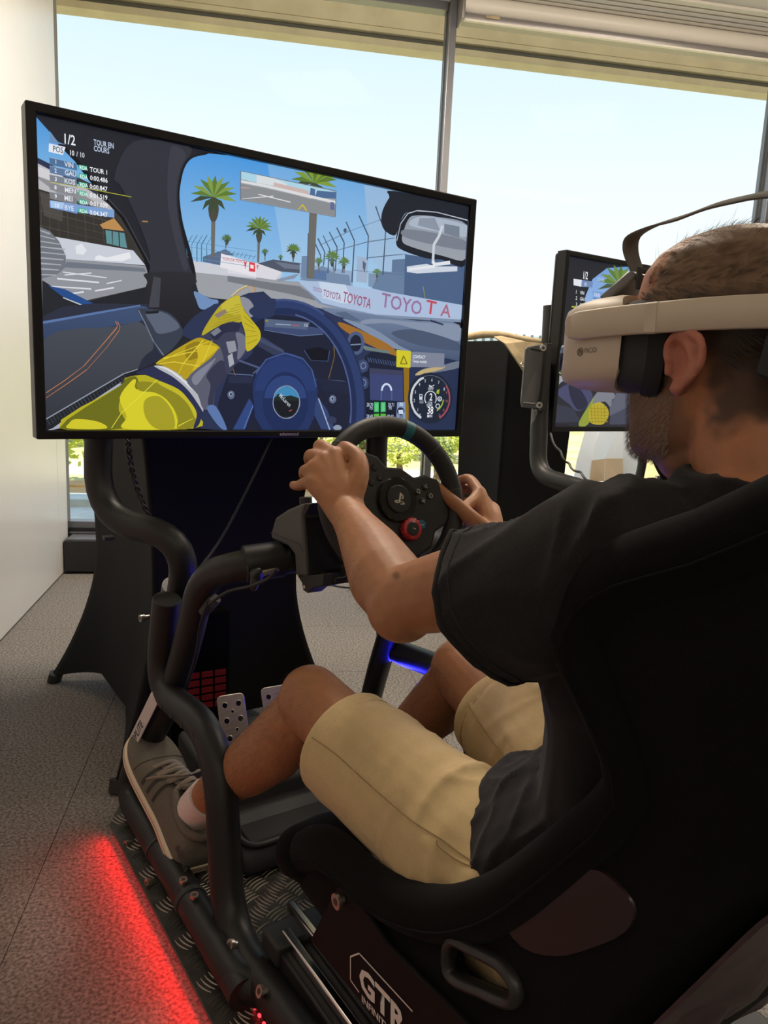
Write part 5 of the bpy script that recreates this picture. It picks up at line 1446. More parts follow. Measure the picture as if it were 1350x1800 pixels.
ART2 = """22242c 12620,14920 17660,14970 18720,8950 12630,9030
22242c 12640,14890 32970,14940 34890,8980 12570,8990
6d9ad6|a9c4ea 13940,14260 14650,14720 15680,14960 16650,14990 28250,15040 28990,12360 13990,12080 13710,12740 13650,13650
8fb0dc 13710,13240 15140,13190 28750,13230 29300,11250 14060,11570
6b6a64 15230,14190 15610,14230 15690,13240 15390,13210
4c4a40 15760,13830 15770,13710 15760,13600 15730,13510 15680,13430 15620,13380 15550,13360 15480,13370 15400,13410 15330,13470 15270,13560 15230,13660 15200,13780 15200,13890 15210,14000 15240,14100 15280,14170 15340,14220 15410,14250 15490,14240 15560,14200 15630,14140 15690,14050 15730,13950
5c7a33 15420,14210 14730,14360 14190,14210 14710,14200
6f8c4a 15420,14210 14830,14500 14300,14470 14730,14350
5c7a33 15420,14210 15060,14640 14620,14740 14870,14530
6f8c4a 15420,14210 15280,14710 14990,14900 15050,14640
5c7a33 15420,14210 15530,14720 15410,14970 15280,14710
6f8c4a 15420,14210 15760,14680 15850,14950 15520,14720
5c7a33 15420,14210 15950,14590 16240,14840 15760,14680
6f8c4a 15420,14210 16080,14460 16540,14650 15950,14590
5c7a33 15420,14210 16130,14330 16680,14450 16060,14480
6f8c4a 15420,14210 16100,14170 16710,14170 16130,14330
46583c 15420,14210 14720,14180 14240,13930 14790,14040
46583c 15420,14210 15240,13940 15340,13630 15500,13930
46583c 15420,14210 15010,14030 14880,13710 15220,13940
46583c 15420,14210 15430,13930 15670,13660 15670,13980
46583c 15420,14210 15700,13990 16110,13830 15880,14110
6f98d2 14000,13850 14670,13850 14700,13710 14020,13710
5a86c8 14030,13650 14710,13640 14730,13500 14050,13510
6f98d2 14060,13440 14740,13430 14760,13290 14080,13300
5a86c8 14090,13230 14770,13220 14790,13080 14110,13090
6f98d2 14120,13020 14800,13010 14820,12870 14140,12880
dfe4ec 12960,14170 13380,14170 13380,13940 12990,13950
6f88b4 13380,14170 13960,14180 13960,13970 13380,13940
c8c83c 12990,13200 13710,13200 13710,13240 12990,13240
c9ccd2 12560,11570 13560,11540 14110,11230 13170,10670 12650,10400
9b9ea6 12730,11160 13620,11030 13170,10670 12670,10490
~2a2c34 12590,10400 13660,10780 14740,10460 18470,10390 18700,9100 12650,9120
~47496a 12610,10230 13430,10600 14220,10450 14550,9930 13820,9560 13280,9820
~2a2c40 13190,10500 13710,10430 14300,9830 13820,9610 13380,9990
363a48 12540,9800 13550,9650 14000,9170 12640,9130
~8f9a3a 14320,9750 14770,10290 15040,10290 14410,9080 13890,9080
~7a7d88 14770,10290 15430,10400 15890,10050 15670,9680 15220,9940 14570,9840
~b5a432 14450,9750 14960,9910 15430,9670 15500,9360 15210,9080 14560,9130 14400,9440
8d8020 14450,9790 14620,9120 14660,9130 14480,9790
8d8020 14640,9800 14800,9130 14830,9130 14670,9800
8d8020 14820,9800 14970,9130 15000,9130 14850,9800
8d8020 15010,9800 15150,9130 15180,9130 15040,9800
8d8020 15200,9810 15330,9130 15360,9130 15230,9810
8d8020 14410,9670 15460,9650 15460,9670 14400,9690
8d8020 14420,9540 15470,9530 15470,9550 14420,9560
8d8020 14440,9420 15490,9410 15490,9430 14440,9440
8d8020 14460,9290 15510,9290 15510,9310 14460,9310
8d8020 14480,9170 15530,9170 15520,9200 14470,9190
45485a 15620,10040 16710,10250 18470,10390 18700,9100 15620,9080
5d6070 15850,10320 16700,10340 16780,9830 15580,9400 15540,9680
2c3654 17920,11460 21540,12330 33850,12210 34960,8740 18390,8770
2b3c68 20740,9360 20710,9660 21310,9610 21340,9370
2b3c68 20710,9660 20730,9940 21330,9850 21310,9610
2b3c68 20730,9940 20800,10220 21380,10080 21330,9850
2b3c68 20800,10220 20920,10490 21480,10300 21380,10080
2b3c68 20920,10490 21090,10740 21610,10510 21480,10300
2b3c68 21090,10740 21300,10960 21780,10690 21610,10510
2b3c68 21300,10960 21560,11170 21990,10860 21780,10690
2b3c68 21560,11170 21850,11340 22230,11010 21990,10860
2b3c68 21850,11340 22180,11490 22500,11120 22230,11010
2b3c68 22180,11490 22540,11600 22790,11210 22500,11120
2b3c68 22540,11600 22930,11670 23100,11270 22790,11210
2b3c68 22930,11670 23340,11710 23430,11300 23100,11270
2b3c68 23340,11710 23770,11710 23770,11300 23430,11300
2b3c68 23770,11710 24200,11670 24120,11270 23770,11300
2b3c68 24200,11670 24630,11590 24470,11200 24120,11270
2b3c68 24630,11590 25060,11480 24810,11100 24470,11200
2b3c68 25060,11480 25470,11320 25130,10970 24810,11100
2b3c68 25470,11320 25860,11130 25440,10810 25130,10970
2b3c68 25860,11130 26220,10900 25730,10620 25440,10810
2b3c68 26220,10900 26540,10640 25980,10410 25730,10620
2b3c68 26540,10640 26820,10360 26200,10180 25980,10410
2b3c68 26820,10360 27050,10060 26390,9930 26200,10180
2b3c68 27050,10060 27230,9740 26520,9680 26390,9930
2b3c68 27230,9740 27340,9420 26610,9410 26520,9680
22335f 25150,9270 25160,9050 25080,8830 24920,8650 24680,8520 24400,8430 24080,8410 23760,8440 23440,8520 23160,8660 22930,8840 22770,9040 22690,9260 22680,9470 22760,9670 22910,9850 23120,9980 23390,10070 23700,10110 24020,10090 24340,10010 24630,9880 24870,9700 25050,9490
4a5a78 17770,12320 23470,13040 33490,13320 33850,12210 21550,12280 17920,11460
20242e 28300,16050 32540,16250 33140,14400 29220,14610"""
TXT2 = [('1/2', 1.34, 1.422, 0.0262, 'eef0f4', 0.6, 0),
('COURS', 1.418, 1.422, 0.0123, 'b8c8e4', 0.7, 0),
('10', 1.352, 1.399, 0.0121, 'eef0f4', 0.7, 0),
('1', 1.312, 1.368, 0.013, 'eef0f4', 0.8, 0),
('VIN', 1.335, 1.368, 0.0121, 'e2e8f0', 0.8, 0),
('2', 1.315, 1.347, 0.0131, 'eef0f4', 0.8, 0),
('GAU', 1.337, 1.347, 0.0121, 'e2e8f0', 0.8, 0),
('3', 1.318, 1.326, 0.0131, 'eef0f4', 0.8, 0),
('DUR', 1.34, 1.326, 0.0122, 'e2e8f0', 0.8, 0),
('8', 1.321, 1.305, 0.0131, 'eef0f4', 0.8, 0),
('MEN', 1.343, 1.304, 0.0122, 'e2e8f0', 0.8, 0),
('TOUR 1', 1.405, 1.369, 0.0113, 'e8ecf4', 0.8, 0),
('0:00.264', 1.403, 1.348, 0.0113, 'e8ecf4', 0.8, 0)]
def television(name, label, x0, x1, z0, z1, y, art, txt, b=.019, bb=.018):
    t = thing(name, label, 'television', ((x0 + x1) / 2, y + .03, z0))
    fr = MB()
    def rr(a, c, d, e_, yy): return [Vector(q) for q in ((a, yy, d), (c, yy, d), (c, yy, e_), (a, yy, e_))]
    yo, yi = y - .012, y
    fr.loft([rr(x0, x1, z0, z1, y + .03), rr(x0, x1, z0, z1, yo), rr(x0 + b, x1 - b, z0 + bb, z1 - b, yo), rr(x0 + b, x1 - b, z0 + bb, z1 - b, yi + .004)], cap=False)
    obj('bezel', fr, M['bezel'], t, smooth=False, bevel=.003)
    obj('back_cover', MB().box((x0 + .004, y + .03, z0 + .004), (x1 - .004, y + .05, z1 - .004)).box((x0 + .2, y + .05, z0 + .08), (x1 - .2, y + .085, z1 - .2)), M['bezel'], t, bevel=.01)
    s = obj('screen', MB().box((x0 + b - .002, y + .0005, z0 + bb - .002), (x1 - b + .002, y + .004, z1 - b + .002)), M['gloss'], t, smooth=False)
    obj('screen_picture', picture(art, txt, y, x0 + b, z0 + bb, x1 - b, z1 - b), M['screen'], s, smooth=False, label='lit game picture of a car cockpit on the screen')
    return t
tv = television('television', 'large black television showing a yellow-gloved driver in a car cockpit, centre left', -.513, .566, .896, 1.514, 1.62, ART1, TXT1)
text_on(tv, 'lettering', 'edenwood', .0085, (.012, 1.6075, .9015), (1, 0, 0), (0, 0, 1), M['logo'], .01)
tv2 = television('television', 'second television partly hidden behind the white headset at right', 1.239, 2.32, .882, 1.507, 1.93, ART2, TXT2)
obj('side_port', MB().box((.564, 1.628, 1.04), (.5665, 1.64, 1.06)), M['greyp'], tv, smooth=False)
obj('foot_bracket', MB().box((1.165, 1.93, .86), (1.225, 1.955, .96)), M['greyp'], tv2, bevel=.008)

# ------------------------------------------------------------------ the racing rig
rig = thing('racing_rig', 'black tubular racing simulator frame on a chequer plate with red light underneath', 'simulator rig', (0, 1.1, 0))
R = .03
pl = MB(); PZ = .030
plate_poly = [(-.39, .55), (-.39, 1.605), (-.345, 1.685), (.345, 1.685), (.39, 1.605), (.39, .55)]
pl.prism([(x, y, PZ - .005) for x, y in plate_poly], (0, 0, .005))
plate = obj('base_plate', pl, M['plate'], rig, smooth=False, bevel=.0015)
tr = MB()
def bar5(cx, cy, d):
    u = Vector((math.cos(d), math.sin(d), 0)); w = Vector((-u.y, u.x, 0))
    for k in range(5):
        c = Vector((cx, cy, PZ)) + w * ((k - 2) * .0088); L_, hw = .0185, .0017
        rows = []
        for t in (-1, -.5, 0, .5, 1):
            s = (1 - t * t) ** .5 if abs(t) < 1 else .15; q = c + u * (t * L_) + w * (.0028 * (1 - t * t))
            rows.append([q - w * hw * (.35 + .65 * s), q + Vector((0, 0, .0016 * (.3 + .7 * s))), q + w * hw * (.35 + .65 * s)])
        tr.loft(rows, cap=False, closed=False)
def inside(x, y): return -.372 < x < .372 and .57 < y < 1.67 and (y < 1.59 or abs(x) < .385 - (y - 1.58) * .55)
st = .0335
for i in range(-22, 24):
    for j in range(-2, 46):
        x = (i - 0) * st + .01; y = .6 + j * st * .82
        if (i + j) % 2: continue
        if inside(x, y): bar5(x, y, math.radians(20) if ((i + j) // 2 + j) % 2 else math.radians(110))
obj('tread_bars', tr, M['tread'], plate, kind='stuff', label='worn silvery raised bars of the chequer plate')
LX = -.29
side = fillet([(-.305,.796,.092), (-.302,1.131,.052), (LX, 1.215, .39), (LX, 1.565, .352), (LX, 1.505, .57)], [.1, .11, .13, .13, .1])
sideR = [Vector((-p.x + .01, p.y, p.z)) for p in side]
sl = obj('side_tube', MB().tube(side, R, 24), M['tube'], rig)
sr = obj('side_tube', MB().tube(sideR, R, 24), M['tube'], rig)
for s_, tb in ((side, sl), (sideR, sr)):
    d = (s_[-1] - s_[-2]).normalized()
    obj('end_cap', MB().tube([s_[-1], s_[-1] + d * .003], [.0295, .028], 24), M['cap'], tb)
    obj('end_cap', MB().tube([s_[0] - (s_[1] - s_[0]).normalized() * .004, s_[0]], [.029, .0305], 24), M['cap'], tb)
# lower tube with the leaning wheel upright, then the arch carrying the wheel
arch = fillet([(-.335, .98, .06), (-.335, 1.685, .06), (-.268, 1.505, .375), (-.262, 1.37, .655), (-.225, 1.24, .702), (-.10, 1.215, .715)], [.1, .10, .3, .16, .08, .1])
archR = [Vector((-p.x, p.y, p.z)) for p in arch]
lt = obj('lower_tube', MB().tube(arch, R * .97, 24), M['tube'], rig)
rt = obj('lower_tube', MB().tube(archR, R * .97, 24), M['tube'], rig)
obj('cross_tube', MB().tube(fillet([(-.335, 1.10, .062), (-.335, .985, .062), (-.2, .93, .062), (.2, .93, .062), (.335, .985, .062), (.335, 1.1, .062)], .09), R, 24), M['tube'], rig)
for y in (1.415, 1.235): obj('clamp_ring', MB().tube([(-.335, y - .004, .06), (-.335, y + .004, .06)], .0312, 24), M['framed'], lt)
obj('clamp_ring', MB().tube([(-.335, 1.228, .06), (-.335, 1.234, .06)], .0312, 24), M['framed'], lt)
# label strip on the leaning upright
a_, b_ = Vector((-.329, 1.605, .206)), Vector((-.3065, 1.50, .36)); dr = (b_ - a_).normalized()
nrm = Vector((-1, -.15, .05)).normalized(); wd = dr.cross(nrm).normalized()
lb = obj('name_label', MB().prism([a_ + nrm * .012 - wd * .016, b_ + nrm * .012 - wd * .016, b_ + nrm * .012 + wd * .016, a_ + nrm * .012 + wd * .016], nrm * .002), M['label'], lt, smooth=False, label='white printed name label')
text_on(lb, 'lettering', 'TOPLITE', .019, a_ + nrm * .0146 + dr * .008 + wd * .009, dr, -wd, M['ink'], .01, .9)
# television posts
post = fillet([(-.235,1.64,.429), (-.245,1.489,.702), (-.376,1.735,.705), (-.355,1.735,1.047)], [.1, .14, .15, .1])
postR = [Vector((.37 if p.z > .8 else .30 + (.07 * max(0, min(1, (p.y - 1.4) / .33))), p.y, p.z)) for p in post]
pt = obj('television_post', MB().tube(post, R, 24), M['tube'], rig)
obj('television_post', MB().tube(postR, R, 24), M['tube'], rig)
obj('post_clamp', MB().tube([(-.236,1.612,.536), (-.237,1.594,.57)], .0335, 24), M['trim'], rig)
obj('mount_plate', MB().box((-.42, 1.675, 1.1), (.42, 1.70, 1.16)).box((-.42, 1.675, 1.3), (.42, 1.70, 1.36)), M['tube'], rig, bevel=.004)
for p in ((-.335,1.716,.693), (-.335,1.793,.647)): obj('cable_clip', MB().box(Vector(p) - Vector((.012, .016, .004)), Vector(p) + Vector((.012, .006, .005))), M['cap'], pt, bevel=.002)
def bolt(p, d, r=.0085, h=.014, parent=rig):
    p = Vector(p); d = Vector(d).normalized(); mb = MB().tube([p, p + d * h * .55, p + d * h * .56, p + d * h], [r * .62, r * .62, r, r], 14)
    b = obj('bolt', mb, M['steel'], parent, ang=30)
    obj('socket', MB().tube([p + d * h, p + d * (h + .0006)], r * .5, 6), M['framed'], b, smooth=False)
W_ = Vector((-1, -.25, .25))
for q in ((-.31,1.079,.07), (-.31,.958,.073)):
    h_ = onto(sl, camp, Vector(q) - camp, -.001)
    if h_: bolt(h_[0], h_[1] * .7 + Vector((-1, 0, 0)), .0095, .014)
bolt((-.31,1.563,.518), (-1, -.1, 0), .008, .02)
for q in ((-.366,1.513,.032), (-.366,1.362,.036)): bolt(q, (-1, -.2, .1), .007, .016)
for q in ((-.343,1.254,.088), (-.34,1.203,.088)): bolt(q, (0, -.1, 1), .008, .01)
for k in range(5): 
    q = Vector((LX - .0285, 1.27 + k * .062, .375 - k * .0055)) ; obj('tube_hole', MB().tube([q, q + Vector((-.0022, 0, 0))], .005, 12), M['framed'], sl)
# wheel deck
deck = obj('wheel_deck', MB().box((-.15, 1.06, .7), (.05, 1.3, .712)).box((-.165, 1.2, .69), (-.1, 1.25, .73)).box((.1, 1.2, .69), (.165, 1.25, .73)), M['tube'], rig, bevel=.004)
kp = Vector((-.225, 1.205, .69))
kb = MB()
for i in range(3):
    a = i * 2.094 + .5; kb.tube([kp, kp + Vector((-.006, .022 * math.cos(a), .022 * math.sin(a)))], [.012, .007], 10, rnd=True)
obj('clamp_knob', kb, M['cap'], rig); obj('sleeve', MB().tube([(-.232, 1.243, .702), (-.165, 1.228, .709)], .034, 24), M['tube'], rig)
obj('knob_stem', MB().tube([kp, kp + Vector((.05, 0, .01))], .006, 10), M['steel'], rig)
# seat slider and side bracket with the printed name
for x in (-.225, -.262):
    obj('slider_rail', MB().box((x - .008, .45, .128), (x + .008, 1.045 if x > -.23 else .99, .146)), M['chrome'], rig, bevel=.004)
for x0 in (-.285, .2): obj('rail_base', MB().box((x0, .4, .09), (x0 + .085, 1.0, .128)), M['tube'], rig, bevel=.004)
obj('rail_end', MB().box((-.292, .96, .10), (-.19, 1.02, .14)), M['cap'], rig, bevel=.006)
bx = -.285
bpoly = [(-.285,.786,.372), (-.285,.825,.298), (-.285,.866,.22), (-.285,.65,.231), (-.285,.531,.282), (-.285,.467,.369), (-.285,.673,.352), (-.285,.727,.364), (-.285,.755,.389)]
br = obj('seat_bracket', MB().prism(bpoly, (.006, 0, 0)), M['matte'], rig, smooth=False, bevel=.0015)
obj('seat_bracket', MB().prism([(-x, y, z) for x, y, z in bpoly], (-.006, 0, 0)), M['shell'], rig, smooth=False, bevel=.0015)
bolt((-.286,.778,.347), (-1, 0, 0), .011, .012)
o_, e_, u_ = Vector((-.286,.729,.248)), Vector((-.286,.676,.252)), Vector((-.286,.711,.289))
dx_ = (e_ - o_).normalized(); ux_ = (u_ - o_); ux_ = (ux_ - dx_ * ux_.dot(dx_)); hh = ux_.length
text_on(br, 'lettering', 'GTR', hh * .86, o_ + ux_ * .02, dx_, ux_, M['lettering'], .035, 1.15)
text_on(br, 'lettering', 'INFINITY', hh * .26, o_ - ux_ * .42 + dx_ * .006, dx_, ux_, M['lettering'], .02, 1.15)
def flatline(pts, w, x):
    mb = MB()
    for a, b in zip(pts, pts[1:]):
        d = (b - a).normalized(); n = Vector((1, 0, 0)).cross(d).normalized() * w / 2; mb.add([a + n, b + n, b - n, a - n], [(0, 1, 2, 3)])
    return mb
lo = [o_ - ux_ * .2 - dx_ * .0, o_ - ux_ * .12 - dx_ * .022, o_ + ux_ * .75 - dx_ * .022, o_ + ux_ * 1.22 - dx_ * .0, o_ + ux_ * 1.22 + dx_ * .12]
obj('logo_outline', flatline(lo, .0022, bx), M['lettering'], br, smooth=False)
# light strips under the frame
led = obj('led_strip', MB().box((-.382, .56, .016), (-.376, 1.6, .021)), M['led'], rig, smooth=False, label='red light strip under the plate edge')
for i, (px) in enumerate(range(7)):
    p = Vector((-.322,.991,.036)) + (Vector((-.322,.935,.034)) - Vector((-.322,.991,.036))) * (i / 3.2)
    d_ = obj('led', MB().ball(p, (.0028, .004, .0028), 8), M['led'], rig)
obj('led_holder', MB().tube([(-.319,.998,.031), (-.319,.873,.027)], .003, 8), M['cap'], rig)
obj('led_strip', MB().box((.322, 1.22, .335), (.326, 1.5, .343)), M['ledb'], rig, smooth=False, label='blue light strip under the right side tube')
l1 = lamp('red_strip_light', 'AREA', (-.394, 1.1, .024), 1.5, (1, 0, .004), (-.95, 1.1, -.02), 1.0, .012)
l2 = lamp('blue_strip_light', 'AREA', (.262, 1.36, .335), 1.3, (.02, .02, 1), (.0, 1.42, 1.0), .3, .02)
l3 = lamp('blue_strip_light', 'AREA', (-.02, 1.02, .66), .13, (.04, .03, 1), (-.06, .6, 1.04), .1, .02)

# cables
ch = MB(); ca, cb = Vector((-.303,1.735,.886)), Vector((-.259,1.7,.693))
for k in range(2):
    ch.tube([ca + (cb - ca) * (i / 60) + Vector((math.cos(i * .7 + k * 3.14) * .0045, math.sin(i * .7 + k * 3.14) * .0045, 0)) + Vector((-.012 * math.sin(i / 60 * 3.14), 0, 0)) for i in range(61)], .003, 6)
tag(obj('twisted_cable', ch, M['cable']), 'twisted black cable hanging behind the left television post', 'cable')
tag(obj('thin_cable', MB().tube(smoothpath([(.008,1.64,.895), (-.055,1.62,.789), (-.132,1.6,.67), (-.21,1.55,.606), (-.241,1.5,.582)]), .0032, 8), M['cable']), 'thin black cable slanting down from the television to the wheel arm', 'cable')
tag(obj('cable', MB().tube(smoothpath([(-.274,1.307,.614), (-.259,1.255,.65), (-.244,1.189,.676), (-.231,1.148,.698), (-.23,1.116,.723)]), .003, 8), M['cable']), 'black cable drooping under the left wheel arm tube', 'cable')
tag(obj('cable', MB().tube(smoothpath([(-.269,1.327,.61), (-.263,1.383,.546), (-.26,1.414,.476), (-.264,1.451,.401), (-.269,1.466,.345)]), .0035, 8), M['cable']), 'black cable strapped along the leaning left upright', 'cable')
tag(obj('velcro_tie', MB().tube([(-.259,1.375,.577), (-.248,1.344,.611)], .012, 14).tube([(-.256,1.34,.597), (-.249,1.332,.612)], .006, 12), M['framed']), 'black cable tie wrapped round the left wheel arm', 'cable tie')
tag(obj('cable', MB().tube(smoothpath([(1.076,3.282,.01), (1.099,3.148,.006), (1.202,3.045,.006), (1.329,2.931,.006)]), .004, 8), M['cable']), 'grey cable lying on the carpet below the wheel housing', 'cable')

# ------------------------------------------------------------------ steering wheel on its motor housing
sw = thing('steering_wheel', 'black gaming steering wheel with red dial gripped by the driver', 'steering wheel', (-.05, 1.15, .712))
Wc = Vector((-.05, 1.04, .843)); be = math.radians(18); th = math.radians(-20)
wn_ = Vector((0, -math.cos(be), math.sin(be))); wv0 = Vector((0, math.sin(be), math.cos(be))); wu0 = Vector((1, 0, 0))
wu = wu0 * math.cos(th) + wv0 * math.sin(th); wv = -wu0 * math.sin(th) + wv0 * math.cos(th)
def wl3(u, v, n=0): return Wc + wu * u + wv * v + wn_ * n
RR = .13
obj('rim', MB().tube([wl3(RR * math.cos(a), RR * math.sin(a)) for a in [i * math.pi / 40 for i in range(80)]], (.0165), 18, closed=True) if False else MB().tube([wl3(RR * math.cos(i * math.pi / 40), RR * math.sin(i * math.pi / 40)) for i in range(80)], .0165, 18, closed=True), M['rubber'], sw)
def rimarc(a0, a1, r, n=16): return MB().tube([wl3(RR * math.cos(a0 + (a1 - a0) * i / 10), RR * math.sin(a0 + (a1 - a0) * i / 10)) for i in range(11)], r, n)
obj('rim_mark', rimarc(math.radians(86), math.radians(94), .0169), M['mark'], sw, label='blue centre mark on the rim')
for a in (25, 62, 118, 155): obj('rim_seam', rimarc(math.radians(a - .6), math.radians(a + .6), .0168), M['framed'], sw)
half = [(0, .058), (.03, .05), (.05, .062), (.08, .062), (.088, .05), (.112, .03), (.118, .02), (.112, -.012), (.092, -.03), (.088, -.06), (.066, -.082), (.04, -.095), (.022, -.118), (0, -.122)]
face = half + [(-u, v) for u, v in half[-2:0:-1]]
obj('face_plate', MB().prism([wl3(u, v, -.016) for u, v in face], wn_ * .022), M['hub'], sw, bevel=.004, seg=3)
obj('paddle', MB().prism([wl3(u, v, -.034) for u, v in ((.05, .03), (.1, .045), (.108, .0), (.09, -.03), (.05, -.02))], wn_ * .006), M['gloss'], sw, bevel=.003)
obj('paddle', MB().prism([wl3(-u, v, -.034) for u, v in ((.05, .03), (.1, .045), (.108, .0), (.09, -.03), (.05, -.02))], wn_ * .006), M['gloss'], sw, bevel=.003)
def disc(r, n0, n1, cu=0, cv=0, r2=None, n=36): return MB().tube([wl3(cu, cv, n0), wl3(cu, cv, n1 - .002), wl3(cu, cv, n1)], [r, r, (r2 or r) - .002], n)
hub = obj('hub_ring', disc(.038, .004, .014), M['gloss'], sw)
obj('hub_cap', disc(.024, .013, .018), M['hub'], hub)
def sym(parent, polys, cu, cv, s, n, m, name='symbol'):
    mb = MB()
    for p in polys: mb.add([wl3(cu + a * s, cv + b * s, n) for a, b in p], [tuple(range(len(p)))])
    return obj(name, mb, m, parent, smooth=False)
sym(hub, [[(-.22, -.75), (.12, -.85), (.12, .78), (-.22, .9)], [(.12, .78), (.45, .62), (.62, .3), (.55, 0), (.3, -.1), (.3, .12), (.36, .3), (.28, .5), (.12, .58)],
          [(-.22, -.42), (-.8, -.62), (-1, -.78), (-.9, -.95), (-.5, -1), (-.22, -.92), (-.22, -.75), (-.55, -.82), (-.7, -.72), (-.22, -.55)], [(.22, -.38), (.8, -.5), (1.05, -.65), (.95, -.82), (.22, -1.02), (.22, -.85), (.75, -.7), (.6, -.6), (.22, -.52)]], 0, .001, .0105, .0186, M['sym'], 'hub_logo')
def ringpoly(n, r0, r1, rot=0):
    out = []
    for i in range(n):
        a, b = rot + 2 * math.pi * i / n, rot + 2 * math.pi * (i + 1) / n
        out.append([(r0 * math.cos(a), r0 * math.sin(a)), (r0 * math.cos(b), r0 * math.sin(b)), (r1 * math.cos(b), r1 * math.sin(b)), (r1 * math.cos(a), r1 * math.sin(a))])
    return out
bu, bv = .053, .027
for nm, (a, b) in dict(triangle=(0, .0135), circle=(.0135, 0), cross=(0, -.0135), square=(-.0135, 0)).items():
    bt = obj('action_button', disc(.0062, .004, .0095, bu + a, bv + b, n=16), M['hub'], sw)
    s_ = {'triangle': ringpoly(3, 1, .68, math.pi / 2), 'circle': ringpoly(16, .95, .7), 'square': ringpoly(4, 1.1, .8, math.pi / 4), 'cross': [[(-.8, -.6), (-.6, -.8), (.8, .6), (.6, .8)], [(-.8, .6), (.6, -.8), (.8, -.6), (-.6, .8)]]}[nm]
    sym(bt, s_, bu + a, bv + b, .0042, .0101, M['sym'])
    bt2 = obj('direction_pad', disc(.0062, .004, .009, -bu + a, bv + b, n=16), M['hub'], sw)
for (a, b) in ((.030, -.006), (.058, -.028)):
    o = obj('blue_button', MB().prism([wl3(a + x, b + y, .004) for x, y in ((-.008, -.008), (.008, -.006), (.008, .006), (0, .009), (-.008, .006))], wn_ * .005), M['blue'], sw, bevel=.0015)
    sym(o, [[(-.6, -.1), (-.6, .1), (.6, .1), (.6, -.1)]], a, b, .006, .0096, M['sym'])
dl = MB(); dc = (.037, -.042); rg = []
for n0, k in ((.004, 1), (.014, 1), (.016, .93)):
    rg.append([wl3(dc[0] + r * k * math.cos(a), dc[1] + r * k * math.sin(a), n0) for a, r in [(2 * math.pi * i / 64, .0185 + (.0014 if (i // 2) % 2 else 0)) for i in range(64)]])
dial = obj('dial', dl.loft(rg), M['red'], sw, ang=60, label='red notched dial')
dcap = obj('dial_cap', disc(.0125, .014, .018, *dc, n=24), M['hub'], dial)
sym(dcap, [[(-.7, -.1), (-.7, .12), (.4, .12), (.4, -.1)], [(.4, -.4), (.4, .4), (.9, 0)]], *dc, .0045, .0186, M['sym'])
obj('column', MB().tube([Wc - wn_ * .02, Wc - wn_ * .09], .035, 24), M['hub'], sw)
hp = [(-.175,1.256,.754), (-.175,1.255,.741), (-.175,1.187,.742), (-.175,1.16,.732), (-.175,1.154,.696), (-.175,1.114,.704), (-.175,1.123,.746), (-.175,1.137,.808), (-.175,1.126,.831), (-.175,1.15,.824), (-.175,1.193,.808), (-.175,1.24,.785)]
hs = obj('motor_housing', MB().prism(hp, (.25, 0, 0)), M['housing'], sw, bevel=.006, seg=3)
fr_ = [Vector(p) for p in ((-.172,1.118,.705), (-.172,1.126,.745), (-.172,1.14,.805), (-.172,1.119,.831))]
fq = MB(); off = Vector((0, -.006, .001))
fq.loft([[p + off for p in fr_] + [p + off * -1 for p in fr_[::-1]], [p + off + Vector((.244, 0, 0)) for p in fr_] + [p - off + Vector((.244, 0, 0)) for p in fr_[::-1]]])
obj('front_panel', fq, M['housk'], hs, bevel=.003)
sm_ = [Vector(p) for p in ((-.176,1.255,.754), (-.176,1.139,.756), (-.176,1.126,.741))]
obj('seam_line', flatline(sm_, .0018, 0), M['framed'], hs, smooth=False)
obj('top_knob', MB().tube([(-.14,1.186,.813), (-.14,1.189,.83)], .0115, 20), M['cap'], sw, bevel=.002)
lug = [(-.17,1.157,.695), (-.17,1.139,.686), (-.17,1.134,.674), (-.17,1.117,.673), (-.17,1.098,.687), (-.17,1.065,.699), (-.17,1.064,.72)]
lg = obj('clamp_lug', MB().prism(lug, (.03, 0, 0)), M['cap'], sw, bevel=.002)
obj('lug_hole', MB().tube([Vector((-.17,1.127,.682)) - Vector((.0005, 0, 0)), Vector((-.17,1.127,.682)) - Vector((.0015, 0, 0))], .003, 12), M['label'], lg)
for a, b in (((525,1014), (548,1016)), ): pass
obj('clamp_lug', MB().prism([(.05, 1.10, .70), (.05, 1.14, .70), (.05, 1.14, .665), (.05, 1.11, .665)], (.025, 0, 0)), M['cap'], sw, bevel=.002)

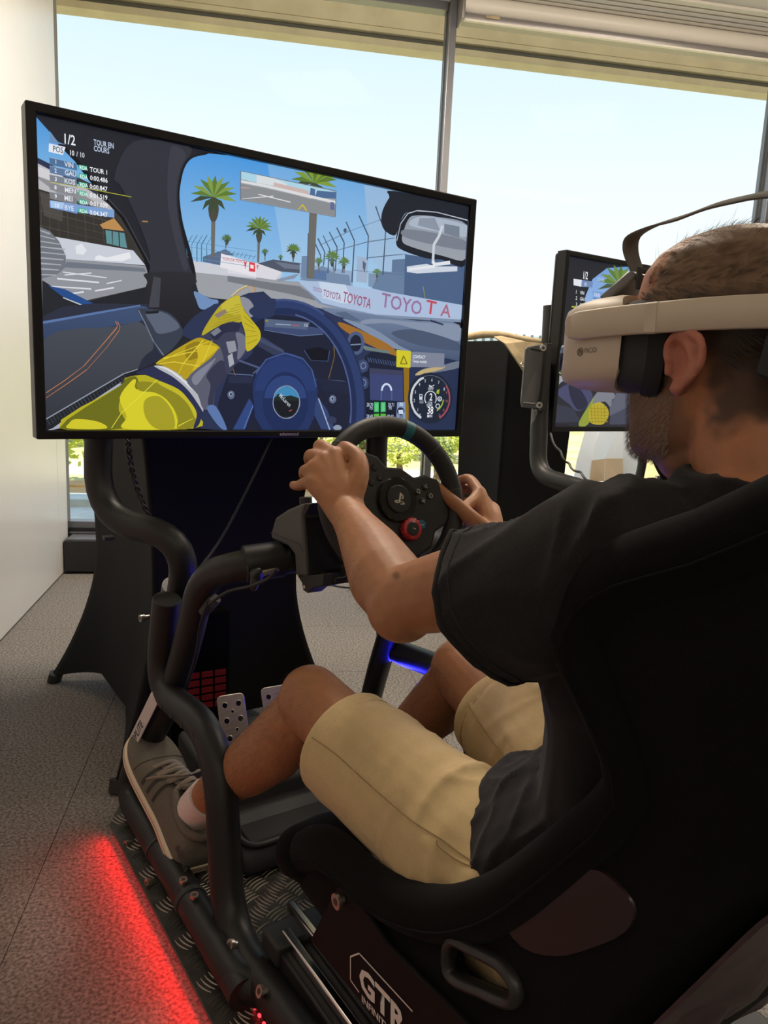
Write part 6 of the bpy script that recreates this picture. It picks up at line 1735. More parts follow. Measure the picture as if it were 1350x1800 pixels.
# ------------------------------------------------------------------ pedals
pd = thing('pedal_set', 'set of perforated metal pedals on a dark plastic base in front of the driver', 'pedals', (0, 1.45, .035))
def rrect(w, h, r, n=5):
    out = []
    for cx, cy, a0 in ((w - r, h - r, 0), (-w + r, h - r, 90), (-w + r, -h + r, 180), (w - r, -h + r, 270)):
        for k in range(n + 1):
            a = math.radians(a0 + 90 * k / n); out.append((cx + r * math.cos(a), cy + r * math.sin(a)))
    return out
def pedal(c, w=.032, h=.06, holes=((-.5, .62), (.5, .62), (0, .36), (-.5, .05), (.5, .05), (.15, -.32), (-.45, -.6), (.5, -.6))):
    c = Vector(c); u = Vector((1, -.08, 0)).normalized(); v = Vector((.02, .42, .9)).normalized(); n = u.cross(v).normalized()
    n = n if n.y < 0 else -n
    bm_ = MB(); pl_ = rrect(w, h, .011)
    def curve(y): return .006 * (1 - (y / h) ** 2)
    p = obj('pedal', bm_.prism([c + u * a + v * b for a, b in pl_], n * .005), M['alu'], pd, bevel=.0015, label='brushed metal pedal with round holes')
    for i, (a, b) in enumerate(holes):
        q = c + u * (a * w) + v * (b * h) + n * .0052; r = .0035 if i in (2, 5) else .0062
        obj('hole', MB().tube([q - n * .002, q + n * .0004], r, 14), M['gloss'], p)
        rg_ = MB().tube([q + u * (r * 1.08 * math.cos(k * .449)) + v * (r * 1.08 * math.sin(k * .449)) for k in range(14)], .0007, 6, closed=True)
        obj('hole_rim', rg_, M['alu'], p)
    obj('pedal_arm', MB().tube([c - n * .004, c - n * .03 - v * .03, c + Vector((0, .06, -.16))], .008, 10), M['tube'], pd)
pedal((-.141,1.5,.266)); pedal((-.033,1.5,.264)); pedal((.06, 1.51, .25), .029, .055)
pb = MB().loft([[Vector((x, y, z)) for x, y, z in ((-.21, a, .035), (.21, a, .035), (.21, a, b), (-.21, a, b))] for a, b in ((1.27, .06), (1.285, .085), (1.40, .105), (1.41, .15), (1.66, .19), (1.68, .17))])
obj('base', pb, M['pedal'], pd, bevel=.012, seg=3, ang=50)
obj('heel_rest', MB().box((-.19, 1.29, .085), (.19, 1.39, .098)), M['rubber'], pd, bevel=.006)
obj('base_ridge', MB().tube(fillet([(-.2, 1.37, .108), (-.2, 1.285, .092), (.2, 1.285, .092), (.2, 1.37, .108)], .05), .006, 10), M['pedal'], pd)

# ------------------------------------------------------------------ bucket seat
seat = thing('racing_chair', 'black fabric racing bucket seat holding the driver', 'seat', (0, .55, .13))
ST = [((.165, 1.06), (.06, 1.03), .20), ((.22, 1.025), (.085, .985), .235), ((.284, .982), (.115, .93), .255), ((.347, .939), (.14, .885), .262), ((.41, .907), (.16, .84), .264), ((.445, .875), (.175, .80), .265), ((.459, .836), (.19, .765), .264),
      ((.442, .808), (.202, .735), .262), ((.412, .776), (.235, .70), .261), ((.387, .728), (.265, .655), .26), ((.431, .655), (.30, .59), .26), ((.47, .60), (.328, .53), .26), ((.52, .534), (.358, .46), .26), ((.57, .485), (.385, .385), .26),
      ((.621, .448), (.40, .31), .26), ((.69, .415), (.50, .255), .26), ((.769, .395), (.62, .225), .26), ((.83, .392), (.72, .21), .258), ((.896, .375), (.82, .205), .255), ((.95, .335), (.90, .205), .25), ((.972, .30), (.95, .215), .245)]
rows_ = [tuple(a) + tuple(b) + (w,) for a, b, w in ST]
rows_ = smoothpath(rows_, 2)
def mixp(a, b, t): return a[0] + (b[0] - a[0]) * t, a[1] + (b[1] - a[1]) * t
grid = []; rimL, rimR = [], []
rows_ = [(*mixp((a, b), (c, d), .026 / max(.05, math.hypot(a - c, b - d))), c, d, w) for a, b, c, d, w in rows_]
for ry, rz, by, bz, w in rows_:
    A_, B_ = (ry, rz), (by, bz); pts = []
    prof = [(-w, 0), (-w - .004, .2), (-w - .006, .4), (-w - .004, .6), (-w + .004, .78), (-w + .024, .92), (-w + .06, .99), (-.12, 1), (0, 1)]
    prof = prof + [(-x, t) for x, t in prof[-2::-1]]
    for x, t in prof: y, z = mixp(A_, B_, t); pts.append(Vector((x, y, z)))
    grid.append(pts); rimL.append((-w + .004, ry, rz)); rimR.append((w - .004, ry, rz))
sh = MB().loft(grid, cap=False, closed=False)
me = baked(sh, [('SUBSURF', dict(levels=1)), ('SOLIDIFY', dict(thickness=.012, offset=0))])
hole = [(-.26,.564,.42), (-.26,.555,.434), (-.26,.529,.443), (-.26,.492,.455), (-.26,.473,.451), (-.26,.468,.44), (-.26,.476,.426), (-.26,.513,.409), (-.26,.548,.394), (-.26,.562,.398)]
hole = [Vector(p) for p in hole]
cutters = []
for sx in (1, -1):
    cme = MB().prism([Vector((p.x * sx - .06 * sx, p.y, p.z)) for p in hole], (.12 * sx, 0, 0)).build('cut'); co = bpy.data.objects.new('cut', cme); sc.collection.objects.link(co); cutters.append(co)
try:
    me = baked(me, [('BOOLEAN', dict(operation='DIFFERENCE', object=c, solver='EXACT')) for c in cutters])
except Exception as ex: print('boolean', ex)
for c in cutters: bpy.data.objects.remove(c)
shell = obj('seat_shell', me, M['fabric'], seat, ang=50)
for sx in (1, -1):
    cl_ = [Vector((p.x * sx - .012 * sx, p.y, p.z)) for p in hole]; ctr = sum(cl_, Vector()) / len(cl_)
    ringp = [ctr + (p - ctr) * 1.12 for p in cl_]
    ringp = [Vector(q) for q in smoothpath([tuple(p) for p in ringp + [ringp[0]]], 4)[:-1]]
    obj('belt_slot_trim', MB().tube(ringp, [(.007, .012)] * len(ringp), 12, closed=True, up=(0, .01, 0) if False else None), M['trim'], shell)
for nm, rl in (('bolster', rimL), ('bolster', rimR)):
    sx = 1 if rl is rimR else -1
    rp = [(x + .004 * sx, y, z) for x, y, z in rl]
    n_ = len(rp); rad = [(.033 - .007 * math.exp(-((i - 18) / 5) ** 2), .026 + .006 * math.exp(-((i - 37) / 4) ** 2)) for i in range(n_)]
    bo = obj('bolster', MB().tube(rp, rad, 18, rnd=True, up=(sx, 0, 0)), M['fabric'], seat)
    obj('bolster_seam', MB().tube([(x + .031 * sx, y - .004, z - .008) for x, y, z in rp], .0014, 6), M['fabric'], bo)
fy = rows_[-1]
obj('front_roll', MB().tube([(-.25, .965, .295), (-.2, .985, .285), (0, .99, .27), (.2, .985, .285), (.25, .965, .295)], .042, 18, rnd=True), M['fabric'], seat)
bk = MB()
bk.loft([[Vector((x * w, mixp((ry, rz), (by, bz), t)[0], mixp((ry, rz), (by, bz), t)[1])) for x, t in ((-.62, .8), (-.4, .72), (0, .70), (.4, .72), (.62, .8), (.62, .97), (-.62, .97))] for ry, rz, by, bz, w in rows_[2:]])
obj('seat_padding', bk, M['fabric'], seat)
hd = MB().loft([[Vector((x, y, z)) for x, y, z in ((-w, a, z0), (w, a, z0), (w, a + .05, z0), (-w, a + .05, z0))] for a, z0, w in ((.08, 1.02, .2), (.06, 1.08, .17), (.05, 1.16, .14), (.05, 1.2, .1))])
obj('headrest_shell', hd, M['fabric'], seat, bevel=.015, seg=3)
# exposed glossy part of the shell below the side bolster
ex = [(-.27,.503,.501), (-.27,.46,.54), (-.27,.424,.586), (-.271,.403,.617), (-.27,.379,.632), (-.27,.355,.63), (-.27,.342,.618), (-.27,.35,.59), (-.27,.382,.552), (-.27,.419,.517), (-.27,.463,.495)]
exl = [Vector(p) for p in smoothpath(ex + [ex[0]], 3)[:-1]]; exc = sum(exl, Vector()) / len(exl)
def onshell(q, off):
    h_ = shell.ray_cast(WM[shell.name].inverted() @ Vector((-.5, q.y, q.z)), Vector((1, 0, 0)), distance=.5)
    return (WM[shell.name] @ h_[1] if h_[0] else Vector((-.272, q.y, q.z))) + Vector((off, 0, 0))
exr = [[onshell(exc.lerp(p, k / 6), -.0025 if k < 6 else .001) for p in exl] for k in (6, 5.9, 5, 4, 3, 2, 1, .05)]
obj('exposed_shell', MB().loft(exr), M['panel'], shell, label='glossy patch of bare shell with a painted red reflection below the side bolster')
bcv = []
for i in range(25):
    row = []
    for j in range(25):
        x = -.25 + .5 * i / 24; z = .2 + .5 * j / 24
        yb_ = .265 + (.655 - z) * .49 if z < .655 else .265 - (z - .655) * .6
        fold = .03 * noise.noise((x * 11, z * 4, 2)) + .05 * abs(noise.noise((x * 7 + z * 9, z * 3, 7)))
        row.append(Vector((x, yb_ - .012 - fold * min(1, (x + .25) * 8), z)))
    bcv.append(row)
obj('back_cover', baked(MB().loft(bcv, cap=False, closed=False), [('SOLIDIFY', dict(thickness=.004, offset=0))]), M['bag'], seat, ang=80, label='mauve folded cover on the back of the seat')

# ------------------------------------------------------------------ the driver
HO = Vector((-.05, .458, 1.083))
HT = [(-.112, .086, .045, .012), (-.108, .094, .025, .028), (-.098, .099, .0, .042), (-.082, .099, -.02, .051), (-.062, .0985, -.035, .058), (-.04, .1, -.05, .063), (-.015, .098, -.067, .068), (.01, .096, -.083, .0715), (.035, .098, -.094, .0745), (.06, .1, -.099, .077), (.085, .094, -.095, .075), (.103, .08, -.083, .067), (.117, .056, -.062, .052), (.126, .026, -.034, .03), (.129, .005, -.012, .01)]
def head_ring(z):
    for i in range(len(HT) - 1):
        if HT[i][0] <= z <= HT[i + 1][0]:
            t = (z - HT[i][0]) / (HT[i + 1][0] - HT[i][0]); return [HT[i][k] + (HT[i + 1][k] - HT[i][k]) * t for k in range(1, 4)]
    return HT[-1][1:] if z > 0 else HT[0][1:]
def head_pt(z, a, k=1):
    f, b, w = head_ring(z); cy, ry = (f + b) / 2, (f - b) / 2; c, s = math.cos(a), math.sin(a); e = .86
    return HO + Vector((w * k * math.copysign(abs(s) ** e, s), cy + ry * k * math.copysign(abs(c) ** e, c), z * (1 if k == 1 else 1 + (k - 1) * .6)))
body = MB()
body.loft([[head_pt(z, 2 * math.pi * j / 32) for j in range(32)] for z in [r[0] for r in HT]])
hp_ = lambda x, y, z: HO + Vector((x, y, z))
body.tube([hp_(0, .092, .02), hp_(0, .108, -.01), hp_(0, .117, -.028)], [.009, .012, .013], 12, rnd=True)      # nose
for s in (-1, 1):
    body.ball(hp_(s * .011, .105, -.03), .008); body.ball(hp_(s * .034, .08, .022), .017)
    body.tube([hp_(s * .012, .099, .036), hp_(s * .042, .084, .036)], .008, 10, rnd=True)
    body.tube([hp_(0, .1, -.056), hp_(s * .02, .093, -.058)], .0055, 10, rnd=True); body.tube([hp_(0, .1, -.067), hp_(s * .018, .093, -.066)], .006, 10, rnd=True)
    # ear: helix, antihelix, lobe, tragus round a hollow
    X_ = s * .0735
    def er(y, z, x=0): return hp_(X_ + s * (.0085 - y * .2 + x), y * 1.08 - .002, z * .82 - .0075)
    body.tube(smoothpath([tuple(er(.013, .002, .003)), tuple(er(.017, .016, .003)), tuple(er(.010, .030, .003)), tuple(er(-.008, .035, .005)), tuple(er(-.022, .027, .006)), tuple(er(-.0275, .008, .006)), tuple(er(-.022, -.010, .005)), tuple(er(-.011, -.023, .002)), tuple(er(.001, -.032, -.001))], 4), .0046, 10, rnd=True)
    body.tube(smoothpath([tuple(er(-.002, .024, .001)), tuple(er(-.012, .014, .003)), tuple(er(-.014, -.004, .003)), tuple(er(-.006, -.017, .001))], 4), .0045, 10, rnd=True)
    body.ball(er(.001, -.029, -.002), (.006, .0105, .009)); body.ball(er(.013, -.008, .001), (.005, .005, .008))
    n_e = [er(.012, .026, -.004), er(-.02, .026, .001), er(-.026, .002, .001), er(-.014, -.022, -.001), er(.004, -.030, -.005), er(.014, .0, -.005)]
    body.add(n_e + [p - Vector((s * .006, 0, 0)) for p in n_e], [(0, 1, 2, 3, 4, 5), (11, 10, 9, 8, 7, 6)] + [(j, (j + 1) % 6, 6 + (j + 1) % 6, 6 + j) for j in range(6)])
body.tube([hp_(0, .03, -.095), hp_(0, -.0, -.05)], [.04, .045], 16, rnd=True)
body.tube([(-.05, .385, .90), (-.05, .405, .96), (-.05, .425, 1.02), (-.05, .43, 1.07)], [(.095, .075), (.066, .064), (.058, .06), (.058, .06)], 24, rnd=True, up=(0, 1, 0))
# trunk
body.tube([(-.05, .55, .38), (-.05, .50, .52), (-.05, .465, .65), (-.05, .44, .78), (-.05, .42, .88), (-.05, .40, .93)], [(.145, .085), (.145, .085), (.145, .085), (.165, .09), (.165, .09), (.1, .06)], 24, rnd=True, up=(0, 1, .35))
SH = {-1: Vector((-.222, .455, .893)), 1: Vector((.13, .445, .893))}
EL = {-1: Vector((-.266,.705,.787)), 1: Vector((.225, .70, .745))}
WR = {-1: Vector((-.2,.944,.846)), 1: Vector((.131,.991,.773))}
for s in (-1, 1):
    a, b, c = SH[s], EL[s], WR[s]
    body.tube([a + Vector((-s * .07, -.02, .0)), a, a.lerp(b, .35), a.lerp(b, .75), b], [.042, .054, .05, .046, .042], 18, rnd=True)
    d = (c - b); out_ = Vector((s * 1, 0, -.3)) 
    body.tube([b, b.lerp(c, .22) + out_ * .003, b.lerp(c, .5), b.lerp(c, .8), c], [.043, .0475, .041, .031, .0275], 18, rnd=True)
    body.ball(b + Vector((s * .004, -.006, -.006)), .043)
def chain(pts, rad): body.tube(smoothpath([tuple(p) for p in pts], 3), [rad[0] + (rad[1] - rad[0]) * i / (3 * (len(pts) - 1)) for i in range(3 * (len(pts) - 1) + 1)], 12, rnd=True)
# left hand on the rim
w_ = WR[-1]
LI, LM, LR, LP = Vector((-.184,1.017,.925)), Vector((-.2,1.021,.918)), Vector((-.216,1.016,.903)), Vector((-.229,1.003,.885))
for m_, r_ in ((LI, .016), (LM, .0165), (LR, .0165), (LP, .015)): body.tube([w_, w_.lerp(m_, .5), m_], [.021, .019, r_ * .88], 12, rnd=True)
body.tube([w_, w_.lerp((LI + LP) / 2, .55), (LM + LR) / 2], [(.03, .02), (.034, .019), (.03, .014)], 14, rnd=True, up=(LP - LI).cross(w_ - LM))
chain([LI, (-.179,1.072,.935), (-.162,1.102,.919), (-.143,1.098,.904)], (.0118, .0085))
chain([LM, (-.198,1.069,.919), (-.179,1.097,.899), (-.16,1.093,.886)], (.0122, .0088))
chain([LR, (-.214,1.056,.896), (-.194,1.085,.878), (-.173,1.084,.868)], (.0116, .0085))
chain([LP, (-.228,1.035,.879), (-.227,1.054,.873), (-.227,1.07,.872)], (.0105, .0075))
chain([w_.lerp(Vector((-.169,.966,.905)), .35), (-.172,.96,.898), (-.161,.983,.923), (-.163,1.011,.934), (-.163,1.024,.937)], (.0165, .0105))
# right hand
w_ = WR[1]
RI, RM, RN, RP = Vector((.149,1.049,.845)), Vector((.165,1.053,.827)), Vector((.172,1.05,.807)), Vector((.169,1.042,.789))
for m_, r_ in ((RI, .016), (RM, .0165), (RN, .016), (RP, .0145)): body.tube([w_, w_.lerp(m_, .5), m_], [.02, .0185, r_ * .85], 12, rnd=True)
body.tube([w_, w_.lerp(RM, .55), (RM + RN) / 2], [(.028, .02), (.03, .018), (.028, .014)], 14, rnd=True)
chain([RI, (.165,1.098,.863), (.163,1.128,.855), (.145,1.129,.84)], (.0115, .0085))
chain([RM, (.187,1.104,.844), (.178,1.134,.835), (.157,1.133,.821)], (.012, .0088))
chain([RN, (.194,1.099,.815), (.183,1.131,.811), (.16,1.129,.796)], (.0115, .0085))
chain([RP, (.192,1.088,.79), (.183,1.114,.786), (.162,1.112,.777)], (.0102, .0075))
chain([w_.lerp(Vector((.096,1.011,.811)), .3), (.097,1.002,.805), (.079,1.02,.826), (.06,1.037,.846), (.05,1.053,.861)], (.0185, .0095))
body.tube([(.091,1.023,.824), (.126,1.038,.833), RI], [.011, .012, .012], 12, rnd=True)
# legs
HI = {-1: Vector((-.14, .60, .425)), 1: Vector((.04, .60, .425))}
KN = {-1: Vector((-.2,1.036,.513)), 1: Vector((.125,1.043,.504))}
AN = {-1: Vector((-.282, 1.352, .172)), 1: Vector((.12,1.279,.216))}
for s in (-1, 1):
    a, b, c = HI[s], KN[s], AN[s]
    body.tube([a, a.lerp(b, .5), a.lerp(b, .85), b], [.07, .062, .056, .057], 22, rnd=True)
    body.ball(b + Vector((0, .004, .006)), (.053, .052, .053))
    back = Vector((0, -.35, -.9)) * .018
    body.tube([b + Vector((0, .004, -.012)), b.lerp(c, .14) + back * .6, b.lerp(c, .3) + back, b.lerp(c, .5) + back * .7, b.lerp(c, .72), b.lerp(c, .9), c], [.052, .054, .0585, .053, .042, .036, .035], 22, rnd=True)
    t_ = c + (Vector((-.012, .2, .045)) if s < 0 else Vector((0, .18, .08)))
    body.tube([c + Vector((0, -.02, -.07)), c + Vector((0, .03, -.055)), c.lerp(t_, .6) + Vector((0, 0, -.035)), t_ + Vector((0, -.02, -.02))], [.026, .03, .028, .018], 14, rnd=True)
bme = blend(body, .0034, 5, .5)
SK = lin('b37c57'); MOLE = [Vector((-.273,.71,.817)), Vector((-.239,1.103,.467))]; 
def sst(a, b, x):
    t = max(0, min(1, (x - a) / (b - a))); return t * t * (3 - 2 * t)
BEARD, SCALP, NAPE_SHADE, SIDE, EARC, FACE, LEG = (Vector(lin(h)) for h in ('90705c', '74634f', '3c352f', '54473d', 'c07a64', 'c4845f', 'b07853'))
LIP = Vector(lin('a0604e'))
def tintfn(p):
    q = p - HO; c = Vector(SK)
    for m_ in MOLE:
        d_ = (p - camp).cross(m_ - camp).length / (m_ - camp).length
        if d_ < .007 and p.x < -.1: c = c * (.45 + .55 * sst(.002, .007, d_))
    if p.z > .9 and q.length < .22:
        c = FACE.copy(); n = noise.noise(q * 70) * .012 + noise.noise(q * 25) * .008
        if abs(q.x) > .0772 and -.04 < q.y < .03 and abs(q.z) < .045: return EARC
        b = sst(-.022, -.04, q.z + n) * sst(-.004, .02, q.y + n - (q.z + .03) * .1) * sst(-.13, -.118, q.z)
        b = max(b, sst(.005, .02, q.y) * sst(.05, .035, q.y) * sst(-.05, -.03, q.z) * sst(.03, .0, q.z) * .7)
        c = c.lerp(BEARD, b * .8)
        k = sst(.07, .052, q.y + max(0, q.z - .06) * .7 + n) * sst(.03, .05, q.z)
        c = c.lerp(SCALP, k * .85)
        c = c.lerp(SIDE, sst(.035, .015, q.y + n) * sst(-.005, .012, q.z + n) * sst(.07, .04, q.z) * .75)
        c = c.lerp(NAPE_SHADE, sst(-.008, -.03, q.y + n) * sst(-.085, -.06, q.z + q.y * .15 + n) * sst(.05, .02, q.z) * .85)  # nape hair, its tint darkened for the shade under the headset band
        c = c.lerp(LIP, sst(.026, .018, abs(q.x)) * sst(.092, .096, q.y) * sst(-.074, -.068, q.z) * sst(-.049, -.055, q.z) * .8)
    elif p.z < .35 or (p.y > .85 and p.z < .62): c = LEG
    return c
att = bme.color_attributes.new('tint', 'FLOAT_COLOR', 'POINT'); buf = []
for v in bme.vertices: buf += [*tintfn(v.co), 1]
att.data.foreach_set('color', buf)
person = obj('person', bme, M['skin'])
tag(person, 'man with short grey hair in dark t-shirt and khaki shorts, seated and driving', 'person')

def strands(n, pt, dirf, ln, w, seed=1):
    rnd = random.Random(seed); mb = MB()
    for i in range(n):
        r = pt(rnd)
        if r is None: continue
        p, nr = r; d = (dirf(p, nr, rnd)).normalized(); s = d.cross(nr); s = s.normalized() * w if s.length > 1e-5 else Vector((w, 0, 0)); l = ln * rnd.uniform(.6, 1.3); k = len(mb.v)
        mid = p + d * l * .55 + nr * l * .06
        mb.v += [p - s, p + s, mid + s * .7, mid - s * .7, p + d * l]; mb.f += [(k, k + 1, k + 2, k + 3), (k + 3, k + 2, k + 4)]
    return mb
def scalp(rnd):
    z = rnd.uniform(-.055, .129); a = rnd.uniform(0, 6.283); p = head_pt(z, a, 1.0); q = p - HO
    if z < .045:
        if q.y > (-.012 if z < -.005 else .03): return None
        if abs(q.x) > .05 and -.034 < q.y < .014 and z < .04: return None
    else:
        if q.y > .072 - max(0, z - .06) * .5: return None
        if z > .085 and rnd.random() < .45 and abs(q.x) < .05: return None
    nr = (p - (HO + Vector((0, 0, .02)))).normalized(); return p + nr * .0005, nr
hair = obj('hair', strands(8500, scalp, lambda p, nr, r: Vector((r.uniform(-.3, .3), -.9, .1 if p.z > 1.15 else -.5)) + nr * r.uniform(.12, .5), .011, .0004, 4), M['hair'], person, smooth=False, kind='stuff', label='short grey-brown hair')
obj('loose_hair', strands(130, lambda r: ((lambda z, a: (lambda p: (p, (p - HO).normalized()))(head_pt(z, a)))(r.uniform(.09, .128), r.uniform(-2.6, 2.6))), lambda p, nr, r: Vector((r.uniform(-.6, .6), -.7, .3)) + nr * r.uniform(.2, .9), .024, .00012, 11), M['hair'], person, smooth=False, kind='stuff')
def jaw(rnd):
    z = rnd.uniform(-.112, -.012); a = rnd.uniform(-2.0, 2.0); p = head_pt(z, a); q = p - HO
    if q.y < .012 - (z + .03) * .25 or (z > -.03 and (q.y < .01 or q.y > .05)) or q.y > .099: return None
    nr = Vector((q.x, q.y - .03, (q.z + .04) * .4)).normalized(); return p + nr * .0012, nr
obj('beard', strands(11000, jaw, lambda p, nr, r: Vector((r.uniform(-.5, .5), r.uniform(0, .6), -1)) + nr * r.uniform(.3, 1.0), .006, .00024, 8), M['hairw'], person, smooth=False, kind='stuff', label='grizzled stubble')
def leghair(rnd):
    s = -1 if rnd.random() < .6 else 1; b, c = KN[s], AN[s]; t = rnd.uniform(-.12, .8); a = rnd.uniform(0, 6.283)
    d = (c - b).normalized(); u = d.orthogonal().normalized(); w = d.cross(u); nr = u * math.cos(a) + w * math.sin(a)
    hit, loc, n_, _ = person.ray_cast(b.lerp(c, t) + nr * .12, -nr, distance=.12)
    return (loc, n_) if hit else None
obj('leg_hair', strands(2600, leghair, lambda p, nr, r: Vector((r.uniform(-.5, .5), .55, -.7)) + nr * r.uniform(.2, .7), .014, .00016, 5), M['hair'], person, smooth=False, kind='stuff')
def armhair(rnd):
    s = -1 if rnd.random() < .6 else 1; b, c = EL[s], WR[s]; t = rnd.uniform(.05, .97); a = rnd.uniform(0, 6.283)
    d = (c - b).normalized(); u = d.orthogonal().normalized(); w = d.cross(u); nr = u * math.cos(a) + w * math.sin(a)
    hit, loc, n_, _ = person.ray_cast(b.lerp(c, t) + nr * .1, -nr, distance=.1)
    return (loc, n_) if hit else None
obj('arm_hair', strands(1200, armhair, lambda p, nr, r: Vector((r.uniform(-.5, .5), .6, -.5)) + nr * r.uniform(.15, .5), .010, .00013, 6), M['hair'], person, smooth=False, kind='stuff')

def crumple(me, amp, scale, stretch=(1, 1, 1), fade=None, seed=0, sharp=2.5):
    nr = [tuple(n.vector) for n in me.vertex_normals]; co = [v.co.copy() for v in me.vertices]; out = []
    for q, n in zip(co, nr):
        s = Vector((q.x * stretch[0], q.y * stretch[1], q.z * stretch[2])) * scale + Vector((seed, 0, 0))
        k = max(0, 1 - 2.2 * abs(noise.noise(s + Vector((noise.noise(s * .6), noise.noise(s * .6 + Vector((7, 3, 1))), noise.noise(s * .6 + Vector((2, 9, 5))))) * .5))) ** sharp; f = fade(q) if fade else 1
        out.extend(q + Vector(n) * ((k * amp - amp * .3 + noise.noise(s * .5) * amp * .5) * f))
    me.vertices.foreach_set('co', out); me.update()
# t-shirt
ts = MB()
ts.tube([(-.05, .605, .405), (-.05, .585, .46), (-.05, .525, .52), (-.05, .478, .59), (-.05, .465, .68), (-.05, .458, .77), (-.05, .435, .86), (-.05, .42, .91), (-.05, .413, .95), (-.05, .412, .972)], [(.19, .13), (.19, .132), (.184, .122), (.178, .113), (.178, .116), (.19, .12), (.195, .105), (.168, .085), (.112, .072), (.083, .074)], 28, up=(0, 1, .35))
for s in (-1, 1):
    a = SH[s]
    mouth = Vector((-.247,.569,.816)) if s < 0 else Vector((.185, .58, .80))
    cc = Vector((-.05, .435, .895))
    ts.tube([cc.lerp(a, .3), a + Vector((0, 0, -.004)), a.lerp(mouth, .5) + Vector((0, 0, -.008)), mouth.lerp(a, .08), mouth], [.072, .078, .078, .082, .083], 24, up=(0, .45, .9))
tme = blend(ts, .0055, 7, .5)
crumple(tme, .011, 7, (1, 1.1, .55), lambda q: .4 + 1.0 * max(0, min(1, (.74 - q.z) * 4)) + (.45 if q.x < -.17 else 0))
crumple(tme, .004, 16, (1, 1, .6), None, 5)
shirt = obj('t_shirt', tme, M['shirt'], person, ang=180)
mth = Vector((-.247,.569,.816)); ax = (mth - SH[-1]).normalized()
def ringcast(o, c, ax, t, r0, lift=.0004, n=44):
    u = ax.orthogonal().normalized(); w = ax.cross(u); pts = []
    for i in range(n):
        d = u * math.cos(6.2832 * i / n) + w * math.sin(6.2832 * i / n); h_ = o.ray_cast(c - ax * t + d * r0, -d, distance=r0)
        if h_[0]: pts.append(h_[1] + h_[2] * lift)
    ds = sorted((p - c).length for p in pts); m = ds[len(ds) // 2] if ds else 0
    return [p for p in pts if (p - c).length < 1.16 * m]
rc_ = ringcast(shirt, mth, ax, .02, .2)
if len(rc_) > 20: obj('sleeve_seam', MB().tube(rc_, .0011, 5, closed=True), M['padk'], shirt)
rc_ = ringcast(shirt, mth, ax, .0035, .2, .001)
if len(rc_) > 20: obj('sleeve_hem', MB().tube(rc_, .0036, 8, closed=True), M['shirt'], shirt)
# shorts
sp = MB()
HEM = {-1: Vector((-.186,.946,.475)), 1: Vector((.095,.897,.487))}
sp.ball((-.05, .56, .42), (.198, .14, .11), 20)
sp.ball((-.212, .52, .405), (.036, .09, .06), 14)
for s in (-1, 1):
    a, h_ = HI[s], HEM[s]
    sp.tube([a + Vector((0, -.03, 0)), a.lerp(h_, .3), a.lerp(h_, .6), a.lerp(h_, .9), h_], [(.105, .10), (.102, .099), (.096, .096), (.09, .09), (.088, .0865)], 24, up=(0, .4, 1))
sme = blend(sp, .0055, 5, .5)
crumple(sme, .011, 5.5, (.5, 2.0, .6), lambda q: .12 + max(0, min(1, (.92 - q.y) * 3.0)), 1.3)
crumple(sme, .003, 13, (.6, 1.6, .6), lambda q: .4 + max(0, min(.6, (.95 - q.y) * 3.0)), 3)
shorts = obj('shorts', sme, M['shorts'], person, ang=180)
for s in (-1, 1):      # turned hems, stitched
    a, h_ = HI[s], HEM[s]; d = (h_ - a).normalized(); upv = Vector((0, .4, 1)); upv = (upv - d * upv.dot(d)).normalized(); sd = d.cross(upv)
    def loop(t, k): return [h_ - d * t + sd * (.088 * k * math.cos(i * .1745)) + upv * (.0865 * k * math.sin(i * .1745)) for i in range(36)]
    obj('hem', MB().loft([loop(.032, 1.0), loop(.03, 1.018), loop(.002, 1.018), loop(-.001, 1.0), loop(.0, .93), loop(.02, .9)], cap=False), M['shorts'], shorts)
    st_ = []
    for i in range(36):
        st_.append(loop(.027, 1.02)[i])
    obj('stitching', MB().tube(st_, .0007, 5, closed=True), M['seam'], shorts)
# side seam along the left leg, laid on the cloth
def seamline(name, targets, r=.0009, o=None, k=6):
    pts = []
    for q in smoothpath(targets, k):
        h_ = onto(o, camp, Vector(q) - camp)
        if h_: pts.append(h_[0])
    if len(pts) > 3: return obj(name, MB().tube(pts, r, 5), M['seam'], o)
seamline('side_seam', [(-.23,.977,.481), (-.225,.912,.482), (-.21,.837,.464), (-.193,.76,.447), (-.189,.696,.452), (-.199,.645,.465), (-.205,.59,.477)], .0009, shorts)
seamline('pocket_stitching', [(-.193,.699,.449), (-.191,.696,.441), (-.187,.656,.442), (-.205,.59,.476)], .0008, shorts)
seamline('side_seam', [(.104,.991,.463), (.093,.932,.44), (.094,.863,.407)], .0009, shorts)
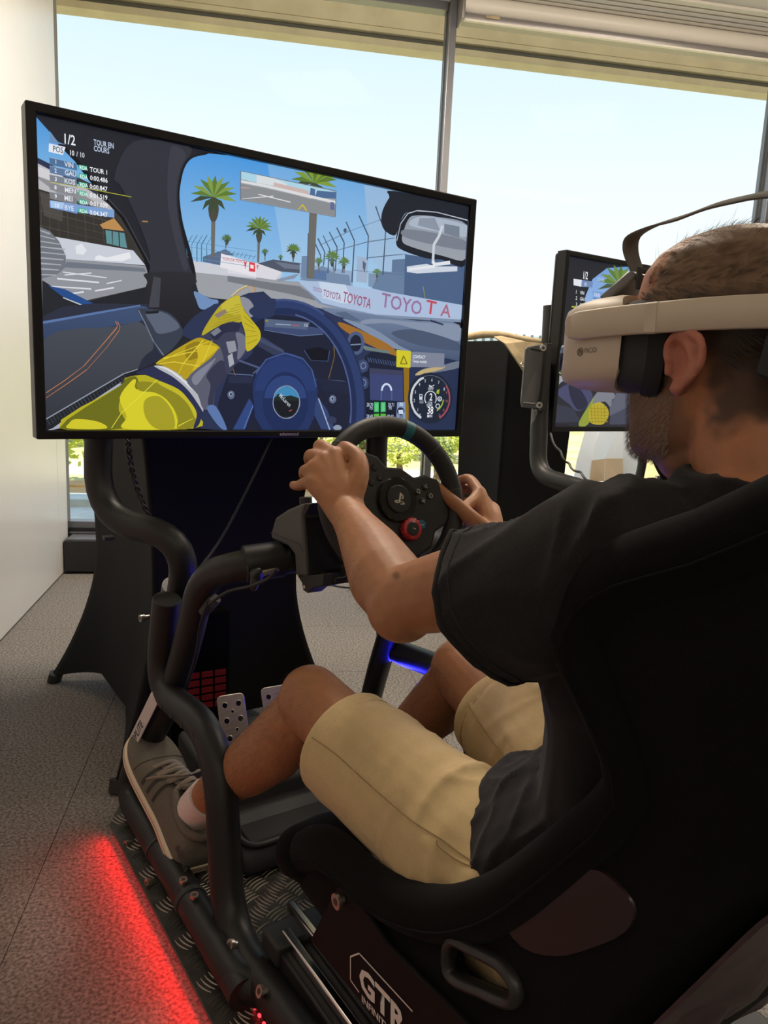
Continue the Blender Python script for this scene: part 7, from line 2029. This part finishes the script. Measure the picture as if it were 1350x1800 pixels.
# shoes
def shoe(H, T, nrm_, name):
    ax = (T - H); L_ = ax.length; ax.normalize(); nrm_ = (nrm_ - ax * nrm_.dot(ax)).normalized(); sd = ax.cross(nrm_)
    P = [(0, .02, .045), (.02, .029, .062), (.07, .0345, .082), (.2, .0365, .088), (.33, .037, .09), (.45, .041, .082), (.56, .045, .07), (.7, .049, .058), (.82, .0475, .05), (.92, .038, .043), (.975, .025, .034), (1, .012, .026)]
    P = [(a, b * 1.2, c * 1.02) for a, b, c in smoothpath(P, 3)]
    def pt(s, a, z0=.02, k=1, kz=1):
        w, h = 0, 0
        for i in range(len(P) - 1):
            if P[i][0] <= s <= P[i + 1][0]:
                t = (s - P[i][0]) / max(1e-6, P[i + 1][0] - P[i][0]); w = P[i][1] + (P[i + 1][1] - P[i][1]) * t; h = P[i][2] + (P[i + 1][2] - P[i][2]) * t; break
        e = .75; c, q = math.cos(a), math.sin(a)
        return H + ax * (s * L_) + sd * (w * k * math.copysign(abs(c) ** e, c)) + nrm_ * (z0 + max(0, h - z0) * kz * abs(q) ** .8)
    up_ = MB().loft([[pt(s[0], math.pi * j / 18) for j in range(19)] for s in P], closed=True)
    sh_ = obj(name, up_, M['shoe'], person, ang=60, label='worn grey canvas trainer with cream sole')
    def outline(k, z): return [H + ax * (p[0] * L_ + (0 if 0 < i < len(P) - 1 else (-.003 if i == 0 else .004))) + sd * ((p[1] + k) * sgn) + nrm_ * z for sgn, seq in ((1, list(enumerate(P))), (-1, list(enumerate(P))[::-1])) for i, p in seq]
    obj('sole', MB().loft([outline(.002, .002), outline(.0045, .005), outline(.0045, .0105)], ang if False else True), M['sole'], sh_)
    obj('sole_line', MB().loft([outline(.0042, .0105), outline(.0042, .0125)]), M['outs'], sh_)
    obj('sole_band', MB().loft([outline(.0045, .0125), outline(.0042, .019), outline(.001, .022)]), M['sole'], sh_)
    obj('tongue', MB().tube([H + ax * (L_ * .62) + nrm_ * .066, H + ax * (L_ * .48) + nrm_ * .086, H + ax * (L_ * .36) + nrm_ * .112], [(.018, .006), (.022, .007), (.024, .008)], 14, rnd=True, up=nrm_), M['shoe'], sh_)
    obj('collar', MB().tube(smoothpath([tuple(H + ax * (L_ * t) + sd * x + nrm_ * z) for t, x, z in ((.36, .030, .098), (.25, .036, .088), (.14, .034, .086), (.06, .02, .094), (.045, 0, .097), (.06, -.02, .094), (.14, -.034, .086), (.25, -.036, .088), (.36, -.030, .098))], 4), .0085, 12, rnd=True), M['shoe'], sh_)
    for k in range(6):
        t = .39 + k * .046; z = .121 - k * .0088
        w = .026 + k * .0014
        obj('lace', MB().tube(smoothpath([tuple(H + ax * (L_ * (t + .012)) + sd * w + nrm_ * (z - .02)), tuple(H + ax * (L_ * t) + nrm_ * (z + .002)), tuple(H + ax * (L_ * (t - .012 + .03 * (k % 2))) - sd * w + nrm_ * (z - .02))], 5), [(.0052, .0026)] * 11, 8, rnd=True, up=nrm_), M['lace'], sh_)
    for sg in (1, -1):
        obj('lace_loop', MB().tube(smoothpath([tuple(H + ax * (L_ * a) + sd * (b * sg) + nrm_ * c) for a, b, c in ((.43, 0, .116), (.45, .03, .112), (.5, .056, .092), (.54, .062, .07), (.53, .05, .074), (.47, .03, .1), (.43, .004, .118))], 4), .0022, 8, rnd=True), M['lace'], sh_)
        for t in (.44, .51, .58):
            st = MB().loft([[pt(t + q * .012 + .10 * ((.2 + b * .28) - .2), sgn_ if False else (b * math.pi * .42 if sg > 0 else math.pi - b * math.pi * .42), .022, 1.012, 1.012) for b in [i / 8 for i in range(1, 9)]] for q in (-1, 1)], cap=False, closed=False)
            obj('stripe', st, M['shoed'], sh_)
    obj('toe_seam', MB().tube([pt(.7, math.pi * j / 18, .02, 1.005, 1.01) for j in range(1, 18)], .0012, 6), M['outs'], sh_)
    obj('heel_patch', MB().loft([[pt(s, a, .022, 1.015, 1.01) for s in (.0, .03, .08, .14)] for a in [math.pi * j / 18 for j in range(0, 8)]], cap=False, closed=False), M['shoe'], sh_)
    return sh_, pt, ax, nrm_, sd
sL = shoe(Vector((-.298, 1.325, .05)), Vector((-.312, 1.63, .21)), Vector((.2, -.45, .85)), 'shoe')
sR_ = shoe(AN[1] + Vector((0, -.03, -.1)), AN[1] + Vector((0, .24, .04)), Vector((0, -.45, .88)), 'shoe')
so_, pt_, ax_, nr_, sd_ = sL
h_ = onto(so_, camp, Vector((-.337,1.284,.141)) - camp, .001)
if h_:
    dv_ = h_[1].cross(ax_); dv_ = dv_ if dv_.dot(nr_) > 0 else -dv_
    text_on(so_, 'lettering', 'adidas', .0165, h_[0] + h_[1] * .003 - dv_ * .009 + ax_ * .01, -ax_, dv_, M['ink'], .02, 1.0)
for s in (-1, 1):
    c = AN[s]; d = (KN[s] - c).normalized(); d0 = c + Vector((-.006, .03, -.055))
    obj('sock', MB().tube([d0, c + Vector((0, .004, -.03)), c, c + d * .035, c + d * .062, c + d * .064], [.034, .037, .0395, .0405, .041, .037], 24), M['sock'], person)

# ------------------------------------------------------------------ headset
vr = thing('vr_headset', 'cream virtual reality headset strapped to the driver\'s head', 'headset', (-.05, .56, 1.04))
def hring(y, w, z0, z1, e=.5, n=40):
    cz, hz = (z0 + z1) / 2, (z1 - z0) / 2; out = []
    for i in range(n):
        a = 2 * math.pi * i / n; c, s = math.cos(a), math.sin(a)
        out.append(Vector((-.05 + w * math.copysign(abs(c) ** e, c), y - .03 * (abs(c) ** 2) * (w / .09), cz + hz * math.copysign(abs(s) ** e, s))))
    return out
fs = obj('front_shell', MB().loft([hring(.554, .088, 1.044, 1.148), hring(.562, .0895, 1.043, 1.149), hring(.592, .0895, 1.043, 1.147), hring(.616, .085, 1.045, 1.143), hring(.637, .074, 1.05, 1.137), hring(.65, .058, 1.057, 1.129), hring(.655, .04, 1.066, 1.12)]), M['strap'], vr, ang=60)
obj('front_visor', MB().loft([hring(.635, .066, 1.056, 1.1, .6), hring(.654, .058, 1.058, 1.098, .6), hring(.662, .046, 1.063, 1.093, .6)]), M['gloss'], vr, ang=60)
obj('face_pad', MB().loft([hring(.556, .083, 1.048, 1.14), hring(.545, .084, 1.044, 1.143), hring(.53, .082, 1.041, 1.145), hring(.52, .08, 1.039, 1.145)], cap=True), M['pad'], vr, ang=60)
obj('foam_cushion', MB().loft([hring(.524, .081, 1.038, 1.143), hring(.515, .083, 1.036, 1.146), hring(.503, .081, 1.036, 1.146)]), M['padk'], vr, ang=60)
def ribbon(path, h, t, hv=(0, 0, 1)):
    mb = MB(); path = [Vector(p) for p in path]; rings = []
    for i, p in enumerate(path):
        tg = (path[min(i + 1, len(path) - 1)] - path[max(i - 1, 0)]).normalized(); hvv = Vector(hv[i] if isinstance(hv, list) else hv); hvv = (hvv - tg * hvv.dot(tg)).normalized(); nn = tg.cross(hvv)
        hh = h[i] if isinstance(h, list) else h
        rings.append([p + hvv * a * hh + nn * b * t for a, b in ((1, .6), (.9, 1), (-.9, 1), (-1, .6), (-1, -.6), (-.9, -1), (.9, -1), (1, -.6))])
    return mb.loft(rings)
side_path = [(-.1385, .598, 1.112), (-.1425, .57, 1.1135), (-.1425, .53, 1.116), (-.141, .48, 1.118), (-.137, .43, 1.120), (-.126, .38, 1.121), (-.105, .347, 1.122), (-.075, .335, 1.122), (-.05, .333, 1.122)]
sp_ = smoothpath(side_path, 4)
hs_ = [(.0148 if i > 2 else (.0085, .012, .014)[i]) for i in range(len(sp_))]
for sgn in (1, -1):
    obj('side_strap', ribbon([((p[0] + .05) * sgn - .05, p[1], p[2]) for p in sp_], hs_, .004), M['strap'], vr, ang=50)
for sgn in (1, -1):
    q = [p for p in sp_ if .499 < p[1] < .507] or [sp_[10]]
    obj('strap_joint', ribbon([((p[0] + .05) * sgn * 1.004 - .05, p[1], p[2]) for p in sp_[11:13]], .0151, .0043), M['strap'], vr)
obj('back_cradle', ribbon([(-.118, .385, 1.085), (-.1, .352, 1.08), (-.075, .335, 1.078), (-.05, .33, 1.078), (-.025, .335, 1.078), (0, .352, 1.08), (.018, .385, 1.085)], [.018, .03, .038, .04, .038, .03, .018], .006), M['pad'], vr)
top = smoothpath([(-.05,.574,1.167), (-.05,.586,1.184), (-.05,.596,1.204), (-.05,.593,1.219), (-.05,.567,1.227), (-.05,.532,1.231), (-.05,.499,1.237), (-.05,.468,1.239), (-.05,.439,1.239), (-.05, .39, 1.232), (-.05, .34, 1.19), (-.05, .328, 1.135)], 4)
obj('top_strap', ribbon(top, .0125, .0013, [Vector((1, 0, 0)).lerp(Vector((1, -.1, .45)), max(0, min(1, (i - 4) / 16))) if i < 34 else (1, 0, 0) for i in range(len(top))]), M['strapd'], vr)
obj('strap_clip', MB().loft([[Vector((-.05 + x, y, z)) for x, y, z in ((-w, y0, z0), (w, y0, z0), (w, y0 + .012, z0 + .006), (-w, y0 + .012, z0 + .006))] for y0, z0, w in ((.603, 1.145, .026), (.585, 1.16, .022), (.572, 1.174, .015))]), M['greyp'], vr, bevel=.003)
obj('clip_loop', MB().tube([(-.066, .566, 1.158), (-.066, .568, 1.178), (-.034, .568, 1.178), (-.034, .566, 1.158)], .004, 8), M['pad'], vr)
def on_shell(px): 
    h_ = fs.ray_cast(WM[fs.name].inverted() @ camp, (Vector(px) - camp).normalized(), distance=2); return (WM[fs.name] @ h_[1], h_[2]) if h_[0] else None
c0, c1 = on_shell((-.071,.631,1.09)), on_shell((-.06,.625,1.092))
if c0 and c1:
    dxx = (c1[0] - c0[0]); nn = c0[1]; upz = Vector((0, 0, 1))
    text_on(vr, 'lettering', 'PICO', .0055, c0[0] + nn * .0008 - Vector((0, 0, .0022)), dxx, upz, M['print'], .005, 1.05)
    cc_ = on_shell((-.075,.634,1.089))
    if cc_:
        u_ = dxx.normalized(); n2 = cc_[1]; cp = cc_[0] + n2 * .0008
        v_ = (upz - n2 * upz.dot(n2)).normalized()
        obj('ring_mark', MB().tube([cp + u_ * (.0042 * math.cos(i * .3142)) + v_ * (.0042 * math.sin(i * .3142)) for i in range(20)], .0004, 6, closed=True).tube([cp - u_ * .002 - v_ * .003, cp - u_ * .0012 + v_ * .003, cp + u_ * .0016 - v_ * .002, cp + u_ * .0018 + v_ * .002], .0004, 6), M['print'], vr)

# ------------------------------------------------------------------ tables under black stretch cloth
def cover_table(name, label, cx, cy, top_z, hw, hd, wst, flare=.18, rot=0):
    t = thing(name, label, 'table', (cx, cy, 0), rot); n = 72; rings = []; K = 26
    for k in range(K + 1):
        u = k / K; ring = []
        for j in range(n):
            a = 2 * math.pi * (j + .5) / n; c, s = math.cos(a), math.sin(a); e = .28
            ux, uy = math.copysign(abs(c) ** e, c), math.copysign(abs(s) ** e, s)
            m = max(abs(ux), abs(uy)); ux, uy = ux / m, uy / m; 
            cor = max(0, 1 - (math.hypot(abs(ux) - 1, abs(uy) - 1)) / .95) ** 2.2
            hem = .005 + .11 * (1 - cor) ** .8 * (1 if cor < .999 else 0)
            z = top_z - (top_z - hem) * u
            zz = z / top_z
            if zz > .42: f_ = min(1, (zz - .42) / .5) ** 2 * flare; wx, wy = wst[0] + f_, wst[1] + f_
            else: q = (.42 - zz) / .42; f_ = q ** 1.7 * (.45 + .6 * cor); wx, wy = wst[0] + (1 - wst[0]) * f_, wst[1] + (1 - wst[1]) * f_
            r_ = 1 - .08 * (1 - cor) * (1 if zz < .8 else .3)
            ring.append(Vector((ux * hw * wx * r_, uy * hd * wy * r_, z)))
        rings.append(ring)
    mb = MB().loft(rings, cap=False); mb.loft([rings[0], [p * .0 + Vector((0, 0, top_z + .001)) for p in rings[0]]], cap=False)
    obj('stretch_cloth', mb, M['cover'], t, space=Matrix.Translation((cx, cy, 0)) @ Matrix.Rotation(rot, 4, 'Z'), ang=80)
    for sx in (1, -1):
        for sy in (1, -1): obj('leg', MB().tube([(sx * hw * .95, sy * hd * .95, .0), (sx * hw * .93, sy * hd * .93, .03)], .022, 12), M['cap'], t, space=Matrix.Translation((cx, cy, 0)) @ Matrix.Rotation(rot, 4, 'Z'))
    return t
cover_table('covered_table', 'tall table in black stretch cloth standing behind the large television', 0.0, 2.17, 1.1, .345, .41, (.6, .74))
cover_table('covered_table', 'second tall table in black stretch cloth standing behind the grey bracket', 1.52, 2.4, 1.21, .32, .36, (.6, .37), .05)
kt = [(1.082,2.084,1.206), (1.116,2.087,1.212), (1.191,2.032,1.196), (1.273,2.013,1.193), (1.268,2,1.12), (1.193,1.985,1.097), (1.154,1.984,1.083), (1.126,2.015,1.137), (1.1,2.042,1.183)]
ktm = MB(); c_ = sum((Vector(p) for p in kt), Vector()) / len(kt)
kto = obj('beige_tarp', MB().prism(kt, (.004, .012, 0)), M['kraft'], smooth=False)
tag(kto, 'beige tarpaulin corner with an eyelet draped over the second black table', 'tarpaulin')
eye = Vector((1.142,1.992,1.11)); obj('eyelet', MB().tube([eye + Vector((.008 * math.cos(i * .5236), 0, .008 * math.sin(i * .5236))) for i in range(12)], .002, 8, closed=True), M['steel'], kto)
obj('roll', MB().tube(smoothpath([(1.137,2.294,1.213), (1.154,2.223,1.221), (1.172,2.148,1.219), (1.241,2.099,1.206), (1.319,2.043,1.196)]), .014, 10, rnd=True), M['kraft'], kto)

# ------------------------------------------------------------------ second rig
r2 = thing('racing_rig', 'second racing simulator frame of black tube behind the driver, holding the smaller-looking screen', 'simulator rig', (1.4, 1.6, 0))
obj('upright_post', MB().tube([(1.29,2.017,1.327), (1.288,2.007,1.162), (1.293,2,.914)], .031, 20), M['tube'], r2)
obj('bent_tube', MB().tube(fillet([(1.222,1.969,1.118), (1.199,1.944,.928), (1.167,1.898,.731), (1.158,1.742,.719), (1.137,1.446,.705)], [.1, .1, .14, .12, .1]), .031, 20), M['tube'], r2)
obj('bent_tube', MB().tube(fillet([(2.05, 1.95, 1.2), (2.05, 1.93, .75), (2.0, 1.6, .66), (1.98, 1.5, .1)], .1), .031, 16), M['tube'], r2)
obj('base_tube', MB().tube(fillet([(1.22, 1.0, .06), (1.22, 1.95, .06), (2.0, 1.95, .06), (2.0, 1.0, .06)], .1), .031, 16), M['tube'], r2)
obj('lower_upright', MB().tube([(1.137,1.446,.705), (1.24, 1.5, .4), (1.22, 1.7, .06)], .031, 16), M['tube'], r2)
bp = [(1.123,1.951,1.172), (1.209,1.945,1.189), (1.203,1.925,.967), (1.189,1.932,.959), (1.122,1.955,.964), (1.117,1.957,.984), (1.116,1.954,1.164)]
bk2 = obj('mount_plate', MB().prism(bp, (.002, .008, 0)), M['greyp'], r2, smooth=False, bevel=.002, label='grey slotted mounting plate')
obj('mount_channel', MB().prism([(1.179,1.916,1.189), (1.195,1.904,1.188), (1.18,1.89,.957), (1.162,1.902,.956)], (.005, .02, 0)), M['tube'], r2, smooth=False, bevel=.002)
for q in ((1.154,1.916,1.17), (1.146,1.904,.976)): bolt(q, (-.4, -.9, 0), .011, .016, r2)
for a, b in (((1.118,1.934,1.166), (1.162,1.915,1.159)), ((1.109,1.937,.981), (1.145,1.918,.979))): obj('slot', MB().tube([a, b], .0035, 8), M['gloss'], bk2)
cb2 = smoothpath([(1.152,1.843,.882), (1.131,1.787,.843), (1.113,1.731,.81), (1.113,1.701,.787), (1.092,1.639,.773), (1.083,1.592,.756)], 5)
tag(obj('twisted_cable', MB().tube([Vector(p) + Vector((.004 * math.cos(i), 0, .004 * math.sin(i))) for i, p in enumerate(cb2)], .004, 6), M['cable']), 'black cable hanging below the second television', 'cable')
# white flags behind the second rig
def cloth(name, label, px, squares):
    mb = MB(); rows = len(px); g = [[Vector(p) for p in r] for r in px]; vs = [p for r in g for p in r]; m = len(g[0]); mb.add(vs, [(i * m + j, i * m + j + 1, (i + 1) * m + j + 1, (i + 1) * m + j) for i in range(rows - 1) for j in range(m - 1)])
    me = baked(mb, [('SOLIDIFY', dict(thickness=.004, offset=0))]); o = obj(name, me, M['flag'], ang=30); tag(o, label, 'flag', None)
    for i, j in squares: obj('square', MB().prism([g[i][j], g[i][j + 1], g[i + 1][j + 1], g[i + 1][j]], (-.003, -.005, 0)), M['check'], o, smooth=False)
    return o
cloth('flag', 'white flag with beige squares hanging below the second television', [[(2.377,2.754,.829), (2.386,2.663,.836), (2.502,2.67,.836)], [(2.351,2.752,.738), (2.327,2.645,.737), (2.475,2.663,.722)], [(2.326,2.751,.654), (2.329,2.654,.668), (2.462,2.662,.673)], [(2.304,2.743,.549), (2.312,2.641,.56), (2.445,2.648,.554)]], [(2, 1)])
cloth('flag', 'crumpled white flag with brown square just left of the driver\'s chin', [[(2.401,2.58,.843), (2.332,2.482,.851), (2.489,2.522,.848)], [(2.377,2.578,.755), (2.328,2.471,.787), (2.489,2.505,.773)], [(2.348,2.582,.685), (2.347,2.475,.697), (2.493,2.481,.676)], [(2.335,2.563,.558), (2.34,2.453,.573), (2.491,2.459,.566)]], [(2, 0)])
chr_ = thing('lounge_chair', 'black shell chair on a thin stand behind the driver\'s chin', 'chair', (2.934,2.594,0))
cpt = Vector((2.318,2.225,.645))
obj('stand', MB().tube([cpt + Vector((0, 0, -.55)), cpt], .02, 10), M['chrome'], chr_)
obj('backrest', MB().tube(smoothpath([(2.177,2.223,.759), (2.159,2.216,.668), (2.137,2.214,.589)]), .02, 10), M['tube'], chr_)
obj('backrest', MB().tube(smoothpath([(2.242,2.177,.75), (2.26,2.152,.694), (2.295,2.113,.624)]), .045, 12), M['cover'], chr_)
obj('seat', MB().ball(cpt + Vector((.05, .05, -.08)), (.2, .2, .05)), M['cover'], chr_)
yb = thing('yellow_floor_lamp', 'glowing pale yellow lamp shade seen under the driver\'s chin', 'lamp', cpt + Vector((.3, .5, -.8)))
lc = Vector((2.644,2.49,.623)); yl = emit('warm_lamp_shade', (1, .85, .4), 1.0)
obj('shade', MB().tube([lc + Vector((0, 0, -.1)), lc + Vector((0, 0, .07))], [.085, .05], 20), yl, yb); obj('stem', MB().tube([lc + Vector((0, 0, -.8)), lc + Vector((0, 0, -.1))], .012, 8), M['chrome'], yb)
# computer case with red light under the table
pcs = thing('computer_case', 'dark computer case with a red lit grille on the floor behind the pedals', 'computer', (-.085,1.887,0))
pq = [Vector(p) for p in ((-.151,1.803,.284), (-.04,1.811,.276), (-.031,1.83,.16), (-.144,1.823,.168))]
pn = (pq[1] - pq[0]).cross(pq[3] - pq[0]).normalized(); pn = pn if pn.dot(camp - pq[0]) > 0 else -pn
b0 = Vector((pq[0].x - .02, pq[0].y + .02, 0)); b1 = Vector((pq[1].x + .02, pq[1].y + .0, 0))
dpt = -Vector((pn.x, pn.y, 0)).normalized() * .3
cs = obj('case', MB().prism([b0, b1, b1 + dpt, b0 + dpt], (0, 0, .42)), M['pc'], pcs, smooth=False, bevel=.004)
for i in range(5):
    for j in range(3):
        def bi(u, v): return pq[0].lerp(pq[1], u).lerp(pq[3].lerp(pq[2], u), v) + pn * .024
        u0, u1, v0, v1 = (j + .08) / 3, (j + .9) / 3, (i + .1) / 5, (i + .8) / 5
        obj('grille_light', MB().prism([bi(u0, v0), bi(u1, v0), bi(u1, v1), bi(u0, v1)], pn * .002), M['glow'], cs, smooth=False)
bpy.data.scenes.remove(TMP)
